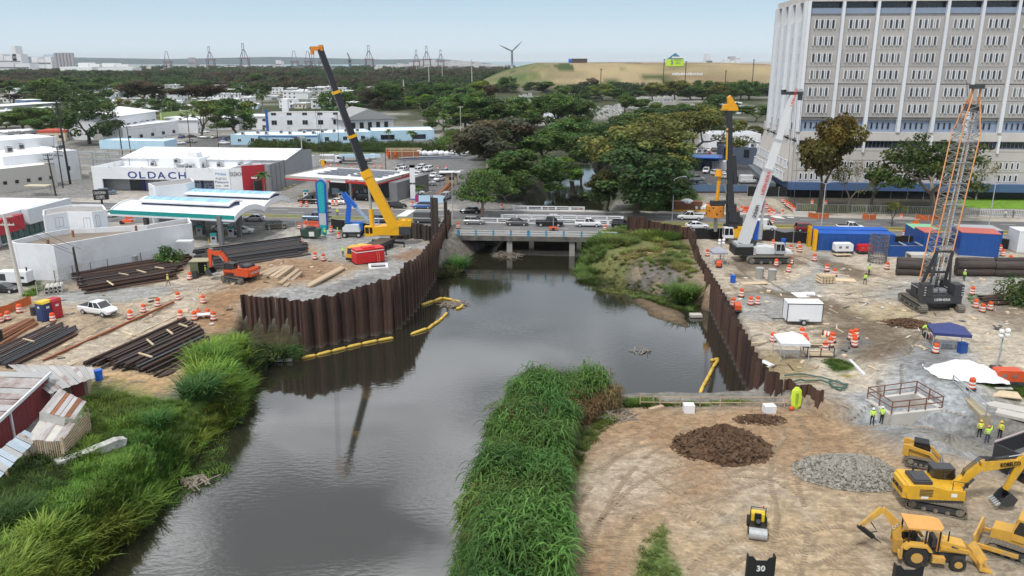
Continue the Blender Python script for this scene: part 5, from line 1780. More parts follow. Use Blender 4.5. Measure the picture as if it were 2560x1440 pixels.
white_building()
def red_shop():
 a,b=P(-70,640),P(165,566)
 B=Bld('shop_building','low white shop with a red sign block at the left edge','shop',a,b)
 W=B.w
 H=topz(P(165,566),497)-4
 B.box('wall',0,W,0,22,0,H-2.4,mat('shop_pale_wall',(.55,.57,.58),.7))
 B.box('upper_wall',-.1,W+.1,-.15,22.1,H-2.4,H,WHITE)
 B.box('roof',.3,W-.3,.3,21.6,H+.01,H+.03,WHITE2)
 B.box('fascia',W*.52,W+.6,-1.6,-.2,H-2.9,H+.1,mat('shop_fascia',(.58,.62,.65),.6,var=.04))
 B.box('sign_block',W*.1,W*.48,-1.4,-.2,H-3.4,H-.6,DRED)
 for i in range(12):
  x=W*.3+i*(W*.7/12)
  o=link('window',window_mesh(W*.7/12-.08,2.9,m=mat('teal_frame',(.05,.16,.16),.5),dp=.1,gm=mat('green_glass',(.10,.15,.15),.12,var=.1)),B.root,(x+.5,-.05,.5))
 B.box('sill',W*.28,W,-.3,.02,.25,.45,WHITE)
 mb=MB()
 mb.ball((W*.3,8,H+.5),.9,8,5,sz=.6)
 B.part('roof_vent',mb,WHITE2)
 r=thing('pole_sign','black CALIFORNIA CLOSETS sign board on a black post','sign',P(262,556),0)
 o=P(262,556)
 zt=topz(o,474)-4
 zb=topz(o,499)-4
 w_=34*mpp(o)
 obj('post',MB().cyl((0,0,-.1),(0,0,zb+.2),.22),BLACK,r)
 obj('board',MB().bx(-w_/2,w_/2,-.3,.3,zb,zt),BLACK,r).rotation_euler=(0,0,.25)
 for s_,z_ in(('CALIFORNIA',.56),('CLOSETS',.14)):
  t=text(s_,(zt-zb)*.42,r,(-w_*.4*(1 if z_>.3 else .7),-.33-w_*.4*.25,zb+(zt-zb)*z_),BAND,width=w_*(.8 if z_>.3 else .56))
  t.rotation_euler=(PI/2,0,.25)
red_shop()
def box_bld(label,fl,fr,depth,top,wall,roof,cat='building',name='building',par=.4,wins=(),z=4.0,eave=0.0,group=None):
 """fl, fr: base pixels of the front corners; top: pixel row of the top of the left front corner; wins: (face, n, z, w, h, frame, mullions)"""
 a,b=P(*fl,z),P(*fr,z)
 B=Bld(name,label,cat,a,b,group)
 H=topz(a,top)-z
 B.H=H
 if eave:
  B.box('wall',0,B.w,0,depth,0,H-.25,wall)
  B.box('roof',-eave,B.w+eave,-eave,depth+eave,H-.25,H,roof)
 else:
  B.shell(0,B.w,0,depth,H-par,wall,roof,par)
 for face,n,z_,w_,h_,fm,mu in wins:
  ln=B.w if face in('front','back') else depth
  for i in range(n):
   c=ln*(i+.5)/n
   B.win(c,z_,w_,h_,face,{'front':-.01,'back':depth+.01,'left':-.01,'right':B.w+.01}[face],m=fm,mull=mu)
 return B
b_=box_bld('big white flat roofed industrial hall with a stepped top, left of the substation',(20,470),(205,448),40,392,WHITE,WHITE2,'warehouse',wins=[('front',3,3,.9,1.2,DGREY,0),('right',2,2,1,2,DGREY,0)])
for x,y in((8,14),(14,20),(20,9),(5,26),(24,24)):
 ac_unit(b_,x,y,b_.H-.4,1.5)
b_.box('roof_block',3,26,22,39,b_.H-.4,b_.H+2.4,WHITE)
b_.box('blue_door',4,5.6,21.8,22,b_.H,b_.H+2.2,NAVY)
b2=box_bld('beige low factory wall with small square windows, left of the leaning pole',(-60,492),(145,466),20,430,mat('beige_wall',(.52,.50,.46),.7,var=.06),WHITE2,'factory',wins=[('front',7,2.2,.9,.9,DGREY,0)])
b3=box_bld('white hall with a hipped white roof and a band of blue windows',(300,350),(395,332),26,290,WHITE,WHITE2,'school hall',eave=1.2,wins=[('front',6,4.2,2.8,2.4,NAVY,1),('front',5,1.0,2.2,1.6,WHITE,1)])
mb=MB()
mb.add([(-1.4,-1.4,b3.H),(b3.w+1.4,-1.4,b3.H),(b3.w+1.4,27.4,b3.H),(-1.4,27.4,b3.H),(b3.w*.2,13,b3.H+2.6),(b3.w*.8,13,b3.H+2.6)],[(0,1,5,4),(1,2,5),(2,3,4,5),(3,0,4)])
b3.part('hip_roof',mb,WHITE2)
box_bld('low white annex in front of the hall with blue windows',(310,356),(448,336),12,318,WHITE,WHITE2,'school building',wins=[('front',5,1.0,2.0,1.4,DGREY,1)])
b4=box_bld('pale blue walled chapel annex with a rounded bell gable',(250,372),(412,375),9,350,LBLUE,WHITE2,'building')
mb=MB()
mb.ext([(2.2*math.cos(t),b4.H+2.4*math.sin(t)) for t in[PI*i/10 for i in range(11)]],0,.5)
b4.part('bell_gable',mb,CONC)
mb=MB()
mb.bx(-.12,.12,.1,.3,b4.H+2.4,b4.H+4.2)
mb.bx(-.5,.5,.1,.3,b4.H+3.3,b4.H+3.55)
b4.part('cross',mb,CONC)
b5=box_bld('white low house with a dark porch and sign lettering on its roof edge',(16,350),(97,345),12,330,WHITE,WHITE2,'house',name='house',wins=[('front',3,.8,2.2,1.6,DGREY,2)],eave=.6)
text('MUEBLERIA',1.0,b5.root,(1,-.65,b5.H-.2),BLACK)
b6=box_bld('cream house with an orange red band round its roof',(97,353),(165,352),12,327,mat('cream_wall',(.68,.58,.46),.7),WHITE2,'house',name='house',wins=[('front',3,1.2,1.6,1.3,DGREY,1),('right',2,1.2,1.2,1.3,DGREY,0)])
b6.box('red_band',-.1,b6.w+.1,-.1,12.1,b6.H-1.0,b6.H+.05,mat('brick_red_band',(.55,.10,.06),.6))
b7=box_bld('long pale blue school wing with a dark blue trim line',(578,362),(795,362),16,337,LBLUE,WHITE2,'school building',par=.3,wins=[('front',2,1.2,1.6,1.6,WHITE,1),('front',5,1.3,1.5,1.2,WHITE,1)])
b7.box('blue_trim',b7.w*.32,b7.w,-.12,.0,b7.H-.9,b7.H-.5,mat('school_blue',(.03,.12,.38),.6))
b7.box('blue_trim',b7.w*.32,b7.w*.335,-.12,0,0,b7.H-.9,MATS['school_blue'])
for i in range(7):
 ac_unit(b7,4+i*b7.w/7.5,4+(i*5)%9,b7.H-.3,1.2)
b8=box_bld('pale blue middle school wing with a grey double door',(795,360),(930,355),16,333,LBLUE,WHITE2,'school building',par=.3,wins=[('front',3,1.2,1.8,1.6,LGREY,1)])
for i in range(4):
 ac_unit(b8,3+i*5,6,b8.H-.3,1.2)
b9=box_bld('pale blue right school wing reaching the woods',(930,353),(1086,350),18,327,LBLUE,WHITE2,'school building',par=.3,wins=[('front',2,.6,6.0,2.0,NAVY,2)])
b10=box_bld('white two storey school block with paired grey windows behind the blue wing',(668,330),(860,328),16,284,WHITE,ROOFG,'school building',wins=[('front',5,3.4,2.6,2.2,LGREY,1),('front',5,8.0,2.4,1.2,LGREY,1)])
b10.box('blue_stripe',-.3,.9,-.2,.02,0,b10.H+2,MATS['school_blue'])
b10.box('tower',b10.w*.14,b10.w*.22,18,22,0,b10.H+6,WHITE)
b11=box_bld('open sided hall with a wide grey gable roof right of the crane boom',(865,335),(985,330),22,300,WHITE,LGREY,'school hall',eave=1.0)
mb=MB()
mb.add([(-2,-2,b11.H),(b11.w+2,-2,b11.H),(b11.w+2,25,b11.H),(-2,25,b11.H),(b11.w*.45,-2,b11.H+5),(b11.w*.45,25,b11.H+5)],[(1,2,5,4),(0,4,5,3),(0,1,4),(2,3,5)])
b11.part('gable_roof',mb,mat('grey_sheet_roof',(.33,.33,.33),.6,var=.1))
for i in range(5):
 b11.box('dark_bay',b11.w*(.12+.17*i),b11.w*(.2+.17*i),-.05,0,0,b11.H-1.4,BLACK)
b12=box_bld('grey machine house standing on the school roof',(745,332),(815,332),5,305,MGREY,LGREY,'plant room',z=7.4)
box_bld('white garden wall shed left of the petrol station roof',(745,426),(790,418),10,395,WHITE,WHITE2,'shed',name='shed')
s1=box_bld('slate blue police station annex with roof machines',(1790,405),(1890,415),18,362,SLATE,LGREY,'police station',wins=[('front',2,2.5,2.0,2.6,DGREY,1),('left',2,2.5,1.2,2,DGREY,0)])
for i in range(5):
 ac_unit(s1,2.5+3*i,4,s1.H-.4,1.3)
s2=box_bld('low grey walled annex beside the blue canopy',(1712,402),(1770,402),14,383,MGREY,LGREY,'building')
for i in range(4):
 ac_unit(s2,2+2*i,5,s2.H-.4,1.2)
s3=box_bld('white flat roofed block behind the police station',(1770,372),(1900,372),16,335,WHITE,LGREY,'building',wins=[('front',1,1.2,14,1.6,NAVY,5)])
cp=Bld('car_canopy','blue roofed canopy over a white container and a slate shed','canopy',P(1735,428),P(1795,430))
cp.box('roof',-1,cp.w+1,-1,9,4.2,4.5,BLUE2)
for x in(0,cp.w):
 for y in(0,8):
  cp.box('post',x-.1,x+.1,y-.1,y+.1,0,4.2,MGREY)
cp.box('back_wall',0,cp.w,8.2,8.4,0,4.2,SLATE)
sh=Bld('shed','slate grey shed under the blue canopy','shed',P(1738,425),P(1770,427))
sh.shell(0,sh.w,2,6,2.8,SLATE,LGREY,.1)
sh.door(sh.w*.5,1.1,2.1,DGREY,2.0)
ct=Bld('storage_container','white container under the blue canopy','container',P(1773,426),P(1792,429))
ct.box('body',0,ct.w,1,7,0.15,2.9,WHITE)
for i in range(4):
 ct.box('rib',ct.w*(.1+.25*i),ct.w*(.14+.25*i),.95,1.0,.2,2.8,LGREY)
ct.box('skid',0,ct.w,1.2,6.8,0,.15,DGREY)
mw=Bld('boundary_wall','slate blue boundary wall of the police car park','wall',P(1700,482),P(1868,482))
mw.box('wall',0,mw.w,0,.25,0,2.0,mat('fence_slate_blue',(.10,.17,.28),.7,var=.1))
mw.box('plinth',0,mw.w,-.15,0,0,.35,RUSTP)
for i in range(8):
 mw.box('pier',mw.w*i/7-.2,mw.w*i/7+.2,-.06,.32,0,2.1,MATS['fence_slate_blue'])
BLKM=mat('black_screen_mesh',(.010,.010,.011),.8,var=.3,scale=.8)
def fence(label,pts,h,m,post=3.0,name='fence',cat='fence',pm=None,panel='screen',thick=.05,z=None,top=None,group=None):
 """posts and one sheet per bay along the pixel polyline pts"""
 w_=[P(a,b,z) if z is not None else at(a,b) for a,b in pts]
 root=thing(name,label,cat,w_[0],0,group)
 o=w_[0]
 for a,b in zip(w_,w_[1:]):
  L_=(b-a).length
  n=max(1,round(L_/post))
  for i in range(n):
   p,q=a.lerp(b,i/n)-o,a.lerp(b,(i+1)/n)-o
   mb=MB()
   mb.cyl((p.x,p.y,p.z-.1),(p.x,p.y,p.z+h+.1),.06,n=6)
   obj('post',mb,pm or GALV,root)
   if panel=='screen':
    sag=rnd.uniform(0,.12)*h
    mb=MB()
    u=(q-p).normalized()*.05
    mb.add([p+u,q-u,q-u+Vector((0,0,h)),(p+q)/2+Vector((0,rnd.uniform(-.2,.2),h-sag)),p+u+Vector((0,0,h))],[(0,1,2,3,4)])
    obj('screen',mb,m,root)
   elif panel=='rails':
    for z_ in(h*.45,h):
     obj('rail',MB().beam(p+Vector((0,0,z_)),q+Vector((0,0,z_)),thick*1.6),m,root)
   elif panel=='bars':
    obj('rail',MB().beam(p+Vector((0,0,h)),q+Vector((0,0,h)),.08),m,root)
    obj('rail',MB().beam(p+Vector((0,0,.15)),q+Vector((0,0,.15)),.08),m,root)
    mb=MB()
    k=max(3,int((q-p).length/.35))
    for j in range(k):
     r_=p.lerp(q,(j+.5)/k)
     mb.bx(r_.x-.025,r_.x+.025,r_.y-.025,r_.y+.025,r_.z+.15,r_.z+h)
    obj('bars',mb,m,root)
   elif panel=='mesh':
    mb=MB()
    for z_ in(.1,h*.5,h):
     mb.beam(p+Vector((0,0,z_)),q+Vector((0,0,z_)),.035)
    k=max(3,int((q-p).length/.5))
    for j in range(k):
     r_=p.lerp(q,(j+.5)/k)
     mb.bx(r_.x-.008,r_.x+.008,r_.y-.008,r_.y+.008,r_.z+.1,r_.z+h)
    obj('wire_mesh',mb,m,root)
 return root
fence('long black screen fence below the tower podium',[(1868,490),(1985,492),(2390,500)],2.6,BLKM,4)
fence('black screen fence along the road beside the drilling rig',[(1735,598),(1860,598),(1935,604),(2030,610)],2.2,BLKM,4)
fence('black screen fence behind the blue containers',[(2210,612),(2330,618),(2500,622),(2620,628)],2.0,BLKM,4)
fence('sagging black screen fence behind the blue boom lift',[(828,572),(900,582),(985,590)],2.2,BLKM,4)
fence('white railing on a blue kerb in front of the tower lawn',[(2448,541),(2680,548)],1.7,WHITE,3,panel='bars')
fence('pale grey railing on the far pavement below the trees',[(1990,530),(2200,534),(2440,541)],1.9,LGREY,3,panel='bars')
fence('wooden post and rail fence with orange net sections on the far pavement',[(2018,543),(2250,548),(2600,556)],1.0,PWOOD,3.2,panel='rails',pm=PWOOD)
ONET=mat('orange_net',(.55,.13,.035),.8,var=.25,scale=3)
for x0,x1,y,lab in((2020,2072,544,'orange safety net round the tall orange brown tree trunk'),(2155,2190,547,'small orange safety net round the thin middle tree'),(2288,2352,549,'orange safety net round the open green tree trunk'),(0,80,790,'orange plastic safety net at the left edge by the toilets')):
 fence(lab,[(x0,y),((x0+x1)/2,y+(4 if y<600 else-14)),(x1,y+(2 if y<600 else-30))],1.3,ONET,2.5)
fence('wire fence with dark posts along the white abandoned building',[(140,712),(185,698),(230,690),(272,681),(355,664),(440,652)],2.2,GALV,6,panel='mesh',pm=DGREY)
fence('galvanised frame fence by the concrete pipes',[(95,742),(208,726)],2.2,GALV,3,panel='mesh')
fence('wire fence along the petrol forecourt behind the pile stack',[(560,590),(640,583),(740,572),(800,566)],1.5,GALV,3,panel='mesh')
fence('timber handrail along the river edge of the brown lot',[(1600,1016),(1700,1018),(1800,1018),(1900,1018),(2022,1019)],1.15,WOOD,2.6,panel='rails',pm=WOOD)
fence('short timber handrail right of the wall end',[(2035,1022),(2080,1032),(2120,1045)],1.2,WOOD,2.6,panel='rails',pm=WOOD)
HB={}
def house_proto(i):
 """a flat roofed concrete house: walls, roof slab with parapet, windows, door, water tank"""
 g=random.Random(50+i)
 w_,d,h=g.uniform(9,14),g.uniform(9,13),g.choice((3.2,3.4,6.2))
 wm_=[WHITE,mat('cream_house',(.66,.60,.50),.7,var=.05),mat('pale_grey_house',(.55,.56,.57),.7,var=.05),mat('pale_aqua_house',(.50,.62,.66),.7,var=.05),WHITE][i%5]
 r=thing('house','x','house',(0,0,0),0,'flat roofed houses of the neighbourhood')
 obj('wall',MB().bx(-w_/2,w_/2,0,d,0,h),wm_,r)
 mb=MB()
 e=.5
 mb.bx(-w_/2-e,w_/2+e,-e,d+e,h,h+.22)
 for q in((-w_/2-e,w_/2+e,-e,-e+.2),(-w_/2-e,w_/2+e,d+e-.2,d+e),(-w_/2-e,-w_/2-e+.2,-e+.2,d+e-.2),(w_/2+e-.2,w_/2+e,-e+.2,d+e-.2)):
  mb.bx(*q,h+.22,h+.5)
 obj('roof',mb,WHITE2,r)
 for k in range(3):
  for z in((1.0,) if h<5 else(1.0,4.0)):
   o=link('window',window_mesh(1.5,1.2,mull=1,m=LGREY),r,(-w_/2+w_*(k+.5)/3,-.01,z))
 mb=MB().bx(-.5,.5,-.05,.02,0,2.1)
 obj('door',mb,DGREY,r,(w_*.3,-.02,0))
 mb=MB()
 mb.cyl((0,0,0),(0,0,1.2),.6,n=8)
 obj('water_tank',mb,g.choice((LGREY,DGREY,WHITE)),r,(w_*.25,d*.6,h+.22))
 if i%2:
  obj('carport',MB().bx(-w_/2-4,-w_/2-.5,.3,6,2.5,2.7).bx(-w_/2-3.9,-w_/2-3.7,.4,.6,0,2.5),WHITE2,r)
 return Proto(r)
HP=[house_proto(i) for i in range(8)]
def houses(y0,y1,x0,x1,n,phrase,seed,adj=('white','cream','pale grey','pale aqua','white')):
 g=random.Random(seed)
 for i in range(n):
  px=x0+(x1-x0)*(i+g.uniform(.25,.75))/n
  py=y0+(y1-y0)*(i+.5)/n+g.uniform(-2,2)
  k=g.randrange(8)
  b=P(px,py)
  HP[k](b,g.uniform(-.25,.25)+(PI/2 if g.random()<.2 else 0),f'{adj[k % 5]} house, {ordinal(i, n)} from the left {phrase}',scale=(g.uniform(.85,1.25),g.uniform(.85,1.2),g.uniform(.9,1.1)))
houses(226,226,5,640,19,'in the farthest row by the forest',1)
houses(240,240,5,640,17,'in the second farthest row of houses',2)
houses(256,254,10,640,16,'in the row behind the white hall',3)
houses(278,274,180,640,12,'in the row right behind the white hall roof',4)
houses(234,234,680,940,11,'in the far row behind the school',5)
houses(248,247,680,930,9,'in the middle row behind the school',6)
houses(272,270,700,900,5,'in the near row behind the school',7)
houses(305,300,20,150,3,'in front of the long white roofed house',8)
houses(330,325,420,660,4,'around the lawn left of the school',9)
houses(216,214,1500,1900,7,'beyond the cemetery at the wood edge',10)
houses(285,280,1780,1900,3,'left of the tower at mid height',12)
for h_ in HP:
 h_.done()
box_bld('long white roofed building with a grey wall at the upper left',(15,300),(148,288),16,265,mat('grey_house_wall',(.50,.50,.49),.7),WHITE2,'building',eave=1.2)
box_bld('white and blue two storey house at the upper left',(70,285),(107,283),12,250,mat('blue_house',(.16,.28,.50),.7),WHITE2,'house',name='house',eave=.5,wins=[('front',4,1.5,1.4,1.6,WHITE,0)])
b_=box_bld('lime green low wall round the lawn left of the school',(405,302),(500,292),1,282,mat('lime_wall',(.45,.55,.24),.8),MATS['lime_wall'],'wall',name='garden_wall')
b_=box_bld('white cemetery chapel with a plain front among the trees',(1380,305),(1432,303),10,268,WHITE,WHITE2,'chapel',wins=[('front',2,2,1,2,DGREY,0)])
g=np.random.default_rng(12)
GM=[]
for i in range(3):
 mb=MB()
 mb.bx(-.5,.5,-1.1,1.1,0,.5)
 mb.bx(-.4,.4,.9,1.1,.5,.8+.15*i)
 if i:
  mb.bx(-.07,.07,.95,1.05,.9,1.5)
  mb.bx(-.25,.25,.95,1.05,1.2,1.32)
 GM.append(mb.mesh('grave_slab',mat('grave_marble',(.42,.42,.41),.7,var=.2,rv=.3)))
gp=np.concatenate([fill(q,n,4) for q,n in(([(1240,262),(1300,240),(1330,235),(1330,265),(1280,285)],420),([(1530,268),(1590,246),(1690,240),(1700,252),(1600,272),(1545,280)],520),([(1400,285),(1520,265),(1560,275),(1540,300),(1420,300)],300),([(1180,255),(1240,258),(1230,275),(1185,272)],120))])
s_=g.uniform(.8,1.25,len(gp))
scatter('cemetery_graves',gp,np.where(g.random(len(gp))<.5,.1,.15),np.column_stack([s_,s_,s_]),np.ones((len(gp),3)),GM,'rows of white graves in the cemetery')
# ================================================================ CARS, DRUMS, PEOPLE
KINDS={'sedan':(4.7,.9,[(-2.35,.84,.42,.82),(-2.2,.96,.27,.98),(-1.2,1,.22,1.0),(1.0,1,.22,.97),(1.9,.97,.24,.82),(2.35,.82,.4,.62)],(-1.85,1.15,-1.1,.25,1.46)),'suv':(4.7,.93,[(-2.35,.9,.45,.95),(-2.25,.98,.32,1.08),(-1.2,1,.28,1.1),(1.1,1,.28,1.1),(2.1,.96,.3,1.0),(2.35,.84,.42,.72)],(-2.2,1.3,-1.95,.5,1.74)),'pickup':(5.7,.98,[(-2.85,.95,.55,1.1),(-2.75,.98,.42,1.16),(-1,1,.38,1.18),(1.3,1,.38,1.18),(2.5,.97,.4,1.1),(2.85,.86,.5,.8)],(-.75,1.55,-.6,.8,1.92)),'van':(5.8,1.0,[(-2.9,.96,.4,1.2),(-2.8,1,.34,1.3),(0,1,.32,1.3),(1.9,1,.32,1.25),(2.6,.94,.34,1.0),(2.9,.84,.45,.75)],(-2.88,2.1,-2.85,1.2,2.5))}
CARP={}
def car_mesh(kind):
 L_,hw,st,(cb,cf,tb,tf,rz_)=KINDS[kind]
 r=thing('parked_car','x',{'pickup':'pickup truck','van':'van','suv':'car','sedan':'car'}[kind])
 mb=MB()
 rings=[]
 for x,k,z0,zb in st:
  h=hw*k
  rings.append([(x,-h*.92,z0),(x,-h,z0+.22),(x,-h,zb-.14),(x,-h*.88,zb),(x,h*.88,zb),(x,h,zb-.14),(x,h,z0+.22),(x,h*.92,z0)])
 mb.loft(rings)
 belt=st[2][3]-.02
 wb,wt=hw*.92,hw*.76
 if kind=='van':
  mb.loft([[(cb,-wb,belt),(cb,wb,belt),(.7,wb,belt),(.7,-wb,belt)],[(tb,-wb*.95,rz_-.1),(tb,wb*.95,rz_-.1),(.7,wb*.95,rz_-.1),(.7,-wb*.95,rz_-.1)]])
 obj('body',mb,WCAR,r)
 x0=.72 if kind=='van' else cb
 t0=.72 if kind=='van' else tb
 mb=MB()
 mb.loft([[(x0,-wb,belt),(x0,wb,belt),(cf,wb,belt),(cf,-wb,belt)],[(t0,-wt,rz_-.06),(t0,wt,rz_-.06),(tf,wt,rz_-.06),(tf,-wt,rz_-.06)]])
 obj('windows',mb,CGLASS,r)
 mb=MB()
 mb.loft([[(tb,-wt-.02,rz_-.09),(tb,wt+.02,rz_-.09),(tf,wt+.02,rz_-.09),(tf,-wt-.02,rz_-.09)],[(tb+.12,-wt+.1,rz_),(tb+.12,wt-.1,rz_),(tf-.15,wt-.1,rz_),(tf-.15,-wt+.1,rz_)]])
 for s in(-1,1):
  for u,v in(((x0,wb),(t0,wt)),((cf,wb),(tf,wt)))+((((x0+cf)/2-.1,wb),((t0+tf)/2-.1,wt)),):
   mb.beam((u[0],s*(u[1]+.01),belt),(v[0],s*(v[1]+.01),rz_-.07),.1,.07)
 obj('roof',mb,WCAR,r)
 if kind=='pickup':
  obj('cargo_bed',MB().bx(-2.7,-.85,-.78,.78,.8,belt+.05),BLACK,r)
 for sx in(-1,1):
  for sy in(-1,1):
   rr=.38 if kind in('pickup','van') else .34
   wx=sx*L_*.315
   wo=obj('wheel',MB().cyl((0,-.13,0),(0,.13,0),rr,n=12),RUBBER,r,(wx,sy*(hw-.1),rr))
   obj('rim',MB().cyl((0,sy*.12,0),(0,sy*.15,0),rr*.6,n=8),LGREY,wo)
 for s in(-1,1):
  obj('headlight',MB().bx(L_/2-.18,L_/2-.02,s*hw*.72-.16,s*hw*.72+.16,.62,.8),LGREY,r)
  obj('tail_light',MB().bx(-L_/2-.01,-L_/2+.12,s*hw*.8-.09,s*hw*.8+.09,.7,.98),RED,r)
 obj('front_grille',MB().bx(L_/2-.12,L_/2+.0,-hw*.5,hw*.5,.42,.62),BLACK,r)
 return Proto(r)
PAINTS={'white':None,'black':mat('black_car_paint',(.012,.012,.014),.2,coat=.6,var=.02),'silver':mat('silver_car_paint',(.42,.43,.44),.3,metal=.4,var=.02),'grey':mat('grey_car_paint',(.12,.125,.13),.3,metal=.3,var=.02),'red':mat('dark_red_car_paint',(.22,.015,.02),.25,coat=.5,var=.02),'blue':mat('blue_car_paint',(.03,.10,.32),.25,coat=.5,var=.02),'steel blue':mat('steel_blue_car_paint',(.16,.22,.30),.3,metal=.3,var=.02),'olive':mat('olive_car_paint',(.10,.09,.06),.35,var=.02)}
def car(kind,colour,px,py,deg,label,group='vehicles on the avenue',z=4.03):
 if kind not in CARP:
  CARP[kind]=car_mesh(kind)
 sw={WCAR:PAINTS[colour]} if PAINTS[colour] else None
 p=P(px,py,z) if z is not None else at(px,py)
 return CARP[kind](p,R(deg),label,group,rnd.uniform(.96,1.04),sw)
RD=-4.0
for k,c,px,py,d,lab in(('suv','silver',1186,560,RD,'silver boxy SUV at the left end of the near bridge'),('sedan','grey',1293,563,RD,'dark grey car on the bridge, second from the left'),('pickup','black',1374,565,RD,'black pickup on the middle of the bridge'),('pickup','white',1470,566,RD,'white pickup on the right half of the bridge'),('suv','black',1555,569,RD,'dark car half hidden behind the brown wall end'),('sedan','white',1742,571,RD+6,'white car with a red door logo beside the tall rig'),('pickup','white',1725,549,RD+176,'white pickup on the far carriageway left of the rig'),('van','white',1905,576,RD,'tall white delivery van behind the white crane boom'),('suv','red',2015,578,RD,'dark red hatchback before the blue containers'),('pickup','white',2125,576,RD,'white utility truck with a boxed bed behind the containers'),('sedan','white',637,552,RD+180,'white sports sedan beside the wavy canopy'),('sedan','white',268,542,RD,'white police style car left of the wavy canopy'),('pickup','steel blue',790,551,RD,'steel blue pickup behind the upright paddle board'),('suv','grey',955,556,RD,'grey car hidden behind the crane boom foot'),('van','grey',1068,557,RD,'dark grey box van left of the tall piles'),('sedan','black',1176,533,RD+180,'black sedan on the far carriageway under the median tree'),('suv','black',993,521,20,'black SUV crossing out of the petrol station'),('suv','blue',1056,521,RD+180,'blue and silver small SUV at the station exit'),('sedan','white',840,510,RD+180,'white car in front of the red edged station'),('pickup','black',775,508,RD+180,'dark pickup at the left end of the red edged station'),('suv','black',905,500,170,'black car under the red edged canopy'),('suv','olive',692,571,15,'olive brown SUV on the forecourt beside the board'),('suv','white',556,578,RD+170,'white SUV under the wavy canopy left of a column'),('sedan','white',608,583,RD+10,'white car nose out from under the wavy canopy'),('suv','steel blue',268,486,25,'blue car parked at the air conditioning shop')):
 car(k,c,px,py,d,lab)
rows_=[(1000,424,'silver'),(1028,430,'grey'),(1006,431,'white'),(1043,431,'white'),(1052,424,'white'),(1044,441,'white'),(1070,428,'white'),(1085,443,'white'),(1110,437,'black'),(998,447,'grey'),(1056,449,'white'),(1098,452,'white')]
rows_.sort()
for i,(px,py,c) in enumerate(rows_):
 car(rnd.choice(('sedan','suv')),c,px,py,250+rnd.uniform(-12,12),f'{c} car, {ordinal(i, len(rows_))} from the left in the yard right of the station','cars parked in the yard')
for k,c,px,py,d,lab in(('pickup','silver',1065,463,0,'silver pickup parked by the yard fence'),('pickup','white',1035,490,40,'white pickup nose under the fan palm'),('suv','silver',1112,498,250,'silver SUV driving out beside the rusty piles'),('suv','white',1765,432,250,'white car in front of the slate shed'),('suv','white',1740,452,10,'white SUV in the police car park, left'),('sedan','steel blue',1755,467,5,'blue grey sedan by the boundary wall'),('suv','white',1795,437,20,'white SUV behind the drilling rig mast'),('suv','black',1838,455,10,'black police SUV right of the rig mast'),('van','white',1872,458,5,'white van beside the white crane boom'),('sedan','white',1815,446,15,'white sedan between the rig mast and the black SUV')):
 car(k,c,px,py,d,lab,'cars parked off the avenue')
far_=[(560,360,'white'),(603,361,'silver'),(688,360,'white'),(455,345,'blue'),(480,344,'black'),(508,346,'silver'),(535,345,'white'),(512,332,'white'),(450,360,'white'),(478,357,'grey'),(425,351,'white'),(560,352,'blue')]
far_.sort()
for i,(px,py,c) in enumerate(far_):
 car('sedan',c,px,py,rnd.choice((0,10,90)),f'{c} car, {ordinal(i, len(far_))} from the left in the car park by the school','cars parked by the school')
pl_=[(x,y) for y,n,x0 in((386,5,1702),(378,6,1700),(394,4,1705)) for x in[x0+17*j for j in range(n)]]
for i,(px,py) in enumerate(sorted(pl_)):
 car('sedan',('white','silver','white','red','grey')[i%5],px,py,85,f'{("white", "silver", "white", "red", "grey")[i % 5]} car, {ordinal(i, len(pl_))} from the left in the tight police yard','cars in the police yard')
car('pickup','white',247,785,-22,'white crew pickup standing alone on the left dirt yard','vehicles on the site',None)
car('sedan','black',12,730,-5,'black car cut by the left edge','vehicles on the site',None)
for k in CARP.values():
 k.done()
def drum():
 r=thing('traffic_drum','x','traffic drum')
 mb=MB()
 n=12
 def ring(rad,z):
  return[(rad*math.cos(2*PI*i/n),rad*math.sin(2*PI*i/n),z) for i in range(n)]
 mb.loft([ring(.32,.08),ring(.31,.36),ring(.29,.37),ring(.285,.68),ring(.27,.69),ring(.26,.98),ring(.2,1.03)])
 obj('body',mb,SIGNO,r)
 for z0,z1,a,b in((.22,.38,.325,.318),(.54,.7,.30,.293)):
  obj('band',MB().loft([ring(a,z0),ring(b,z1)]),BAND,r)
 obj('base',MB().cyl((0,0,0),(0,0,.1),.42,.38,10),RUBBER,r)
 obj('handle',MB().bx(-.12,.12,-.03,.03,1.0,1.12),SIGNO,r)
 return Proto(r)
DR=drum()
def drums(phrase,pts,lying=(),s=1.18):
 pts=sorted(pts)
 for i,(px,py) in enumerate(pts):
  o=DR(at(px,py),rnd.uniform(0,6),f'traffic drum, {ordinal(i, len(pts))} from the left {phrase}' if len(pts)>1 else f'traffic drum {phrase}','orange and white traffic drums',s)
  if i in lying:
   o.rotation_euler=(PI/2,0,rnd.uniform(0,3))
   o.location.z+=.36
  else:
   o.rotation_euler[0]=rnd.uniform(-.05,.05)
drums('along the dirt track by the white pickup',[(327,797),(360,781),(396,766),(446,750),(509,758)])
drums('behind the steel stack with the white board',[(452,797),(487,800),(497,795),(520,793),(534,801)])
drums('in the orange net corner at the left edge',[(3,806),(20,800),(49,782),(133,804)])
drums('beside the dark steel beams near the green shed',[(475,699)])
drums('on the gravel left of the red power pack',[(788,648),(809,652)])
drums('beside the blue lift and the paddle board',[(829,580),(847,596),(853,572)])
drums('lying on the black pile stack',[(747,610),(758,624)],(0,1))
drums('at the forecourt edge by the red barrier',[(749,572),(763,571),(766,565)])
drums('in front of the red edged station',[(753,516),(767,516),(832,514),(841,514),(1031,516)])
drums('along the far edge of the station yard',[(812,419),(819,419),(827,417),(845,420),(936,420),(952,420),(995,425),(1054,423),(1095,424),(1116,423),(880,421)])
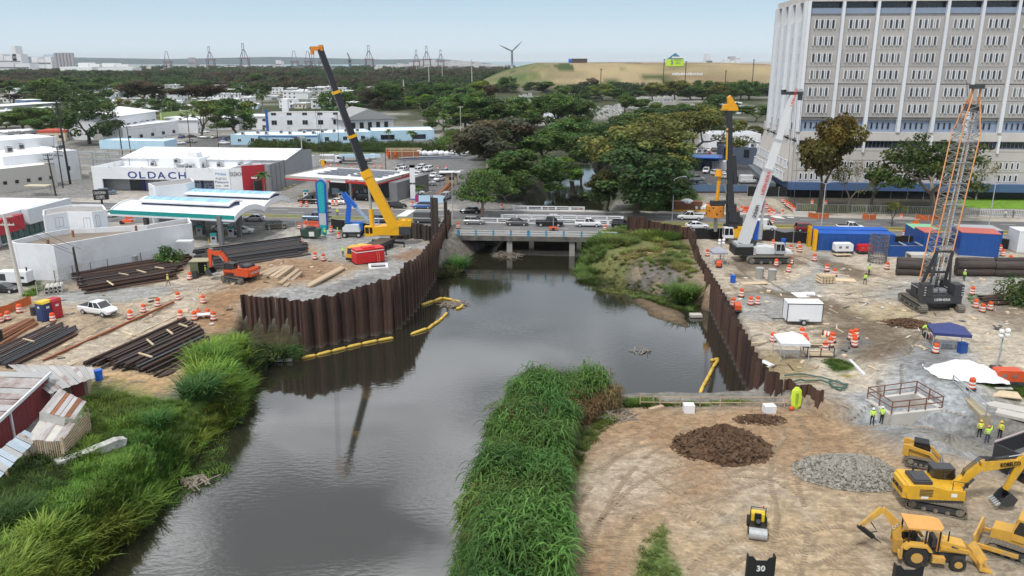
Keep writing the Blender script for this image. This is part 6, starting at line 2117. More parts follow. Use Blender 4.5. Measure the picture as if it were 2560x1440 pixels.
drums('on the near bridge lane',[(1145,571),(1212,571),(1286,572),(1361,572),(1439,574),(1513,577)])
drums('along the far bridge parapet',[(1207,524),(1288,525),(1370,527),(1425,528),(1446,529),(1255,523)])
drums('at the white barrier left of the tall van',[(1769,520),(1838,530),(1842,536),(1853,528),(1861,537),(1877,520)])
drums('along the left edge of the pale site road',[(1910,510),(1916,522),(1924,531),(1905,528),(1928,536),(1922,540),(1935,538),(1896,534)])
drums('along the right edge of the pale site road',[(1957,506),(1964,512),(1968,516),(1973,519),(1977,522),(1981,526),(1956,538),(1985,530)])
drums('among the trunks below the tower',[(2030,512),(2064,513),(2252,548)])
drums('between the blue containers and the road',[(2260,590),(2340,580),(2410,585)])
drums('between the white crane and the blue containers',[(1976,628),(1997,620),(1999,630),(1932,615),(1931,560),(2036,652),(1978,660),(1940,665),(1971,680)])
drums('around the scattered boards on the right yard',[(2086,690),(2217,673),(2067,678)])
drums('along the right wall by the small pumps',[(1853,742),(1876,762),(1893,761),(1832,765),(1768,640)])
drums('around the white tent and the little bridge',[(1932,854),(2005,842),(2011,857),(2013,866),(2081,855),(2075,866),(2062,878)])
drums('lying by the pale board behind the white tent',[(2055,840)],(0,))
drums('stacked in a tight cluster on dark gravel',[(2127,848),(2139,845),(2134,858),(2136,866)])
drums('around the blue tent',[(2338,882)])
drums('lying beside the blue tent',[(2312,846)],(0,))
drums('at the weedy scrap patch right of the lattice crane',[(2430,736),(2438,769),(2455,780),(2474,775)])
drums('on the concrete ledge by the orange light tower',[(2428,972)])
drums('at the blue container end by the white shed',[(2500,628),(2506,640),(2525,655)])
DR.done()
SKIN=mat('skin',(.24,.13,.085),.6)
TROU=mat('dark_trousers',(.02,.022,.03),.8)
JEANS=mat('blue_jeans',(.05,.08,.15),.8)
KHAKI=mat('khaki_trousers',(.16,.13,.08),.8)
YELV=mat('yellow_safety_shirt',(.70,.68,.06),.7)
def body(pose):
 """one continuous skinned body, 1.75 m; pose = dict of joint places"""
 J={'pel':(0,0,.96),'ch':(0,0,1.28),'nk':(0,0,1.5),'hd':(.02,0,1.58),'ht':(.03,0,1.72)}
 for s,n in((1,'l'),(-1,'r')):
  J.update({'hp'+n:(0,.10*s,.9),'kn'+n:(.03,.12*s,.5),'an'+n:(0,.13*s,.08),'to'+n:(.17,.14*s,.04),'sh'+n:(0,.20*s,1.43),'el'+n:(0,.27*s,1.15),'wr'+n:(.06,.27*s,.9),'ha'+n:(.08,.27*s,.8)})
 J.update(pose)
 names=list(J)
 rad={'pel':.145,'ch':.15,'nk':.06,'hd':.085,'ht':.085,'hp':.095,'kn':.065,'an':.05,'to':.045,'sh':.075,'el':.05,'wr':.037,'ha':.04}
 E=[('pel','ch'),('ch','nk'),('nk','hd'),('hd','ht')]
 for n in 'lr':
  E+=[('pel','hp'+n),('hp'+n,'kn'+n),('kn'+n,'an'+n),('an'+n,'to'+n),('ch','sh'+n),('sh'+n,'el'+n),('el'+n,'wr'+n),('wr'+n,'ha'+n)]
 me=D.meshes.new('body')
 me.from_pydata([J[n] for n in names],[(names.index(a),names.index(b)) for a,b in E],[])
 o=D.objects.new('body',me)
 C.objects.link(o)
 o.modifiers.new('s','SKIN')
 for i,n in enumerate(names):
  q=rad[n if n in rad else n[:-1]]
  me.skin_vertices[0].data[i].radius=(q,q)
  me.skin_vertices[0].data[i].use_root=i==0
 md=o.modifiers.new('u','SUBSURF')
 md.levels=md.render_levels=1
 bpy.context.view_layer.update()
 m2=D.meshes.new_from_object(o.evaluated_get(bpy.context.evaluated_depsgraph_get()))
 D.objects.remove(o)
 add=MB()
 for n in 'lr':
  h,wv=Vector(J['ha'+n]),Vector(J['wr'+n])
  d=(h-wv).normalized()
  sd=d.cross(Vector((0,1,0))).normalized()
  for k,(off,L_) in enumerate(((-.03,.075),(-.01,.085),(.01,.08),(.03,.065))):
   add.tube([h+sd*off,h+sd*off+d*L_*.6,h+sd*off*.9+d*L_+Vector((.015,0,0))],[.011,.01,.008],5)
  add.tube([wv+d*.04+sd*.03,wv+d*.08+sd*.065,wv+d*.12+sd*.07],[.013,.012,.009],5)
 hd=(Vector(J['hd'])+Vector(J['ht']))/2
 add.cyl(hd+Vector((.07,0,.01)),hd+Vector((.105,0,-.015)),.012,.016,5)
 vs=[v.co.copy() for v in m2.vertices]
 fs=[tuple(p.vertices) for p in m2.polygons]
 mb=MB()
 for f in fs:
  pass
 mb.v=[tuple(v) for v in vs]
 hipz,neck=(J['hpl'][2]+.06),J['nk'][2]
 for f in fs:
  c=sum((vs[i] for i in f),Vector())/len(f)
  hand=min((c-Vector(J['ha'+n])).length for n in 'lr')<.09
  fore=min((c-(Vector(J['el'+n])+Vector(J['wr'+n]))/2).length for n in 'lr')<.12
  foot=c.z<.1
  mi=0 if(hand or c.z>neck+.02 and(c-Vector(J['hd'])).length<.3 and abs(c.y)<.12) else 3 if foot else 1 if c.z<hipz and not fore else 2
  mb.f.append(f)
  mb.m.append(mi)
 mb.add(add.v,add.f,0)
 D.meshes.remove(m2)
 return mb
POSES={'stand':{},'walk':{'knl':(.2,.1,.52),'anl':(.22,.1,.1),'tol':(.38,.1,.08),'knr':(-.05,-.1,.5),'anr':(-.3,-.1,.14),'tor':(-.16,-.1,.04),'elr':(.14,-.27,1.18),'wrr':(.3,-.25,1.05),'har':(.38,-.24,1.02),'ell':(-.14,.27,1.18),'wrl':(-.12,.28,.95),'hal':(-.1,.28,.86)},'point':{'elr':(.22,-.3,1.45),'wrr':(.42,-.32,1.6),'har':(.5,-.33,1.66)},'hold':{'ell':(.1,.27,1.18),'wrl':(.3,.16,1.15),'hal':(.38,.1,1.17),'elr':(.1,-.27,1.18),'wrr':(.3,-.16,1.15),'har':(.38,-.1,1.17)},'bend':{'ch':(.22,0,1.22),'nk':(.38,0,1.36),'hd':(.45,0,1.4),'ht':(.56,0,1.46),'shl':(.3,.2,1.3),'shr':(.3,-.2,1.3),'ell':(.42,.25,1.05),'elr':(.42,-.25,1.05),'wrl':(.55,.2,.88),'wrr':(.55,-.2,.88),'hal':(.6,.18,.8),'har':(.6,-.18,.8)}}
PB={}
def person(px,py,deg,pose,top,trou,hat,label,z=None):
 k=(pose,top.name,trou.name)
 if k not in PB:
  PB[k]=body(POSES[pose]).mesh('body',[SKIN,trou,top,BLACK],True)
 r=thing('person',label,'person',at(px,py) if z is None else P(px,py,z),R(deg),'people at work on the site',(1.04,)*3)
 link('body',PB[k],r)
 J=POSES[pose]
 hd=Vector(J.get('hd',(.02,0,1.58)))*.3+Vector(J.get('ht',(.03,0,1.72)))*.7
 mb=MB()
 n=10
 rings=[[(q*math.cos(2*PI*i/n)*1.15,q*math.sin(2*PI*i/n),zz) for i in range(n)] for q,zz in((.155,-.01),(.125,0.0),(.12,.06),(.08,.12),(.02,.135))]
 mb.loft(rings)
 obj('hair' if hat is BLACK else 'hard_hat',mb,hat,r,hd+Vector((0,0,.01)),0,True)
 b0=Vector(J.get('ch',(0,0,1.28)))
 obj('vest_stripe',MB().cyl(b0+Vector((0,0,-.12)),b0+Vector((0,0,-.07)),.178,n=10),BAND,r)
 return r
HW,HY,HB_=mat('white_hard_hat',(.75,.75,.75),.4),mat('yellow_hard_hat',(.72,.45,.03),.4),mat('blue_hard_hat',(.05,.15,.4),.4)
for a in((2179,1062,250,'hold',HIVIS,TROU,HW,'worker with white hard hat and lime shirt left of a colleague by the concrete pit'),(2203,1058,200,'hold',HIVIS,TROU,HW,'worker holding something, right of the pair by the concrete pit'),(2447,1094,80,'stand',YELV,TROU,HY,'worker in yellow shirt and yellow hat left of the dump truck'),(2466,1108,70,'point',HIVIS,JEANS,mat('orange_hard_hat',(.65,.25,.03),.4),'worker in lime shirt raising an arm beside the dump truck'),(2498,1096,200,'stand',YELV,TROU,HY,'worker in yellow partly hidden behind the dump truck bed'),(2305,838,330,'bend',HIVIS,TROU,HB_,'worker bending over beside the blue tent'),(2172,688,190,'stand',HIVIS,TROU,HB_,'worker with blue hat, farther of two walking on the right yard'),(2162,711,90,'walk',HIVIS,TROU,BLACK,'bare headed worker in lime, nearer of two on the right yard'),(2409,702,20,'stand',HIVIS,TROU,HW,'worker with white hat standing before the brown pipe stack'),(421,714,0,'walk',YELV,KHAKI,HY,'worker walking beside the long rusty steel stack'),(516,690,180,'stand',HIVIS,KHAKI,HW,'worker standing in front of the green steel shed'),(858,642,250,'hold',HIVIS,KHAKI,HIVIS,'worker beside the cab of the yellow crane truck'),(812,594,100,'stand',HIVIS,TROU,HIVIS,'worker at the foot of the upright paddle board'),(845,592,200,'stand',HIVIS,RED,HIVIS,'worker left of the blue lift'),(844,541,270,'stand',YELV,TROU,HW,'worker standing on the grass median of the avenue'),(1913,592,180,'bend',HIVIS,TROU,RED,'worker bending behind the white crane'),(2512,545,180,'walk',WHITE,TROU,BLACK,'pedestrian in white top on the far pavement'),(2532,546,180,'walk',NAVY,TROU,BLACK,'pedestrian in dark clothes on the far pavement')):
 person(*a)
 # ================================================================ MACHINES
def V3(*a):
 return Vector(a)
def track(root,y,L_,h,w,m=MUDTRACK,x=0.0):
 """one crawler: belt with grouser plates round it, side frame and road wheels"""
 r=h/2
 n=8
 pr=[(L_/2-r+r*math.cos(a),r+r*math.sin(a)) for a in[-PI/2+PI*i/n for i in range(n+1)]]+[(-L_/2+r+r*math.cos(a),r+r*math.sin(a)) for a in[PI/2+PI*i/n for i in range(n+1)]]
 mb=MB()
 inn=[(px*(1-.12*r/(L_/2)),r+(pz-r)*.84) for px,pz in pr]
 k=len(pr)
 for i in range(k):
  a,b,c,d=pr[i],pr[(i+1)%k],inn[(i+1)%k],inn[i]
  mb.add([(q[0],yy,q[1]) for yy in(-w/2,w/2) for q in(a,b,c,d)],[(0,1,2,3),(7,6,5,4),(0,4,5,1),(3,2,6,7)])
 per=[Vector((q[0],0,q[1])) for q in pr]+[Vector((pr[0][0],0,pr[0][1]))]
 acc=0
 step=max(.22,L_/26)
 for a,b in zip(per,per[1:]):
  l=(b-a).length
  d=(b-a).normalized()
  nm=Vector((d.z,0,-d.x))
  while acc<l:
   p=a+d*acc+nm*.03
   mb.bc(p,(.07,w,.07),0,0,math.atan2(-d.z,d.x))
   acc+=step
  acc-=l
 obj('track',mb,m,root,(x,y,0))
 obj('track_frame',MB().bx(-L_/2+r,L_/2-r,-w*.42,w*.42,h*.25,h*.75),DGREY,root,(x,y,0))
 for i in range(5):
  xx=-L_/2+r+(L_-h)*i/4
  obj('road_wheel',MB().cyl((0,-w*.47,0),(0,w*.47,0),r*(.66 if i in(0,4) else .36),n=10),m,root,(x+xx,y,r if i in(0,4) else h*.3))
def tyre(root,x,y,r,w,rim=LGREY,name='wheel'):
 mb=MB()
 rings=[]
 for yy,q in((-w/2,.72),(-w/2,.9),(-w*.36,1),(w*.36,1),(w/2,.9),(w/2,.72)):
  rings.append([(r*q*math.cos(2*PI*i/16),yy,r*q*math.sin(2*PI*i/16)) for i in range(16)])
 mb.loft(rings)
 o=obj(name,mb,RUBBER,root,(x,y,r))
 obj('rim',MB().cyl((0,-w*.52,0),(0,w*.52,0),r*.5,r*.5,10),rim,o)
def ram(root,a,b,r=.09):
 """hydraulic cylinder with bright rod"""
 a,b=Vector(a),Vector(b)
 m=a.lerp(b,.55)
 o=obj('cylinder',MB().cyl(a,m,r,n=8),DGREY,root)
 obj('rod',MB().cyl(m,b,r*.5,n=6),GALV,o)
def cab(root,x0,x1,y0,y1,z0,z1,paint,name='cab',slope=.25):
 mb=MB()
 mb.ext([(x0,z0),(x1,z0),(x1,z0+(z1-z0)*.4),(x1-slope,z1-.08),(x0,z1-.08)],y0+.04,y1-.04)
 o=obj(name,mb,CGLASS,root)
 f=MB()
 for y in(y0,y1-.1):
  for a,b in(((x0,z0),(x0,z1)),((x1,z0),(x1,z0+(z1-z0)*.4)),((x1,z0+(z1-z0)*.4),(x1-slope,z1)),(((x0+x1)/2,z0),((x0+x1)/2,z1))):
   f.beam((a[0],y+.05,a[1]),(b[0],y+.05,b[1]),.11,.11)
 f.bx(x0-.03,x1+.03,y0-.02,y1+.02,z0-.1,z0+(z1-z0)*.25)
 obj('cab_frame',f,paint,o)
 obj('cab_roof',MB().bx(x0-.08,x1-slope+.1,y0-.05,y1+.05,z1-.1,z1+.05),paint,o)
 return o
def bucket(root,p,ang,w,s,m=DGREY):
 """open digging bucket with teeth; p hinge, ang pitch"""
 pr=[(.1,.1),(.9,.25),(1.15,-.25),(.95,-.8),(.45,-1.05),(.35,-.98),(.82,-.72),(1.0,-.25),(.8,.1),(.1,0)]
 mb=MB()
 mb.ext([(x*s,z*s) for x,z in pr],-w/2,w/2)
 side=[(x*s,z*s) for x,z in((.1,.1),(.9,.25),(1.15,-.25),(.95,-.8),(.45,-1.05),(.15,-.4))]
 for y in(-w/2-.03,w/2-.03):
  mb.ext(side,y,y+.06)
 o=obj('bucket',mb,m,root,p)
 o.rotation_euler=(0,ang,0)
 for i in range(5):
  t=obj('tooth',MB().bc((.40*s,(i-2)*w/4.4,-1.15*s),(.12,.14,.4*s)),GALV,o)
 return o
def excavator(label,loc,rz,swing,paint,boom,s=1.0,brand=None,bm=BLACK,bucket_ang=0.4,hood=DGREY):
 r=thing('excavator',label,'excavator',loc,rz,None,(s,s,s))
 for y in(-1.25,1.25):
  track(r,y,4.3,.95,.62)
 obj('undercarriage',MB().bx(-1.2,1.2,-1,1,.35,.85).cyl((0,0,.8),(0,0,1.12),.8,n=14),DGREY,r)
 h=obj('upper_body',MB().ext([(-2.75,1.25),(-2.9,1.6),(-2.75,2.35),(-.9,2.35),(.2,2.05),(1.55,2.0),(1.6,1.15),(-2.2,1.1)],-1.35,1.35),paint,r,(0,0,0),swing)
 sk=lambda n,mb,m:obj(n,mb,m,h)
 sk('skirt',MB().bx(-2.5,1.5,-1.37,1.37,1.02,1.2),DGREY)
 sk('counterweight',MB().ext([(-1.35,-.9),(-1.1,-3.05),(1.1,-3.05),(1.35,-.9)][::-1] and[(-3.05,-1.0),(-2.4,-1.36),(-2.4,1.36),(-3.05,1.0)],1.15,2.25,'z'),paint)
 sk('engine_hood',MB().bx(-2.3,-.9,-1.1,.75,2.35,2.62).bx(-2.2,-1.0,-.9,.5,2.62,2.68),hood)
 for i in range(5):
  sk('louvre',MB().bx(-1.9,-.9,-1.375,-1.355,1.5+.13*i,1.56+.13*i),DGREY)
 cab(h,-.25,1.55,.38,1.33,1.2,3.0,DGREY)
 pts=[Vector((p[0],-.25,p[1])) for p in boom]
 mb=MB()
 mb.ext([(p[0],p[1]) for p in boom[0]],-.52,-.02) if isinstance(boom[0][0],tuple) else None
 f,e,t=pts[0],pts[1],pts[2]
 bmx=sk('boom',MB().beam(f,e,.5,.55,0,.48,.85).beam(e,t,.48,.85,0,.4,.42),paint)
 a0,a1=pts[3],pts[4]
 sk('arm',MB().beam(a0,t,.36,.5,0,.38,.75).beam(t,a1,.38,.75,0,.3,.34),paint)
 ram(h,f+V3(.5,.32,-.1),e+V3(.1,.32,-.2),.1)
 ram(h,f+V3(.5,-.32,-.1),e+V3(.1,-.32,-.2),.1)
 ram(h,e+V3(.3,0,.5),a0+V3(0,0,.1),.1)
 ram(h,t.lerp(a1,.05)+(a1-t).normalized().cross(V3(0,1,0))*-.45,t.lerp(a1,.85)+(a1-t).normalized().cross(V3(0,1,0))*-.3,.08)
 bucket(h,a1,bucket_ang,1.2,1.0)
 for k in(-.16,0,.16):
  sk('hose',MB().tube([f+V3(.3,k,.4),f.lerp(e,.5)+V3(-.3,k,.55),e+V3(-.1,k,.75),e.lerp(t,.5)+V3(0,k,.5),t+V3(-.5,k,.35)],.035,5),BLACK)
 sk('decal',MB().bx(-1.75,-1.2,-1.372,-1.36,1.3,1.5).bx(.5,.95,-1.372,-1.36,1.5,1.8),BAND)
 sk('hand_rail',MB().tube([(.6,-1.2,2.05),(.6,-1.2,2.8),(1.45,-1.2,2.7),(1.45,-1.2,2.0)],.035,5),DGREY)
 sk('mirror',MB().bx(1.5,1.6,-1.5,-1.2,2.4,2.75),BLACK)
 sk('exhaust_pipe',MB().cyl((-1.6,.95,2.3),(-1.6,.95,2.95),.09),DGREY)
 if brand:
  d=(t-e)
  tx=text(brand,.48,h,e+d*.45+V3(0,-.30,-.12),bm,width=1.5,bold=.01)
  tx.rotation_euler=(PI/2,-math.atan2(d.z,d.x),0)
  tx=text(brand,.5,h,V3(-3.07,.9,1.5),bm,width=1.8)
  tx.rotation_euler=(PI/2,0,-PI/2)
 return r
excavator('yellow excavator with black hood reaching its bucket to the right',at(2335,1262),R(-24),R(20),YELLOW2,[(1.2,1.9),(2.9,3.7),(5.9,4.2),(6.25,4.8),(5.1,1.75)],1.03,'KOBELCO',BLACK,.9)
excavator('orange red excavator with a curled arm beside the timber stack',at(598,703),R(150),R(10),ORANGE,[(1.2,1.9),(3.0,4.0),(5.0,4.0),(5.2,4.5),(5.2,1.7)],1.05,'HITACHI',BAND,1.0)
def backhoe():
 r=thing('backhoe_loader','dusty yellow backhoe loader with an orange canopy roof and front bucket','backhoe loader',at(2310,1398),R(-10),None,(1.08,)*3)
 for y in(-.95,.95):
  tyre(r,-.9,y,.78,.5,CATYEL)
  tyre(r,1.75,y,.52,.4,CATYEL)
 obj('chassis',MB().bx(-1.6,2.4,-.45,.45,.55,1.0),DGREY,r)
 obj('hood',MB().ext([(.5,1.0),(2.3,1.0),(2.3,1.55),(.5,1.85)],-.5,.5),CATYEL,r)
 obj('exhaust_pipe',MB().cyl((1.2,-.3,1.7),(1.2,-.3,2.5),.05),BLACK,r)
 for y in(-.95,.95):
  obj('fender',MB().ext([(-1.8,1.4),(-1.5,1.72),(-.3,1.72),(.05,1.3),(-.2,1.3),(-.4,1.58),(-1.4,1.58),(-1.6,1.35)],y-.28,y+.28),CATYEL,r)
  obj('step',MB().bx(.1,.9,y-.2,y+.2,.5,.9),CATYEL,r)
 obj('roof',MB().ext([(-1.6,-.95),(.5,-.85),(.75,-.5),(.75,.5),(.5,.85),(-1.6,.95)],2.72,2.84,'z'),mat('canopy_orange',(.72,.36,.09),.5),r)
 mb=MB()
 for x,y in((-1.45,-.8),(-1.45,.8),(-.4,-.85),(-.4,.85),(.5,-.75),(.5,.75)):
  obj('roof_post',MB().beam((x,y,1.2),(x,y,2.74),.09),BLACK,r)
 obj('seat',MB().bx(-.9,-.4,-.3,.3,1.2,1.5).bx(-.95,-.8,-.3,.3,1.5,2.1),BLACK,r)
 obj('dashboard',MB().bx(.2,.5,-.4,.4,1.2,1.9),DGREY,r)
 for y in(-.55,.55):
  obj('loader_arm',MB().beam((.7,y,1.35),(2.5,y,1.2),.16,.26).beam((2.5,y,1.2),(3.15,y,.5),.16,.26),CATYEL,r)
  ram(r,(1.4,y,1.5),(2.9,y,.95),.06)
 o=obj('bucket',MB().ext([(3.1,.2),(3.9,.05),(3.95,.12),(3.35,.3),(3.2,.7),(3.5,1.1),(3.4,1.15),(3.05,.75)],-1.1,1.1),CATYEL,r)
 obj('swing_post',MB().bx(-2.1,-1.6,-.3,.3,.5,1.5),CATYEL,r)
 b=[V3(-1.9,0,1.2),V3(-2.1,0,2.5),V3(-3.1,0,3.6),V3(-4.4,0,2.1)]
 obj('boom',MB().beam(b[0],b[1],.35,.5,0,.32,.6).beam(b[1],b[2],.32,.6,0,.26,.3),CATYEL,r)
 obj('dipper',MB().beam(b[2],b[3],.28,.4,0,.22,.25),CATYEL,r)
 ram(r,b[1]+V3(-.2,0,.5),b[2]+V3(-.2,0,.2),.07)
 obj('hammer',MB().beam(b[3]+V3(-.1,0,.05),b[3]+V3(.95,0,-.75),.28,.3).cyl(b[3]+V3(.95,0,-.75),b[3]+V3(1.5,0,-1.15),.07,.03),BLACK,r)
 obj('hose',MB().tube([b[3].lerp(b[2],.4),V3(-3.4,.2,2.0),V3(-3.2,.2,1.7),V3(-3.7,.1,1.6)],.04,5),BLACK,r)
 text('CAT',.3,r,(-2.35,-.2,2.2),BAND,(PI/2,-.6,0),width=.5)
 for y in(-1.1,1.1):
  obj('stabiliser',MB().beam((-1.9,y*.5,.9),(-1.9,y,.6),.2).beam((-1.9,y,.6),(-1.9,y,1.5),.14),CATYEL,r)
backhoe()
def track_loader():
 r=thing('track_loader','small yellow track loader with a black cab behind the excavator','track loader',at(2302,1158),R(-28),None,(.98,)*3)
 for y in(-.75,.75):
  track(r,y,2.5,.8,.42,MUDTRACK)
 obj('body',MB().ext([(-1.4,.6),(-1.5,1.4),(-.8,1.5),(.8,.9),(.9,.5)],-.55,.55),CATYEL,r)
 cab(r,-.7,.55,-.5,.5,.9,2.15,BLACK)
 for y in(-.72,.72):
  obj('lift_arm',MB().beam((-1.4,y,1.75),(.7,y,1.35),.16,.3).beam((.7,y,1.35),(1.55,y,.45),.16,.26),CATYEL,r)
  obj('arm_tower',MB().bx(-1.6,-1.1,y-.1,y+.1,.8,1.85),CATYEL,r)
 obj('bucket',MB().ext([(1.5,.2),(2.3,.08),(2.3,.15),(1.75,.3),(1.6,.75),(1.5,.75)],-1.0,1.0),MGREY,r)
track_loader()
def bulldozer():
 r=thing('bulldozer','yellow bulldozer at the right edge with its blade toward the backhoe','bulldozer',at(2538,1385),R(140),None,(1.1,)*3)
 for y in(-.9,.9):
  track(r,y,3.4,1.0,.55,MUDTRACK)
 obj('body',MB().ext([(-1.5,.7),(-1.5,1.5),(-.4,1.5),(-.3,1.9),(1.5,1.7),(1.6,.7)],-.62,.62),CATYEL,r)
 cab(r,-1.3,.3,-.7,.7,1.4,2.9,CATYEL)
 obj('blade',MB().ext([(2.3,.15),(2.15,.6),(2.3,1.2),(2.42,1.2),(2.27,.6),(2.42,.15)],-1.5,1.5),CATYEL,r)
 for y in(-1.25,1.25):
  obj('push_arm',MB().beam((-.3,y,.55),(2.25,y,.45),.18,.26),CATYEL,r)
bulldozer()
def roller():
 r=thing('road_roller','small yellow and black roller with a smooth steel drum','road roller',at(1892,1330),R(256),None,(.9,)*3)
 obj('drum',MB().cyl((1.1,-.75,.5),(1.1,.75,.5),.5,n=18),GALV,r)
 for y in(-.8,.8):
  obj('drum_yoke',MB().bx(.5,1.2,y-.05,y+.05,.4,.75),BLACK,r)
  tyre(r,-1.0,y*.8,.48,.42,DGREY)
 obj('hood',MB().ext([(-1.7,.6),(-1.7,1.15),(-1.4,1.35),(-.5,1.45),(-.4,.6)],-.6,.6),mat('roller_yellow',(.75,.52,.02),.45),r)
 obj('platform',MB().bx(-.5,.7,-.65,.65,.5,.8),BLACK,r)
 obj('seat',MB().bx(-.35,.1,-.28,.28,.8,1.15).bx(-.4,-.28,-.28,.28,1.1,1.6),BLACK,r)
 obj('steering_wheel',MB().cyl((.45,0,1.3),(.5,0,1.34),.2,n=10),BLACK,r)
 mb=MB()
 mb.tube([(-.35,-.62,.8),(-.35,-.62,2.2),(-.35,.62,2.2),(-.35,.62,.8)],.05,6)
 obj('roll_bar',mb,BLACK,r)
 obj('beacon',MB().cyl((-.35,.4,2.25),(-.35,.4,2.4),.07),ORANGE,r)
roller()
def dump_truck():
 r=thing('dump_truck','dark dump truck with an empty grey steel bed at the right edge','dump truck',at(2572,1180),R(28),None,(1.15,)*3)
 mb=MB()
 mb.bx(-3.1,2.6,-1.2,1.2,1.25,1.4)
 obj('bed_floor',mb,MGREY,r)
 st=mat('truck_bed_paint',(.03,.03,.035),.5)
 for y in(-1.25,1.17):
  obj('bed_side',MB().bx(-3.1,2.6,y,y+.08,1.4,2.75),st,r)
  obj('bed_rim',MB().bx(-3.15,2.7,y-.03,y+.11,2.75,2.85),mat('rim_pinkish_grey',(.42,.34,.34),.6),r)
  for i in range(5):
   obj('side_rib',MB().bx(-2.9+i*1.3,-2.78+i*1.3,y-.08 if y<0 else y+.08,y if y<0 else y+.16,1.3,2.75),st,r)
 obj('tailgate',MB().bx(-3.2,-3.1,-1.2,1.2,1.3,2.7),st,r)
 obj('bed_front',MB().bx(2.6,2.7,-1.25,1.25,1.4,3.0).bx(2.6,3.6,-1.25,1.25,3.0,3.1),st,r)
 obj('chassis',MB().bx(-3,5.2,-.45,.45,.7,1.2),BLACK,r)
 for x in(-2.2,-.9,4.2):
  for y in(-1.0,1.0):
   tyre(r,x,y,.52,.5 if x<0 else .32,GALV)
 obj('hood',MB().bx(4.0,5.4,-.8,.8,1.0,1.9),st,r)
 cab(r,2.9,4.2,-1.1,1.1,1.2,2.9,st)
dump_truck()
def boom_sections(root,pts,ws,mats,names,hs=None):
 for i,(a,b) in enumerate(zip(pts,pts[1:])):
  obj(names[i],MB().beam(a,b,ws[i],(hs or ws)[i]*1.2),mats[i],root)
def lattice(root,name,a,b,w0,w1,m,bay=2.0,d=None,cm=None,thin=.05):
 """four chord lattice boom from a to b"""
 a,b=Vector(a),Vector(b)
 ax=(b-a).normalized()
 x=ax.cross(Vector((0,1,0))).normalized()
 y=ax.cross(x)
 L_=(b-a).length
 n=max(2,int(L_/bay))
 d=d or w0
 def c(i,sx,sy):
  f=i/n
  return a+ax*L_*f+x*sx*(w0+(w1-w0)*f)/2+y*sy*(d+(w1-d)*f)/2
 for k,(sx,sy) in enumerate(((-1,-1),(1,-1),(1,1),(-1,1))):
  obj('chord',MB().beam(c(0,sx,sy),c(n,sx,sy),thin*2.2),cm[k] if cm else m,root)
 mb=MB()
 q=((-1,-1),(1,-1),(1,1),(-1,1))
 for i in range(n):
  for j in range(4):
   s0,s1=q[j],q[(j+1)%4]
   mb.beam(c(i,*(s0 if i%2 else s1)),c(i+1,*(s1 if i%2 else s0)),thin)
   mb.beam(c(i,*s0),c(i,*s1),thin)
 return tag(obj(name,mb,m,root),kind='stuff')
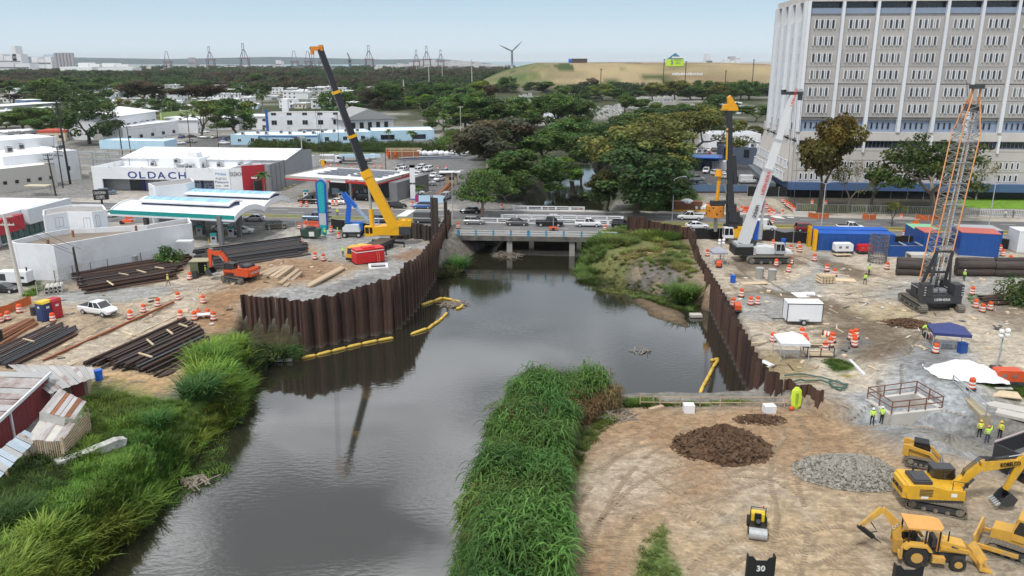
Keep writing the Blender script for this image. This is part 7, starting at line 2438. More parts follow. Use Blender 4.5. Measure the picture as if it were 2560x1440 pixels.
def truck_crane():
 g0=at(978,612)
 r=thing('truck_crane','big yellow truck crane with a tall black telescopic boom','mobile crane',g0)
 L=lambda px,py,y=None:atY(px,py,y or g0.y)-g0
 f=at(893,652)-g0
 ang=math.atan2(-f.y,-f.x)
 d=V3(math.cos(ang),math.sin(ang),0)
 car_=obj('carrier',MB().bx(-.5,11.5,-1.3,1.3,1.0,1.6).bx(1.8,11,-1.35,1.35,1.6,1.75),DGREY,r,f,ang)
 cb=obj('carrier_cab',MB().ext([(-1.2,.6),(-1.25,1.5),(-1.0,2.55),(1.1,2.55),(1.1,.6)],-1.35,1.35),YELLOW,r,f,ang)
 obj('windshield',MB().add([(-1.27,-1.15,1.45),(-1.27,1.15,1.45),(-1.06,1.15,2.4),(-1.06,-1.15,2.4)],[(3,2,1,0)]),CGLASS,cb)
 obj('side_window',MB().bx(-.8,.6,-1.37,-1.355,1.5,2.35),CGLASS,cb)
 obj('bumper',MB().bx(-1.45,-1.2,-1.35,1.35,.35,.75),BLACK,cb)
 obj('front_deck',MB().bx(1.1,3.2,-1.3,1.3,1.6,2.3),YELLOW,r,f,ang)
 for x in(.8,2.6,7.2,8.8,10.3):
  for y in(-1.05,1.05):
   w_=obj('wheel',MB().cyl((0,-.25,0),(0,.25,0),.62,n=14),RUBBER,car_,(x,y,.62))
 for x,y in((4.5,-3.2),(4.5,3.2),(11,-3.4),(11,3.2)):
  o=obj('outrigger',MB().beam((x,0,1.1),(x,y,1.1),.3,.35).cyl((x,y,.15),(x,y,1.2),.12),BLACK,r,f,ang)
  obj('outrigger_mat',MB().bx(x-1.1,x+1.1,y-.8,y+.8,0.02,.2),WOOD,o)
 p=L(965,603)
 u=obj('upper_body',MB().ext([(-3.0,1.9),(-3.0,3.4),(-.8,3.6),(2.4,3.9),(2.6,1.9)],-1.3,1.3),YELLOW,r,(p.x+.7,.6,.05))
 obj('counterweight',MB().bx(1.9,4.0,-1.45,1.45,2.0,3.5).bx(2.3,2.7,-1.5,1.5,2.4,2.7),DGREY,u)
 cab(u,-4.4,-2.8,-1.3,-.2,1.8,3.5,YELLOW)
 obj('winch',MB().cyl((2.6,-.9,4.1),(2.6,.9,4.1),.5,n=12).cyl((3.6,-.9,4.0),(3.6,.9,4.0),.45,n=12),YELLOW,u)
 obj('winch_frame',MB().bx(1.6,4.1,-1.1,-.95,3.4,4.6).bx(1.6,4.1,.95,1.1,3.4,4.6),YELLOW,u)
 fx,e1=L(987,570),L(913,428)
 tip=L(800,122,g0.y-3)
 mid1,mid2=e1.lerp(tip,.30),e1.lerp(tip,.66)
 BK=mat('boom_black',(.022,.024,.03),.4)
 obj('boom_base',MB().beam(fx,e1,1.55,1.75,0,1.4,1.5),YELLOW,r)
 obj('boom_collar',MB().beam(e1.lerp(fx,.10),e1.lerp(tip,.008),1.65,1.8),YELLOW,r)
 obj('boom_section',MB().beam(e1,mid1,1.15,1.3),BK,r)
 obj('boom_section',MB().beam(mid1,mid2,1.0,1.12),BK,r)
 obj('boom_section',MB().beam(mid2,tip,.86,.96),BK,r)
 ax=(tip-e1).normalized()
 for q,w_ in((mid1,1.3),(mid2,1.15)):
  obj('boom_band',MB().beam(q-ax*.25,q+ax*.25,w_,w_*1.15),YELLOW,r)
 h=obj('boom_head',MB().bx(-1.9,.7,-.5,.5,-.4,.5).bx(-2.0,-1.4,-.45,.45,-1.2,-.3).bx(-.2,.6,-.55,.55,.3,.8),mat('head_orange',(.72,.25,.02),.5),r,tip)
 h.scale=(.8,.8,.8)
 for x in(-1.75,.35):
  obj('sheave',MB().cyl((x,-.4,.1),(x,.4,.1),.42,n=10),DGREY,h)
 obj('lift_cylinder',MB().cyl(L(932,575),L(927,523),.42,n=10),YELLOW,r)
 obj('lift_rod',MB().cyl(L(927,523),L(922,462),.24,n=8),GALV,r)
 for dx in(-1.85,-1.55,-1.2):
  obj('hoist_rope',MB().cyl(tip+V3(dx,0,-.6),V3((tip.x+dx),0,17+dx),.035,n=4),DGREY,r)
 hk=obj('hook_block',MB().bx(-.3,.3,-.2,.2,-.5,.6).tube([(0,0,-.5),(.15,0,-.9),(-.1,0,-1.1)],.08,5),YELLOW,r,(tip.x-1.5,0,15.2))
 return r
truck_crane()
def crawler_crane():
 g0=at(1902,660)
 r=thing('crawler_crane','white crawler crane with a long white telescopic boom leaning right','crawler crane',g0)
 L=lambda px,py:atY(px,py,g0.y+1.5)-g0
 for y in(-.4,4.6):
  n0=len(C.objects)
  track(r,y,8.0,1.5,.95,MUDTRACK,1.4)
 obj('car_body',MB().bx(-2.2,2.6,.2,4,.5,1.5),DGREY,r)
 WC=mat('crane_white',(.66,.67,.68),.4,var=.05)
 u=obj('upper_body',MB().ext([(-2.2,1.6),(-2.2,2.8),(.6,3.0),(3.4,2.4),(5.6,2.0),(5.6,1.6)],.6,3.6),WC,r)
 obj('counterweight',MB().bx(-4.6,-1.4,.2,4.0,1.5,2.9).bx(-1.4,-1.0,.2,.6,1.5,2.7),BLACK,r)
 obj('engine_cover',MB().bx(-4.2,-1.4,.6,3.6,2.9,3.4),LGREY,r)
 for i in range(6):
  obj('hazard_stripe',MB().bx(-1.38,-.98,.16,.2,1.6+.2*i,1.7+.2*i),BAND,r)
 cab(r,2.4,4.0,-.1,.9,1.9,3.6,LGREY)
 obj('winch',MB().cyl((-1.2,1,3.5),(-1.2,3,3.5),.5,n=12),DGREY,r)
 a,b,c,tip=L(1858,608),L(1921,425),L(1946,352),L(1982,232)
 obj('boom_base',MB().beam(a,b,1.7,1.75,0,1.3,1.4),WC,r)
 obj('boom_section',MB().beam(b,c,1.0,1.1),WC,r)
 obj('boom_section',MB().beam(c,tip,.85,.9,0,.75,.8),WC,r)
 ax=(tip-a).normalized()
 for q,w_ in((b,1.4),(c,1.05)):
  obj('boom_collar',MB().beam(q-ax*.25,q+ax*.25,w_,w_*1.1),LGREY,r)
 h=obj('boom_head',MB().bx(-1.8,1.6,-.4,.4,-.3,.2).bx(1.0,1.6,-.3,.3,-1.2,0).bx(-1.9,-1.2,-.3,.3,.1,.5),DGREY,r,tip)
 for x in(-1.2,1.2):
  obj('sheave',MB().cyl((x,-.3,.3),(x,.3,.3),.4,n=10),LGREY,h)
 obj('lift_cylinder',MB().cyl(L(1899,598),L(1903,560),.4,n=8),GALV,r)
 obj('lift_rod',MB().cyl(L(1903,560),L(1912,500),.24,n=8),LGREY,r)
 for k,(s_,q,sz,m) in enumerate((('LIEBHERR',b.lerp(a,.33),.75,RED),('250R',a.lerp(b,.36),.8,BLACK),('LIEBHERR',c.lerp(tip,.72),.5,RED))):
  t=text(s_,sz,r,q+V3(.25,-1.0,0),m,width=(4.2,2.4,3.0)[k],bold=.01)
  t.rotation_euler=(PI/2,-math.atan2(ax.z,ax.x),0)
 for dx in(-.2,.5,1.2):
  obj('hoist_rope',MB().cyl(tip+V3(dx+.3,0,-.4),V3(tip.x+dx+.3,0,10),.03,n=4),DGREY,r)
 obj('side_rope',MB().cyl(tip+V3(-1.6,0,.2),L(1885,500),.035,n=4),LGREY,r)
 ladder=obj('blue_ladder',MB().bx(-.5,.5,-.05,.05,0,3.4),BLUE2,r,L(1888,600))
crawler_crane()
def drill_rig():
 g0=P(1824,606)
 r=thing('drilling_rig','tall black and yellow drilling rig with an orange casing driver','drilling rig',g0)
 L=lambda px,py:atY(px,py,g0.y)-g0
 MK=mat('rig_black',(.028,.03,.036),.5,var=.3)
 for y in(-1.6,1.6):
  track(r,y,5.5,1.1,.8,MUDTRACK,2)
 obj('upper_body',MB().bx(-.5,5.5,-1.6,1.6,1.2,2.9).bx(1,5,-1.7,1.7,2.9,3.4),YELLOW,r)
 cab(r,-1.6,.2,-1.7,-.5,1.3,3.2,WHITE)
 b,t=L(1826,590),L(1823,272)
 obj('mast',MB().beam(b,b.lerp(t,.35),1.9,1.4,0,1.2,1.2).beam(b.lerp(t,.35),t,.95,1.0,0,.85,.9),MK,r)
 for q0,q1 in(((1814,400),(1816,330)),((1815,325),(1817,320))):
  obj('mast_cover',MB().beam(L(*q0)+V3(0,-.6,0),L(*q1)+V3(0,-.6,0),.5,.2),YELLOW,r)
 obj('mast_head',MB().ext([(-1.6,0),(2.6,0),(2.2,.9),(.8,2.6),(.2,3.2),(-.4,2.7),(-.2,1.4),(-1.4,1.2)],-.6,.6),mat('rig_head_yellow',(.80,.36,.01),.4),r,t+V3(-.2,0,-.3)).scale=(.72,.8,.85)
 obj('side_pipe',MB().beam(L(1838,460),L(1834,388),.9,.7),MK,r)
 obj('kelly_bar',MB().cyl(L(1789,578),L(1789,545),.35,n=8),CONC,r)
 obj('kelly_bar',MB().cyl(L(1791,512),L(1800,430),.38,.3,8),mat('kelly_yellow',(.74,.32,.01),.4),r)
 obj('kelly_head',MB().cyl(L(1796,440),L(1797,424),.75,.55,10),MATS['kelly_yellow'],r)
 cs=obj('casing_driver',MB().cyl(L(1786,541),L(1788,514),1.75,n=16),mat('casing_orange',(.60,.22,.02),.6,var=.2),r)
 q=L(1786,541)
 for i in range(7):
  a=-PI/2+(i-3)*.42
  obj('hole',MB().cyl((1.7*math.cos(a),1.7*math.sin(a),0),(1.78*math.cos(a),1.78*math.sin(a),0),.16,n=8),BLACK,cs,q+V3(0,0,.7+(i%3)*.6))
 obj('rotary_head',MB().bc(L(1793,508),(2.6,1.4,1.0)),MK,r)
 obj('rotary_arm',MB().beam(L(1790,505),L(1822,505),1.2,.6),MK,r)
 for p0,p1 in(((1838,560),(1812,465)),((1846,540),(1816,450))):
  ram(r,L(*p0)+V3(0,1.2,0),L(*p1),.2)
 for i,(px,py,s_) in enumerate(((1832,540,2.0),(1836,560,2.6),(1828,520,1.6),(1843,552,1.6),(1826,575,2.2))):
  obj('winch_block',MB().bc(L(px,py)+V3(0,.2*i-.4,0),(s_,1.6,s_)),MK,r)
 for i in range(4):
  obj('hoist_rope',MB().cyl(t+V3(-1.2+i*.25,-.6,0),L(1795+i*2,425),.03,n=4),DGREY,r)
drill_rig()
def lattice_crane():
 g0=at(2345,778)
 r=thing('lattice_boom_crane','dark grey crawler crane with an orange edged lattice boom leaning away','crawler crane',g0)
 K=mat('crane_charcoal',(.035,.037,.042),.5,var=.25)
 for y in(-2.55,2.55):
  o=thing('x','x','x')
  D.objects.remove(o)
 sub=[]
 n0=set(C.objects)
 for x in(-2.6,2.6):
  track(r,0,7.0,1.2,.95,MUDTRACK)
  for o in r.children:
   if o not in n0:
    o.rotation_euler[2]=PI/2
    o.location=(x,o.location.x+2.2,o.location.z)
    n0.add(o)
 obj('car_body',MB().bx(-2.2,2.2,.5,4.2,.4,1.3),K,r)
 obj('deck',MB().bx(-2.3,2.3,.2,5.2,1.4,1.8),K,r)
 cw=obj('counterweight',MB().bx(-2.75,2.75,-.6,.5,1.3,2.4),K,r)
 for s in(-1,1):
  obj('counterweight_block',MB().bx(min(s*1.5,s*2.8),max(s*1.5,s*2.8),-.7,.9,2.4,4.0),K,cw)
  for i in range(4):
   obj('lug',MB().bx(s*2.6-.12,s*2.6+.12,-.76,-.7,2.5+.36*i,2.62+.36*i),LGREY,cw)
 text('LIEBHERR',.5,cw,(-1.1,-.64,1.7),BAND,width=2.2)
 for i,(x,y,z,s_) in enumerate(((-1.4,1.6,2.2,1.2),(-1.5,3.2,2.4,1.4),(.2,1.4,2.1,1.0),(1.2,2.2,2.2,1.1),(-.4,3.2,2.2,.9),(1.4,3.8,2.3,1.0),(-1.2,4.6,2.4,1.0))):
  obj('engine_block',MB().bc((x,y,z),(s_,s_*1.1,s_*.9)),(MGREY,K,DGREY)[i%3],r)
 for x in(-.6,.6):
  obj('winch',MB().cyl((x-.5,1.0,2.6),(x+.5,1.0,2.6),.45,n=12),MGREY,r)
 for x in(-2.3,-1.6,1.9):
  obj('hand_rail',MB().tube([(x,.8,1.8),(x,.8,2.9),(x,4.8,2.9),(x,4.8,1.8)],.04,5),LGREY,r)
 cab(r,1.7,2.9,3.2,5.0,1.8,3.6,K)
 ft,top=V3(.2,3.2,1.9),V3(.7,1.8,8.2)
 for s in(-1,1):
  obj('a_frame_leg',MB().beam(ft+V3(s*1.7,0,0),top+V3(s*1.1,0,0),.3,.4),K,r)
  obj('a_frame_leg',MB().beam((ft.x+s*1.5,1.0,1.9),top+V3(s*1.0,0,0),.2,.25),K,r)
 for f_ in(0,.5,1):
  obj('a_frame_bar',MB().beam(ft.lerp(top,f_)+V3(-1.7+.6*f_,0,0),ft.lerp(top,f_)+V3(1.7-.6*f_,0,0),.28),K,r)
 b0=V3(1.0,4.6,2.2)
 tip=atY(2434,250,g0.y+13)-g0
 OR,GL=mat('boom_orange',(.56,.24,.08),.5,var=.1),mat('boom_lattice_grey',(.30,.285,.27),.7,var=.2)
 kn=b0.lerp(tip,.84)
 for u_,v_,w0,w1 in((b0,kn,2.7,2.7),(kn,tip,2.7,1.2)):
  lattice(r,'boom_lattice',u_,v_,w0,w1,GL,.8,2.0,[OR,OR,OR,OR],.07)
 ax=(tip-b0)
 for i in range(1,9):
  q=b0+ax*i/9
  w_=2.9 if i<8 else 2.0
  obj('cross_pipe',MB().beam(q+V3(-w_/2,-1.1+.7*i/9,0),q+V3(w_/2,-1.1+.7*i/9,0),.16),LGREY,r)
 for s in(-.35,.35):
  obj('leader_pipe',MB().cyl(b0+V3(s,-1.2,0),tip+V3(s*.8,-.5,-1.5),.11,n=6),LGREY,r)
 h=obj('boom_head',MB().bx(-1.0,.9,-.8,.8,-1.6,-.6),DGREY,r,tip)
 for s in(-1,1):
  obj('head_frame',MB().beam((s*.8,0,-1),(s*.5+.3,0,2.2),.22,.3),OR,h)
 obj('head_beam',MB().bx(-.7,1.1,-.5,.5,1.6,2.2),DGREY,h)
 obj('antenna',MB().cyl((-1.0,0,.5),(-1.4,0,2.6),.05),DGREY,h)
lattice_crane()
def boom_lift():
 g0=at(882,592)
 r=thing('boom_lift','blue and white articulated boom lift on four wheels behind the crane','boom lift',g0)
 L=lambda px,py:atY(px,py,g0.y)-g0
 for x in(-1.4,1.4):
  for y in(-1.1,1.1):
   tyre(r,x,y,.55,.4,LGREY)
 obj('chassis',MB().bx(-1.8,1.8,-.9,.9,.6,1.1),DGREY,r)
 obj('turntable',MB().ext([(-1.7,1.2),(-1.8,2.0),(-1.2,2.6),(1.4,2.6),(1.7,1.2)],-1.1,.3),mat('lift_white',(.62,.66,.70),.4),r)
 obj('engine_cover',MB().bx(-1.2,2.0,.3,1.3,1.2,2.9),BLUE2,r)
 a,b,c,d,e=L(869,557),L(873,512),L(859,482),L(921,552),L(936,560)
 obj('riser',MB().beam(a,b,.8,.9).beam(b,c,.75,.8),BLUE2,r)
 obj('jib',MB().beam(c,c.lerp(d,.5),.65,.7),BLUE2,r)
 obj('jib',MB().beam(c.lerp(d,.5),d,.45,.5),mat('lift_pale',(.30,.42,.62),.4),r)
 mb=MB()
 for z in(0,.55,1.1):
  mb.beam(e+V3(-.9,-.4,z),e+V3(.9,-.4,z),.07).beam(e+V3(-.9,.5,z),e+V3(.9,.5,z),.07)
 for x in(-.9,0,.9):
  mb.beam(e+V3(x,-.4,0),e+V3(x,-.4,1.1),.07).beam(e+V3(x,.5,0),e+V3(x,.5,1.1),.07)
 mb.bx(e.x-.9,e.x+.9,e.y-.4,e.y+.5,e.z-.1,e.z)
 obj('platform',mb,MATS['lift_pale'],r)
boom_lift()
# ================================================================ THINGS LYING AND STANDING ON THE SITE
def T(name,label,cat,loc,rz,parts,group=None,sc_=None):
 """thing from parts: (name, material, boxes) with boxes (x0, x1, y0, y1, z0, z1), or (name, material, MB)"""
 r=thing(name,label,cat,loc,rz,group,sc_)
 for n,m,b in parts:
  if isinstance(b,MB):
   mb=b
  else:
   mb=MB()
   for q in([b] if isinstance(b[0],(int,float)) else b):
    mb.bx(*q)
  obj(n,mb,m,r)
 return r
_BM={}
def bar_mesh(kind,m):
 """unit long bar along x"""
 if(kind,m.name) not in _BM:
  mb=MB()
  if kind=='pipe':
   mb.cyl((0,0,.16),(1,0,.16),.16,n=8)
  elif kind=='beam':
   mb.bx(0,1,-.15,.15,0,.04).bx(0,1,-.15,.15,.27,.31).bx(0,1,-.02,.02,.04,.27)
  elif kind=='sheet':
   mb.ext([(-.5,0),(-.3,0),(-.18,.32),(.18,.32),(.3,0),(.5,0),(.5,.05),(.33,.05),(.2,.37),(-.2,.37),(-.33,.05),(-.5,.05)],0,1,'x')
  elif kind=='rod':
   mb.bx(0,1,-.06,.06,0,.1)
  else:
   mb.bx(0,1,-.36,.36,0,.3)
  _BM[kind,m.name]=mb.mesh('bar',m)
 return _BM[kind,m.name]
def stack(name,label,S0,S1,E0,E1,n,layers,kinds,mats,group,h=.3,cat='steel bar'):
 """bars lying side by side from the line S0-S1 to the line E0-E1 (pixels), in layers"""
 s0,s1,e0,e1=at(*S0),at(*S1),at(*E0),at(*E1)
 for l in range(layers):
  k=n-l*2
  for i in range(max(1,k)):
   f=(i+.5+l+rnd.uniform(-.3,.3))/n
   a,b=s0.lerp(s1,f),e0.lerp(e1,f+rnd.uniform(-.02,.02))
   d=b-a
   a=a+d*rnd.uniform(-.04,.06)
   b=b-d*rnd.uniform(-.03,.10)
   o=link(name,bar_mesh(rnd.choice(kinds),rnd.choice(mats)),None,(a.x,a.y,max(a.z,b.z)-.02+l*h),math.atan2(b.y-a.y,b.x-a.x)+rnd.uniform(-.006,.006),((b-a).length,1,1))
   tag(o,label,cat,group)
stack('steel_pile','dark steel pile in the big slanting stack left of the green bank',(205,908),(395,940),(455,797),(545,868),15,3,['pipe','beam','beam'],[STEEL,STEEL,RUSTP,DGREY,RUSTP],'dark steel piles in the slanting stack')
stack('steel_rod','thin steel rod in the loose bundle beside the yellow green grass',(392,945),(425,938),(520,872),(548,878),9,2,['rod'],[STEEL,RUSTP],'thin rods beside the slanting stack',.1)
stack('steel_pile','dark steel pile in the stack in front of the portable toilets',(-60,905),(30,925),(130,812),(212,830),12,2,['pipe','beam'],[STEEL,DGREY,RUSTP],'dark steel piles in front of the toilets')
stack('sheet_pile','rust orange sheet pile lying at the left edge',(-60,850),(-30,900),(60,802),(100,812),4,2,['sheet'],[RUST,RUSTP],'rusty sheet piles lying at the left edge',.35)
stack('steel_pile','long rusty steel pile in the stack along the white abandoned building',(182,686),(215,736),(485,640),(440,700),22,3,['beam','pipe','beam'],[STEEL,RUSTP,RUSTP],'rusty steel piles along the white building')
stack('steel_pile','black steel pile in the stack by the petrol forecourt',(490,645),(520,685),(752,597),(772,640),18,4,['pipe','pipe','beam'],[STEEL,DGREY],'black steel piles by the forecourt')
stack('timber_beam','weathered timber in the stack beside the orange excavator',(640,690),(720,722),(690,668),(762,690),7,3,['plank'],[WOOD],'timbers in the stack',.32,'timber')
stack('timber_beam','single long timber lying on the gravel platform',(768,716),(776,719),(858,672),(866,674),2,1,['plank'],[WOOD],'loose timbers on the platform',.3,'timber')
stack('steel_pile','brown guide beam lying along the dirt track',(98,905),(102,908),(440,752),(447,754),1,1,['beam'],[RUST],None)
stack('timber_beam','pale lumber rail lying beside the slanting steel stack',(172,915),(178,918),(496,760),(502,762),1,1,['rod'],[PWOOD],None,.1,'timber')
stack('sheet_pile','long rusty pile lying behind the station signs',(1078,494),(1108,500),(1122,448),(1140,462),3,2,['sheet'],[RUST],'rusty piles behind the station signs',.4)
stack('steel_pipe','grey steel section in the far yard stack',(1000,397),(1000,402),(1085,392),(1180,396),4,3,['beam','pipe'],[SLATE,LGREY],'grey steel sections in the far yard',.35)
stack('scrap_beam','rusty scrap beam at the right edge',(2440,742),(2470,770),(2560,735),(2600,760),5,2,['beam','sheet'],[RUSTP,STEEL],'scrap beams at the right edge')
for i,(px,py,l) in enumerate(((300,700,2.2),(345,692,2.6),(390,684,2.0),(270,720,3),(420,665,2),(310,850,2.4),(370,870,2.6),(420,845,2.2),(350,905,2.5),(450,830,2),(60,860,2.2),(650,620,2))):
 o=link('wood_block',bar_mesh('rod',PWOOD),None,at(px,py,1.05 if 600<py<730 or px>280 else .6),rnd.uniform(-.3,.3)-.6,(l,1.8,1.5))
 tag(o,'pale wooden spacer lying across the steel stacks','wood block','wooden spacers on the stacks')
for i in range(8):
 a=at(118+(i%4)*11,738-(i%4)*1.5,.32+.58*(i//4))
 mb=MB()
 n=14
 rg=[[(x,q*math.cos(2*PI*j/n),q*math.sin(2*PI*j/n)) for j in range(n)] for x,q in((0,.32),(2.4,.32),(2.4,.24),(0,.24),(0,.32))]
 mb.loft(rg,caps=False)
 tag(obj('concrete_pipe',mb,LCONC,None,a,R(112)),'pale concrete pipe in the small pile behind the wire frame','pipe','concrete pipes behind the wire frame')
RB=(0,9.6,0,2.8)
a,b=at(892,663),at(962,655)
w_=(b-a).length
T('power_pack','bright red hydraulic power pack with a white stripe','power pack',a,math.atan2(b.y-a.y,b.x-a.x),[('body',RED,(0,w_,0,2.4,.15,2.4)),('skid',BLACK,(-.1,w_+.1,.1,2.3,0,.15)),('roof',RED,[(-.05,w_+.05,-.05,2.45,2.4,2.55),(w_*.3,w_*.7,.5,1.9,2.55,2.75)]),('stripe',BAND,[(-.01,w_+.01,-.02,0,2.05,2.2),(-.02,-.0,0,2.4,2.05,2.2)]),('ladder',mat('ladder_orange',(.7,.15,.08),.5),MB().beam((w_*.72,-.5,0),(w_*.72,-.05,2),.07).beam((w_*.80,-.5,0),(w_*.80,-.05,2),.07).bx(w_*.72,w_*.8,-.42,-.36,.4,.46).bx(w_*.72,w_*.8,-.32,-.26,.9,.96).bx(w_*.72,w_*.8,-.2,-.14,1.4,1.46))])
T('concrete_cover','white square concrete frame lying by the red power pack','concrete frame',at(946,668),.2,[('frame',WHITE,[(-1.6,1.6,-1.6,-1.2,0,.3),(-1.6,1.6,1.2,1.6,0,.3),(-1.6,-1.2,-1.2,1.2,0,.3),(1.2,1.6,-1.2,1.2,0,.3)]),('bar',DGREY,(-1.2,1.2,-.1,.1,.1,.25))])
def toilet(px,py,wall,roof,label):
 T('portable_toilet',label,'portable toilet',at(px,py),-.35,[('walls',wall,(-.6,.6,-.6,.6,.1,2.1)),('roof',roof,MB().ext([(-.64,2.1),(.64,2.1),(.5,2.35),(-.5,2.35)],-.64,.64)),('door',wall,(-.42,.42,-.64,-.6,.15,2.0)),('sign',BAND,[(-.2,.1,-.66,-.64,1.6,1.8),(.6,.62,-.2,.2,1.5,1.75)]),('base',BLACK,(-.62,.62,-.62,.62,0,.1))],'portable toilets',(1.2,)*3)
toilet(115,801,NAVY,mat('toilet_yellow',(.70,.50,.04),.5),'navy blue portable toilet with a yellow roof')
toilet(138,795,DRED,DRED,'dark red portable toilet half behind the blue one')
T('steel_shed','olive green steel shed with a dark doorway','shed',at(500,692),.1,[('walls',mat('olive_shed',(.13,.14,.08),.7),[(-1.4,-.1,-.1,0,0,2.5),(-1.4,-1.3,0,2.2,0,2.5),(1.3,1.4,0,2.2,0,2.5),(-1.4,1.4,2.2,2.3,0,2.5)]),('roof',mat('shed_roof_tan',(.36,.34,.22),.7),(-1.5,1.5,-.2,2.4,2.5,2.6)),('door',MATS['olive_shed'],(1.4,2.4,-.15,-.05,.1,2.3))])
for px,py,m,lab in((489,696,DGREY,'black waste bin in front of the green steel shed'),(86,788,DGREY,'grey waste bin beside the portable toilet'),(248,950,BLUE2,'blue plastic barrel by the corner of the grey shed'),(315,668,BLUE,'blue drum at the white building fence'),(337,664,CONC,'rusty white tank at the white building fence'),(1832,706,BLUE2,'blue bucket on the wet yard near the right wall'),(1898,696,CONC,'ribbed grey concrete ring left of two on the yard'),(1929,700,CONC,'broad concrete ring with rubble on top, right of two'),(12,925,BLACK,'black water tank on the rusty shed roof'),(1958,612,BLUE2,'blue hose reel by the black fence')):
 big=1.5 if m is CONC else 1
 T('barrel' if m is not BLACK else 'water_tank',lab,'barrel',at(px,py,3.6 if m is BLACK else 0),0,[('body',m,MB().cyl((0,0,0),(0,0,1.1*big),.42*big,.45*big,14)),('rim',m,MB().cyl((0,0,1.1*big),(0,0,1.18*big),.48*big,n=14)),('lid',LGREY if m is CONC else m,MB().cyl((0,0,1.18*big),(0,0,1.22*big),.4*big,n=12))])
T('dumpster','dark green skip with rubbish by the forecourt corner','skip',at(778,592),.05,[('body',mat('skip_green',(.03,.07,.05),.6),MB().ext([(-1.7,.1),(1.7,.1),(1.9,1.7),(-1.9,1.7)],-1,1)),('rubbish',BLACK,MB().ball((0,0,1.7),1.1,8,5,sz=.4)),('notice',BAND,(-.2,.8,-1.03,-1,.3,1.2))])
T('water_barrier','long red plastic barrier behind the paddle board','barrier',P(788,566,4.03),-.05,[('body',ORANGE,MB().ext([(-.4,0),(.4,0),(.2,.5),(.2,1.1),(-.2,1.1),(-.2,.5)],-2.2,2.2,'x')),('foot',ORANGE,(-2.2,2.2,-.5,.5,0,.12))])
T('water_barrier','red plastic barrier on the far side behind the white crane boom','barrier',P(1872,528,4.03),-.05,[('body',ORANGE,MB().ext([(-.4,0),(.4,0),(.2,.5),(.2,1.1),(-.2,1.1),(-.2,.5)],-1.2,1.2,'x')),('foot',ORANGE,(-1.2,1.2,-.5,.5,0,.12))])
g0=P(810,592)
zz=lambda y:topz(g0,y)-4
TE,BD,GW_=mat('board_teal',(.02,.36,.42),.4),mat('board_blue',(.015,.09,.42),.4),mat('board_grey',(.46,.50,.54),.5)
def oval(z0,z1,hw,n=12):
 r_=hw*1.25
 return[(hw*math.cos(PI*i/n),z1-r_+r_*math.sin(PI*i/n)) for i in range(n+1)]+[(-hw*.8,z0),(hw*.8,z0)]
r=T('paddle_board','giant blue and teal paddle board advert standing on end','advert board',g0,R(-10),[('edge',BD,MB().ext(oval(1.4,zz(449),1.05),-.1,.25)),('back',GW_,MB().ext(oval(1.5,zz(446),1.0),.25,1.1))])
for z0,z1,m in((zz(532),zz(453),TE),(zz(562),zz(533),GW_),(zz(590),zz(562),TE)):
 obj('face',MB().ext(oval(z0,z1,.72) if m is TE and z1>8 else[(-.72,z0),(.72,z0),(.72,z1),(-.72,z1)],-.14,-.1),m,r)
obj('stand',MB().beam((0,.5,0),(0,.5,4),.5),TE,r)
for i in range(5):
 obj('strap',MB().bx(1.0,1.5,.3,1.0,3+i*.9,3.15+i*.9),BLACK,r)
def sign(name,label,px,py,top,w,h,boards,pole=LGREY,z=4.0,r=.1,grp=None):
 b=P(px,py,z)
 H=topz(b,top)-z
 o=T(name,label,'sign',b,0,[('post',pole,MB().cyl((0,0,-.1),(0,0,H),r,n=6))],grp)
 for i,(n,m,x0,x1,z0,z1) in enumerate(boards):
  obj(n,MB().bx(x0*w,x1*w,-.12-r,-.06-r,H-h+z0*h,H-h+z1*h),m,o)
 return o
sign('price_sign','tall narrow white price sign of the red edged station',1033,497,412,1.3,9,[('board',WHITE,-.5,.5,.5,1),('board',WHITE,-.5,.5,.05,.45),('red_top',RED,-.5,.5,.92,1.0)],r=.15)
sign('billboard','pair of pale notice boards with a magenta panel by the road',1080,522,488,3.4,1.8,[('board',LBLUE,-.9,-.1,0,1),('board',LBLUE,.1,.8,0,1),('panel',mat('magenta',(.35,.03,.15),.5),-1.15,-.92,.1,1)])
s_=sign('road_sign','orange diamond road work sign on the median',2287,572,553,1.7,1.7,[],r=.05)
d=obj('board',MB().bx(-.75,.75,-.1,-.06,-.75,.75),mat('sign_orange',(.85,.16,.02),.5),s_,(0,0,topz(P(2287,572),560)-4))
d.rotation_euler=(0,PI/4,0)
sign('road_sign','red and white striped marker post by the blue hose reel',1958,604,582,.9,1.4,[('board',BAND,-.5,.5,0,1),('stripe',RED,-.5,.5,.4,.6)],r=.05)
def pole(px,py,top,label,m=WOOD,r=.16,arms=0,lean=0.0,lamp=0,group='utility poles',dark=False):
 b=P(px,py)
 H=topz(b,top)-4
 o=T('utility_pole' if not lamp else 'street_lamp',label,'pole' if not lamp else 'street lamp',b,0,[('shaft',m,MB().cyl((0,0,-.2),(lean*H,0,H),r*1.2,r*.8,7))],group if not lamp else 'street lamps')
 for i in range(arms):
  z=H*(.97-.1*i)
  mb=MB().bx(-1.2,1.2,-.08,.08,z-.08,z+.08)
  for x in(-1.1,-.5,.5,1.1):
   mb.cyl((x,0,z+.08),(x,0,z+.3),.06,n=5)
  obj('cross_arm',mb,m,o,(lean*z,0,0))
 for s in range(lamp):
  k=1 if s==0 else-1
  obj('lamp_arm',MB().tube([(0,0,H),(k*1.2,0,H+.5),(k*2.0,0,H+.55)],.06,5),m,o)
  obj('lamp_head',MB().bx(k*2.2-.45,k*2.2+.45,-.15,.15,H+.47,H+.62),LGREY,o)
 return o,b,H
DW=mat('dark_pole_timber',(.05,.042,.035),.9,var=.2)
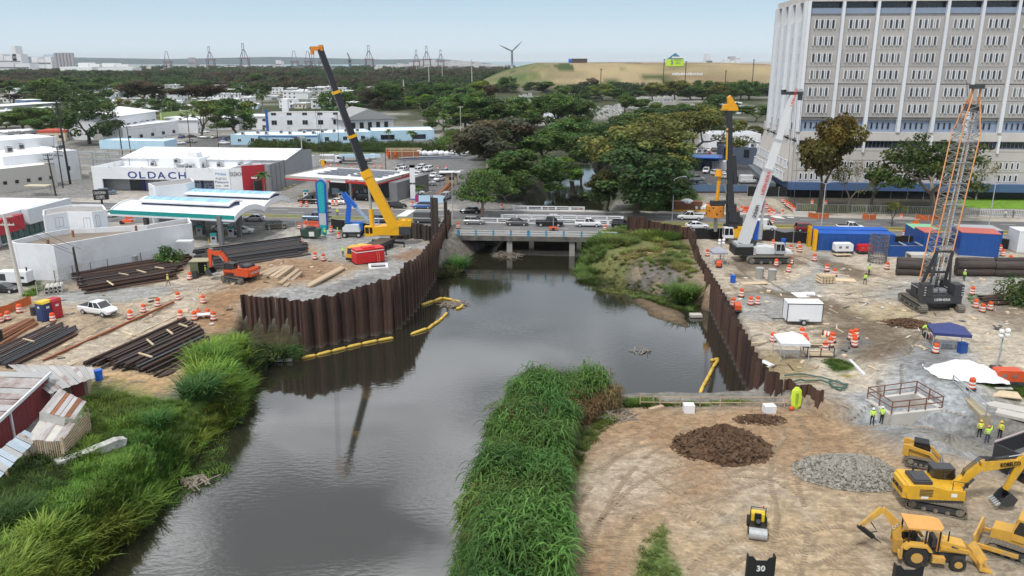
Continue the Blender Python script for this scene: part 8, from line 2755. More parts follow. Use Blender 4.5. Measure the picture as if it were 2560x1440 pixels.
PL=[pole(55,738,535,'leaning pale concrete pole with a transformer at the left edge',LCONC,.28,2,-.05),pole(198,702,618,'dark leaning wooden pole before the white building',DW,.2,0,-.03),pole(140,490,385,'leaning brown pole left of the substation',DW,.2,3,-.05),pole(158,470,365,'straight brown pole with cross arms left of the tall black one',DW,.16,3),pole(176,460,255,'tall black steel pole left of the substation',BLACK,.28,3,-.02),pole(308,402,298,'dark pole at the left warehouse corner',DW,.2,2),pole(330,400,315,'dark leaning pole right beside the warehouse corner pole',DW,.16,1,-.03),pole(477,372,278,'pole between the lawn and the blue school',DW,.14,1),pole(547,370,285,'dark pole right of the green trees by the school',DW,.14,1),pole(745,418,342,'pole behind the grey warehouse gable',DW,.14,1),pole(758,420,340,'concrete pole behind the grey warehouse gable',LCONC,.16,1),pole(848,375,283,'slim pole left of the crane boom',DW,.12,0),pole(1152,348,265,'pole at the wood edge right of the school',LCONC,.14,1),pole(1218,435,370,'pale pole in front of the brown tree',LCONC,.14,0),pole(1064,445,418,'thin lamp pole in the station yard',LGREY,.08,0),pole(965,430,372,'dark pole in the far yard',DW,.12,0)]
for px,py,top,n,lab in((1132,545,432,1,'slim pale lamp post beside the tall piles'),(2053,566,460,2,'double lamp post before the orange brown tree'),(2470,575,462,2,'double lamp post right of the lattice boom'),(472,500,416,2,'double lamp post by the red shop corner'),(1680,550,448,1,'short lamp post left of the blue boundary wall'),(1258,440,400,1,'lamp post among the trees left of the river')):
 pole(px,py,top,lab,LGREY,.11,0,0,n)
for i,(px,py,top) in enumerate(((1180,222,148),(1106,200,160),(1073,218,168),(1042,190,158),(993,185,155),(1010,250,200))):
 pole(px,py,top,f'pale tall transmission pole, {ordinal(i, 6)} in the forest line counted from the hill',LCONC,.55,0,0,0,'transmission poles in the forest')
def wires(label,prs):
 mb=MB()
 for a,b in prs:
  n=8
  mb.tube([a.lerp(b,i/n)+V3(0,0,-((b-a).length*.03)*4*(i/n)*(1-i/n)) for i in range(n+1)],.03,3)
 tag(obj('power_lines',mb,BLACK),label,'wires',None,'stuff')
tops=[b+V3(0,0,H) for o,b,H in PL]
wires('sagging power lines between the poles left of the shop',[(tops[i]+V3(dx,0,dz),tops[j]+V3(dx,0,dz)) for i,j in((0,1),(2,3),(3,4),(4,5),(2,5),(5,6),(6,7),(7,8),(8,9),(9,10),(10,15)) for dx,dz in((-1,-.3),(1,-.3),(0,-1.2))])
b=P(205,452)
r=thing('substation','grey steel lattice frames of the small substation left of the shop','substation',b,R(-6))
for i in range(4):
 for y in(0,8):
  obj('mast',MB().beam((i*4.2,y,0),(i*4.2,y,8.5),.3),GALV,r)
for z in(5,6.5,8.3):
 for y in(0,8):
  obj('girder',MB().beam((0,y,z),(12.6,y,z),.25,.4),GALV,r)
for i in range(5):
 obj('transformer',MB().bx(-.7,.7,-.7,.7,0,2.2).cyl((-.3,0,2.2),(-.3,0,3),.12).cyl((.3,0,2.2),(.3,0,3),.12),CONC,r,(1+i*2.6,4,0))
T('bus_shelter','cream roofed shelter by the pavement left of the substation','shelter',P(98,489),-.05,[('roof',mat('shelter_cream',(.62,.55,.40),.7),(-3,3,-1,1.4,2.5,2.75)),('post',LGREY,[(-2.8,-2.6,1,1.2,0,2.5),(2.6,2.8,1,1.2,0,2.5)]),('bench',MGREY,(-2,2,.8,1.2,.4,.5))])
T('generator','white diesel generator under grey roof machines at the left edge','generator',at(45,712),-.05,[('body',WHITE,(-2.6,2.2,-.9,.9,.6,2.3)),('tank',BLACK,(-2.7,2.3,-1,1,0,.6)),('vents',DGREY,[(-2.2,-1.2,-.93,-.9,.9,2),(.6,1.8,-.93,-.9,1.2,1.6)]),('exhaust',BLACK,MB().cyl((1.8,0,2.3),(1.8,0,2.9),.12))])
T('machine_deck','grey platform with two big air conditioning cabinets by the white wall','platform',P(75,690),0,[('deck',CONC,(-2,6,0,3,2.4,2.65)),('leg',CONC,[(5.5,5.9,.2,.6,0,2.4),(2.6,3,.2,.6,0,2.4)]),('cabinet',LGREY,(-1.6,.4,.6,2.6,2.65,5)),('cabinet',LGREY,(.7,2.2,.6,2.6,2.65,4.9)),('fan_box',DGREY,[(2.6,3.9,.6,2,2.65,3.2),(4.1,5.4,.6,2,2.65,3.2)])])
BOOM=mat('boom_yellow',(.62,.42,.07),.5,var=.15,scale=2,dirt=(.35,.25,.10),dirt_amt=.2)
for lab,runs in(('long yellow floating boom along the curved wall',[((752,896),(830,878),(905,859),(985,844))]),('curved yellow floating boom in the middle of the river',[((1027,835),(1070,821),(1100,800),(1118,782))]),('bent yellow floating boom round the driftwood below the long wall',[((1054,762),(1085,752),(1106,745)),((1106,745),(1132,750),(1152,756)),((1157,762),(1150,770),(1140,772))]),('sagging yellow floating boom by the right wall',[((1744,998),(1758,965),(1772,940),(1783,918),(1796,899)),((1797,897),(1785,900),(1776,901))])):
 r=thing('floating_boom',lab,'floating boom',P(*runs[0][0],0))
 o=P(*runs[0][0],0)
 for q in runs:
  ps=[P(a,b,.12)-o for a,b in q]
  for a,b in zip(ps,ps[1:]):
   k=max(1,int((b-a).length/1.7))
   for i in range(k):
    u,v=a.lerp(b,i/k),a.lerp(b,(i+.96)/k)
    j=V3(0,0,rnd.uniform(-.04,.04))
    obj('float',MB().tube([u+j,u.lerp(v,.15)+j,u.lerp(v,.85)-j,v-j],[.12,.24,.24,.12],8),BOOM,r,smooth=True)
def sticks(label,px,py,z,n,rad,h,name='driftwood'):
 g=random.Random(int(px))
 mb=MB()
 for i in range(n):
  a,q=g.uniform(0,6.28),rad*math.sqrt(g.random())
  c=V3(q*math.cos(a),q*math.sin(a)*.7,h*(1-q/rad)*g.random()+.05)
  t=V3(g.uniform(-1,1),g.uniform(-1,1),g.uniform(-.25,.25))*g.uniform(.5,1.5)
  mb.tube([c-t,c+V3(0,0,.1),c+t],g.uniform(.03,.09),4)
 tag(obj(name,mb,PALEBARK,None,P(px,py,z)),label,'debris',None,'stuff')
sticks('heap of driftwood against the left bridge pier',1268,640,0,90,3.2,1.2)
sticks('driftwood caught in the bent yellow boom',1135,762,0,80,2.2,.3)
sticks('small drifting branches in the river',1600,878,0,14,1.5,.1)
sticks('broken cane and branches behind the grass spit',1530,1040,2.4,60,2.4,.4)
sticks('roots and sticks at the left waterline',488,1205,.1,40,1.3,.3)
for px,py,z,d,rz,lab,m in((696,902,.1,(3.6,.8,.35),.1,'pale concrete slab at the water edge below the curved wall',LCONC),(1455,698,.1,(1.6,1,.3),-.3,'small pale slab in the water below the right bank',LCONC),(1739,791,.1,(1.8,1.2,.4),0,'pale block in the shallows by the right wall',LCONC),(1721,1030,0,(1.1,.9,.9),0,'white concrete block left of two by the handrail',WHITE),(1922,1030,0,(1.2,.9,.8),.1,'white concrete block right of two by the handrail',WHITE),(2142,920,0,(.35,4.5,.2),-.05,'white plank standing out on the yard by the puddle',WHITE),(1640,1026,0,(1.8,.45,.4),.5,'brown log near the water edge of the lot',WOOD),(2017,737,0,(4,2.6,.05),.1,'white plastic sheet on the muddy yard',WHITE),(1885,708,0,(4.2,1.3,.06),.1,'pale board on the wet yard',PWOOD),(2110,702,.1,(3.4,1.8,.08),-.2,'pale plywood sheet by the timber crate',PWOOD),(2050,866,.3,(3.2,.8,.08),-.1,'pale board behind the white tent',PWOOD),(1917,908,0,(.8,1.8,.06),.4,'white board left of the white tent',WHITE),(2105,640,.3,(3,1.6,.1),.1,'pallets by the blue container',PWOOD),(510,797,.6,(1.7,.9,.1),.3,'white board lying on drums behind the steel stack',WHITE)):
 p=P(px,py,z) if z<.2 and py<910 and px<1760 else at(px,py,z)
 mb=MB().bc((0,0,d[2]/2),d)
 nm='concrete_block' if m in(LCONC,) or d[2]>.5 else 'log' if 'log' in lab else 'board'
 tag(obj(nm,mb,m,None,p,rz),lab,'block' if d[2]>.25 else 'board')
RW=mat('maroon_sheet',(.19,.028,.035),.6,var=.15,scale=.8,stretch=(1,1,.3),dirt=(.10,.03,.03),dirt_amt=.2)
ZINC=mat('rusty_zinc_roof',(.47,.46,.46),.6,var=.15,scale=.6,stretch=(1,.4,1),dirt=(.16,.07,.05),dirt_amt=.6)
ZINC2=mat('grey_zinc_roof',(.40,.40,.40),.65,var=.15,scale=.5,dirt=(.22,.19,.17),dirt_amt=.3)
def sheet_roof(root,c,n,m,name='roof_sheet',st=.06):
 """corrugated roof between corners c = (a, b, c, d), a-b the eave, split in n overlapping sheets"""
 a,b,c2,d=[Vector(q) for q in c]
 for i in range(n):
  f0,f1=i/n,(i+1)/n
  lo0,lo1,hi0,hi1=a.lerp(b,f0),a.lerp(b,f1),d.lerp(c2,f0),d.lerp(c2,f1)
  mb=MB()
  k=6
  vs=[]
  for j in range(k+1):
   z=V3(0,0,(.05 if j%2 else 0)+st*(i%2))
   vs+=[lo0.lerp(lo1,j/k)+z,hi0.lerp(hi1,j/k)+z]
  mb.add(vs,[(2*j,2*j+2,2*j+3,2*j+1) for j in range(k)])
  o=obj(name,mb,m[i%len(m)],root)
def ribbed(root,name,a,b,z0,z1a,z1b,m,rib=.35):
 """sheet wall from a to b with raised ribs"""
 a,b=Vector(a),Vector(b)
 n=max(2,int((b-a).xy.length/rib))
 mb=MB()
 nv=(b-a).normalized().cross(V3(0,0,1))*.06
 vs=[]
 for i in range(n+1):
  p=a.lerp(b,i/n)+(nv if i%2 else V3(0,0,0))
  vs+=[(p.x,p.y,z0),(p.x,p.y,z1a+(z1b-z1a)*i/n)]
 mb.add(vs,[(2*i,2*i+2,2*i+3,2*i+1) for i in range(n)])
 return obj(name,mb,m,root)
zg=4.0
r=thing('sheet_metal_barn','maroon sheet metal barn with a rust streaked white roof at the left edge','barn',(0,0,0))
A,B_=P(-60,1190,zg),P(130,1010,zg)
u=(B_-A).normalized()
nv=V3(-u.y,u.x,0)
hB=topz(B_,932)-zg
ribbed(r,'wall',A,B_,zg,zg+hB-.6,zg+hB-.2,RW)
ribbed(r,'gable_wall',B_,B_+nv*9,zg,zg+hB-.2,zg+hB-.4,RW)
sheet_roof(r,(A+V3(0,0,hB-.5)-nv*.3,B_+V3(0,0,hB-.1)-nv*.3,B_+nv*10+V3(0,0,hB+.8),A+nv*10+V3(0,0,hB+.4)),12,[ZINC,ZINC,ZINC2])
obj('roof_trim',MB().beam(A+V3(0,0,hB-.45)-nv*.4,B_+V3(0,0,hB-.05)-nv*.4,.18,.3),WHITE,r)
for f in(.45,1.0):
 p=A.lerp(B_,f)-nv*.12
 obj('downpipe',MB().bx(p.x-.09,p.x+.09,p.y-.09,p.y+.09,zg,zg+hB-.4),WHITE,r)
r=thing('zinc_shed','grey zinc roofed shed with a dark maroon door beside the barn','shed',(0,0,0))
A,B_=P(138,1005,zg),P(222,985,zg)
C_=P(228,955,zg)
h=topz(B_,935)-zg
ribbed(r,'wall',A,B_,zg,zg+h-.5,zg+h-.5,mat('old_boards',(.20,.16,.14),.9,var=.3),.3)
ribbed(r,'wall',B_,C_,zg,zg+h-.5,zg+h-.4,WOOD,.3)
p=A.lerp(B_,.72)
obj('door',MB().bc(p+V3(0,-.1,1.1),(1.2,.1,2.2),math.atan2(B_.y-A.y,B_.x-A.x)),RW,r)
A2,B2,C2,D2=P(126,985,zg+h),P(238,945,zg+h),P(232,918,zg+h+.5),P(20,912,zg+h+.5)
sheet_roof(r,(A2,B2,C2,D2),11,[ZINC2,ZINC2,ZINC])
r=thing('animal_pen','slatted timber animal pen under rusty zinc sheets','animal pen',(0,0,0))
q=[P(75,1155,zg),P(165,1160,zg),P(228,1085,zg),P(140,1070,zg)]
for a,b,n,vert in((q[0],q[1],16,1),(q[1],q[2],9,0)):
 for i in range(n):
  if vert:
   p=a.lerp(b,i/n)
   obj('slat',MB().bx(p.x-.05,p.x+.05,p.y-.03,p.y+.03,zg,zg+2.1),WOOD,r)
  else:
   obj('slat',MB().beam(a+V3(0,0,.2+i*.25),b+V3(0,0,.2+i*.25),.05,.14),WOOD,r)
for p in q:
 obj('post',MB().bx(p.x-.08,p.x+.08,p.y-.08,p.y+.08,zg,zg+2.6),WOOD,r)
Z3=lambda p,z:V3(p.x,p.y,zg+z)
sheet_roof(r,(Z3(q[0],2.1),Z3(q[1],2.1),Z3(q[1].lerp(q[2],.5),2.4),Z3(q[0].lerp(q[3],.5),2.4)),4,[LCONC,ZINC])
sheet_roof(r,(Z3(q[3].lerp(q[0],.45),3.0),Z3(q[2].lerp(q[1],.5),2.9),Z3(q[2],3.3),Z3(q[3]+V3(0,1.5,0),3.4)),7,[ZINC,ZINC,RUST])
obj('tarp',MB().add([Z3(q[0].lerp(q[3],.5),2.45),Z3(q[1].lerp(q[2],.42)-V3(.8,0,0),2.45),Z3(q[2].lerp(q[1],.5)-V3(.8,0,0),3.05),Z3(q[3].lerp(q[0],.45),3.1)],[(0,1,2,3)]),CONC,r)
r=thing('lean_to','lean-to of pale blue zinc sheets along the foot of the barn','lean-to',(0,0,0))
sheet_roof(r,(P(0,1195,zg+1.9),P(100,1092,zg+1.9),P(62,1075,zg+2.6),P(-50,1165,zg+2.6)),9,[mat('blue_zinc',(.40,.47,.54),.5,var=.1),ZINC2,MATS['blue_zinc']])
for px,py in((20,1200),(60,1160),(95,1120)):
 p=P(px,py,zg)
 obj('post',MB().bx(p.x-.08,p.x+.08,p.y-.08,p.y+.08,zg-.3,zg+1.9),WOOD,r)
tag(obj('concrete_block',MB().ext([(-3.2,-.3),(2.8,-.3),(3.0,.3),(2.2,.5),(-1,.35),(-3,.45)],-.45,.45),mat('mossy_white_slab',(.50,.50,.47),.8,var=.2,dirt=(.2,.2,.17),dirt_amt=.4),None,at(232,1140,.35),R(52)),'long broken white concrete slab lying in the grass','slab')
def container(label,fl,fr,depth,h,wall,roof,group='site containers',z=4.0):
 a,b=P(*fl,z),P(*fr,z)
 B=Bld('site_container',label,'container',a,b,group,z=z)
 W=B.w
 mb=MB()
 n=int(W/.45)
 pts=[(W*i/n,0 if i%2 else-.07) for i in range(n+1)]
 mb.ext(pts+[(W,depth),(0,depth)],.15,h,'z')
 B.part('body',mb,wall)
 B.box('roof',-.03,W+.03,-.08,depth+.03,h,h+.1,roof)
 B.box('sill',-.02,W+.02,-.1,depth,0,.15,LGREY)
 for x in(0,W-.15):
  B.box('corner_post',x,x+.15,-.12,-.08,.15,h,wall)
 return B
REDR,GRNR=mat('salmon_roof',(.50,.13,.11),.6,var=.1),mat('mint_roof',(.22,.48,.28),.6,var=.1)
for nm,fl,fr,h,dep,ro in(('long blue container with light blue roof, farther of two',(2030,617),(2215,620),3.3,3,BLUE2),('long blue container with yellow ladder, nearer of two',(2044,628),(2232,632),3.3,3,BLUE2),('small blue container with a mint green roof',(2280,611),(2345,613),3,5,GRNR),('blue container with salmon roof left of the lattice boom',(2305,636),(2346,637),4,5,REDR),('big blue container with two salmon roof halves right of the lattice boom',(2395,640),(2494,646),4.3,5,REDR),('flat grey roofed container behind the big blue one',(2400,622),(2500,625),3.6,5,LGREY)):
 c_=container(nm,fl,fr,dep,h,BLUE,ro)
 if 'ladder' in nm or 'farther' in nm:
  obj('ladder',MB().bx(-.9,-.3,-.1,0,0,4).bx(-.9,-.3,.7,.8,0,4).bx(-.85,-.35,0,.7,.8,.9).bx(-.85,-.35,0,.7,1.8,1.9).bx(-.85,-.35,0,.7,2.8,2.9),YELLOW,c_.root)
container('white shed with open double doors at the right edge',(2540,632),(2620,634),4,4,WHITE,WHITE2)
T('open_bin','long open blue steel bin in front of the red roofed container','skip',P(2222,642),-.03,[('wall',BLUE,[(0,8.5,0,.1,0,2),(0,8.5,2.9,3,0,2),(0,.1,.1,2.9,0,2),(8.4,8.5,.1,2.9,0,2)]),('spoil',MUDTRACK,(.1,8.4,.1,2.9,1.2,1.5)),('brace',LGREY,[(2.7,2.9,0,3,2,2.15),(5.6,5.8,0,3,2,2.15)])])
def genset(px,py,m,label,s=1.0,rz=0.0):
 T('generator',label,'generator',at(px,py),rz,[('body',m,MB().ext([(-1.6,.75),(1.6,.75),(1.6,1.95),(1.4,2.15),(-1.4,2.15),(-1.6,1.95)],-.8,.8)),('tank',DGREY,(-1.7,1.7,-.85,.85,.3,.75)),('vents',MGREY,[(-1.0,-.5,-.84,-.8,1.3,1.7),(.2,.7,-.84,-.8,1.3,1.7)]),('wheel',RUBBER,MB().cyl((-.6,-.95,.35),(-.6,.95,.35),.35,n=10).cyl((.6,-.95,.35),(.6,.95,.35),.35,n=10))],None,(s,)*3)
genset(2105,636,WHITE,'white generator in front of the long blue container',1.0)
genset(2160,634,RED,'red generator half behind the rebar cage',.8)
genset(2515,962,ORANGE,'bright orange generator trailer of the near light tower',.85,-.1)
genset(1797,668,ORANGE,'small orange pump by the grey tent',.5,1.2)
genset(1843,778,ORANGE,'small orange pump with yellow frame by the right wall',.55,1.4)
b=at(2192,656)
r=thing('rebar_cage','grey cylindrical rebar cage standing by the blue containers','rebar cage',b)
for i in range(18):
 a=2*PI*i/18
 obj('bar',MB().cyl((1.5*math.cos(a),1.5*math.sin(a),0),(1.5*math.cos(a),1.5*math.sin(a),5),.06,n=5),MGREY,r)
for z in(.3,1.2,2.1,3,3.9,4.7):
 obj('hoop',MB().tube([(1.55*math.cos(2*PI*i/16),1.55*math.sin(2*PI*i/16),z) for i in range(17)],.07,5),DGREY,r)
for i,(py,nn) in enumerate(((688,3),(680,2))):
 for j,(x0,x1) in enumerate(((2240,2345),(2388,2480),(2482,2600))):
  a,b=at(x0,py+j),at(x1,py+1+j)
  for k in range(2):
   mb=MB().cyl((0,0,.65),(1,0,.65),.65,n=14)
   o=obj('steel_pipe',mb,STEEL,None,a+V3(.3*i,.6*i,.0+1.15*k),math.atan2(b.y-a.y,b.x-a.x))
   o.scale=((b-a).length,1,1)
   tag(o,'big dark brown steel pipe in the long double row behind the lattice crane','pipe','big brown steel pipes')
T('culvert','pale hollow concrete culvert box in front of the blue bin','culvert',at(2320,656),-.05,[('shell',LCONC,[(-3.5,3,-1.2,-1,0,1.6),(-3.5,3,1,1.2,0,1.6),(-3.5,3,-1,1,1.4,1.6),(-3.5,3,-1,1,0,.2)]),('mouth',BLACK,(1,2.6,-1.23,-1.2,.3,1.2))])
T('timber_crate','heap of sawn yellow timber blocks on the yard','timber pile',at(2062,706),.1,[('log',PWOOD,MB().cyl((-1+.5*(i%5),-1,.3+.42*(i//5)),(-1+.5*(i%5),.8,.3+.42*(i//5)),.22,n=8)) for i in range(15)])
a,b=at(1966,812),at(2028,812)
T('box_trailer','white closed box trailer with dark edges on the right yard','trailer',a,-.05,[('body',WHITE,(0,4.6,0,2.2,.5,2.9)),('edge',DGREY,[(-.04,.06,-.04,.06,.45,2.95),(4.54,4.64,-.04,.06,.45,2.95),(-.04,4.64,-.04,.06,2.88,2.98),(-.04,4.64,-.04,.06,.4,.5),(-.04,.06,2.14,2.24,.45,2.95)]),('wheel',RUBBER,MB().cyl((2.2,-.25,.4),(2.2,0,.4),.4,n=12)),('rim',LGREY,MB().cyl((2.2,-.28,.4),(2.2,-.24,.4),.22,n=8)),('fender',LGREY,(1.6,2.8,-.3,0,.8,.9)),('roof',WHITE2,(-.02,4.62,-.02,2.22,2.98,3.03)),('drawbar',DGREY,MB().beam((0,1.1,.5),(-1.6,1.1,.5),.12))])
def tent(px,py,w,d,h,m,label,rz=0.0):
 p=at(px,py)
 mb=MB()
 c=[(-w/2,-d/2),(w/2,-d/2),(w/2,d/2),(-w/2,d/2)]
 mb.add([(x,y,h-.35) for x,y in c]+[(x*1.02,y*1.02,h) for x,y in c]+[(0,0,h+.95)],[(0,1,5,4),(1,2,6,5),(2,3,7,6),(3,0,4,7),(4,5,8),(5,6,8),(6,7,8),(7,4,8)])
 r=T('canopy_tent',label,'tent',p,rz,[('canopy',m,mb)]+[('leg',LGREY,MB().cyl((x*.97,y*.97,0),(x*.97,y*.97,h),.05,n=5)) for x,y in c]+[('table',WHITE,[(-.9,.9,-.4,.4,.7,.76),(-.8,-.7,-.3,-.2,0,.7),(.7,.8,-.3,-.2,0,.7),(.7,.8,.2,.3,0,.7),(-.8,-.7,.2,.3,0,.7)])])
 return r
tent(1975,893,3.4,3.2,2.3,mat('tent_white',(.72,.73,.76),.7),'white canopy tent beside the right wall',-.05)
tent(2366,870,4.2,3.4,2.4,mat('tent_navy',(.035,.05,.17),.6),'navy blue canopy tent on the right yard',-.25)
tent(1795,660,2.6,2.4,2.3,mat('tent_grey',(.30,.31,.36),.7),'small grey canopy tent by the white crane counterweight')
T('cool_box','blue plastic box standing at the navy tent corner','box',at(2404,882),.1,[('body',BLUE,(-.45,.45,-.35,.35,0,1.2)),('lid',BLUE,(-.5,.5,-.4,.4,1.2,1.3))])
g=np.random.default_rng(8)
c=at(2412,935)
mb=MB()
nx,ny=16,12
vs=[]
for j in range(ny):
 for i in range(nx):
  x,y=(i/(nx-1)-.5),(j/(ny-1)-.5)
  vs.append((x*7.6*(1-.25*abs(y)),y*5.2*(1-.5*abs(x))-x*2.0,.12+1.7*max(0,1-2*math.hypot(x,y))**.7+float(g.normal(0,.06))))
mb.add(vs,[(j*nx+i,j*nx+i+1,(j+1)*nx+i+1,(j+1)*nx+i) for j in range(ny-1) for i in range(nx-1)])
tag(obj('tarpaulin',mb,mat('white_tarpaulin',(.70,.71,.72),.5,var=.05),None,c+V3(0,0,-.1)),'white tarpaulin spread over a heap below the navy tent','tarpaulin')
def light_tower(px,py,top,label,lean=.04):
 b=at(px,py)
 H=topz(b,top)-b.z
 r=T('light_tower',label,'light tower',b,0,[('mast',GALV,MB().cyl((0,0,0),(lean*H,0,H*.6),.12).cyl((lean*H*.6,0,H*.6),(lean*H,0,H),.08)),('base',DGREY,(-.6,.6,-.4,.4,0,.5))])
 for x,z in((-.35,.1),(.35,.2),(-.35,.65),(.35,.75)):
  obj('lamp',MB().ball((0,0,0),.3,8,5),BAND,r,(lean*H+x,-.1,H-.3+z))
light_tower(2490,925,835,'light tower mast with white lamps above the orange generator')
light_tower(1800,655,606,'light tower with four white lamps by the grey tent',0)
P0=at(2255,1005)
LV=3.35
r=thing('concrete_chamber','square concrete chamber with brown guard rails and red pumps inside','concrete pit',(0,0,0))
q=[P(2172,1022,LV),P(2222,1047,LV),P(2350,1034,LV),P(2290,993,LV),P(2200,992,LV)]
q=[P(2226,1050,LV),P(2352,1036,LV),P(2287,996,LV),P(2166,1012,LV)]
for a,b in zip(q,q[1:]+q[:1]):
 obj('wall',MB().beam(a+V3(0,0,-.6),b+V3(0,0,-.6),.55,2.6),LCONC,r)
 d=(b-a)
 n=max(2,int(d.length/1.9))
 RP=mat('brown_rail',(.20,.10,.07),.8)
 for i in range(n):
  p=a.lerp(b,i/n)
  obj('rail_post',MB().bx(p.x-.05,p.x+.05,p.y-.05,p.y+.05,LV+.7,LV+2.0),RP,r)
 for z in(1.35,1.95):
  obj('rail',MB().beam(a+V3(0,0,z),b+V3(0,0,z),.07,.1),RP,r)
for px,py in((2250,1030),(2205,1015)):
 p=P(px,py,2.2)
 obj('pump',MB().ball((p.x,p.y,p.z),.6,8,5).cyl((p.x-.8,p.y,p.z-.3),(p.x+.8,p.y,p.z-.3),.3),RED,r)
T('foot_bridge','small timber footbridge with dark railings beside the white tent','footbridge',at(2045,890),-.05,[('deck',PWOOD,(-1.6,1.6,-.8,.8,.3,.42)),('railing',DGREY,MB().bx(-1.6,1.6,-.85,-.78,1.3,1.38).bx(-1.6,1.6,-.85,-.78,.8,.86).bx(-1.6,-1.5,-.85,-.78,.3,1.35).bx(-.05,.05,-.85,-.78,.3,1.35).bx(1.5,1.6,-.85,-.78,.3,1.35)),('railing',DGREY,MB().bx(-1.6,1.6,.78,.85,1.3,1.38).bx(-1.6,-1.5,.78,.85,.3,1.35).bx(1.5,1.6,.78,.85,.3,1.35))])
r=thing('retaining_wall','yellowish concrete ledge with a bent handrail at the right','retaining wall',(0,0,0))
q=[P(2385,968,4.4),P(2425,1000,4.4),P(2470,1045,4.4)]
for a,b in zip(q,q[1:]):
 obj('wall',MB().beam(a+V3(0,.4,-1),b+V3(0,.4,-1),.9,2.2),mat('yellow_concrete',(.40,.34,.23),.85,var=.15),r)
for f in(0,.5,1):
 p=q[0].lerp(q[2],f)
 obj('rail_post',MB().bx(p.x-.05,p.x+.05,p.y+.35,p.y+.45,4.4,5.6),GALV,r)
obj('rail',MB().beam(q[0]+V3(0,.4,1.2),q[2]+V3(0,.4,1.2),.08).beam(q[0]+V3(0,.4,.6),q[2]+V3(0,.4,.6),.08),GALV,r)
for px,py,d,rz,lab in((2520,1022,(4.5,1.6,.25),-.6,'broken white slab right of the yellow ledge'),(2548,1045,(4,1.4,.3),-.65,'second broken white slab at the right edge'),(2500,985,(3.6,1.8,.1),-.3,'pale plywood lying on the grass by the orange generator'),(2508,972,(1.8,.5,.12),0,'cream cushion shaped board in the grass'),(2552,760,(3.2,.8,1.0),-.5,'white concrete barrier at the right edge'),(2010,540,(5,.6,1.0),-.05,'white concrete barrier at the corner of the pale site road')):
 tag(obj('concrete_block',MB().bc((0,0,d[2]/2),d,0,0,0,0),LCONC if 'plywood' not in lab else PWOOD,None,at(px,py),rz),lab,'slab')
T('kayak','lime yellow kayak leaning upright against the end of the wall','kayak',at(1992,1026),0,[('hull',mat('kayak_lime',(.55,.70,.05),.5),MB().loft([[(w2*math.cos(2*PI*j/10),.3+z*.12+.16*k*math.sin(2*PI*j/10),z) for j in range(10)] for z,w2,k in((.05,.2,.3),(.4,.52,1),(1.2,.6,1),(2.0,.52,1),(2.4,.2,.3))])),('seat',mat('kayak_green',(.30,.45,.04),.6),(-.14,.14,.2,.26,.5,1.8)),('buoy',ORANGE,MB().ball((-.55,.1,.2),.25,8,5))])
hp=[at(*p)+V3(0,0,.32) for p in((1960,945),(2010,942),(2050,948),(2090,962),(2118,968),(2110,978),(2080,972),(2072,962),(2095,958),(2118,970),(2100,980),(2075,968),(2040,955),(2000,958),(1975,965))]
tag(obj('hose',MB().tube([a.lerp(b,t)+V3(0,0,.12*math.sin(3*i+t)) for i,(a,b) in enumerate(zip(hp,hp[1:])) for t in(0,.33,.66)],.1,6),mat('green_hose',(.04,.10,.08),.5)),'dark green hose coiled behind the end of the right wall','hose')
def rubble(name,label,px,py,z,R_,H,n,s0,s1,m,ms,flat=.75,seed=3):
 """mound with thousands of loose lumps"""
 c=P(px,py,z)
 g=np.random.default_rng(seed)
 r=thing(name,label,'mound',c)
 mb=MB()
 na,nr=40,10
 rings=[]
 for k in range(nr+1):
  f=1-k/nr
  rings.append([((R_*f+.2)*(1+.12*math.sin(3*2*PI*i/na+k))*math.cos(2*PI*i/na),(R_*f+.2)*flat*math.sin(2*PI*i/na),-.3+(H+.3)*(1-f)**.85*(1+.1*math.sin(i*1.7+k))) for i in range(na)])
 mb.loft(rings)
 obj('mound',mb,m,r)
 lm=MB()
 for i in range(n):
  a,q=g.uniform(0,2*PI),math.sqrt(g.random())*1.08
  s=g.uniform(s0,s1)*(1.3-.5*q if g.random()<.8 else 1.6)
  p=V3(R_*q*math.cos(a),R_*flat*q*math.sin(a),H*max(0,1-q)**.85*.97+.02)
  e=[V3(*g.normal(0,1,3)).normalized()*s*g.uniform(.7,1.2) for _ in range(3)]
  lm.add([p+e[0],p-e[0],p+e[1],p-e[1],p+e[2]+V3(0,0,s*.2),p-e[2]],[(0,2,4),(2,1,4),(1,3,4),(3,0,4),(2,0,5),(1,2,5),(3,1,5),(0,3,5)])
 tag(obj('lumps',lm,ms,r),kind='stuff')
SOIL=mat('dark_brown_soil',(.105,.060,.034),.95,var=.35,scale=1.5,dirt=(.17,.11,.065),dirt_amt=.3,bump=.4,bscale=6)
STON=mat('grey_broken_stone',(.30,.285,.25),.9,var=.3,scale=4,dirt=(.19,.17,.14),dirt_amt=.3)
rubble('soil_mound','dark brown heap of clods on the near dirt lot',1808,1120,2.5,4.6,2.3,2600,.05,.26,SOIL,SOIL,.75,1)
rubble('stone_heap','low grey heap of broken stone left of the yellow excavator',2140,1180,2.6,5.2,1.2,4200,.04,.17,STON,STON,.62,2)
rubble('gravel_heap','smooth fine grey gravel heap behind the small track loader',2370,1140,2.7,4.6,2.0,900,.02,.07,mat('fine_grey_gravel',(.23,.22,.195),.95,var=.2,scale=2,bump=.3),STON,.7,5)
rubble('soil_mound','dark earth heap on the right yard left of the navy tent',2265,815,4,4.0,1.0,900,.04,.2,SOIL,SOIL,.6,6)
rubble('soil_mound','low strip of brown clods at the top of the near lot',1900,1050,2.6,2.6,.4,500,.04,.16,SOIL,SOIL,.5,7)
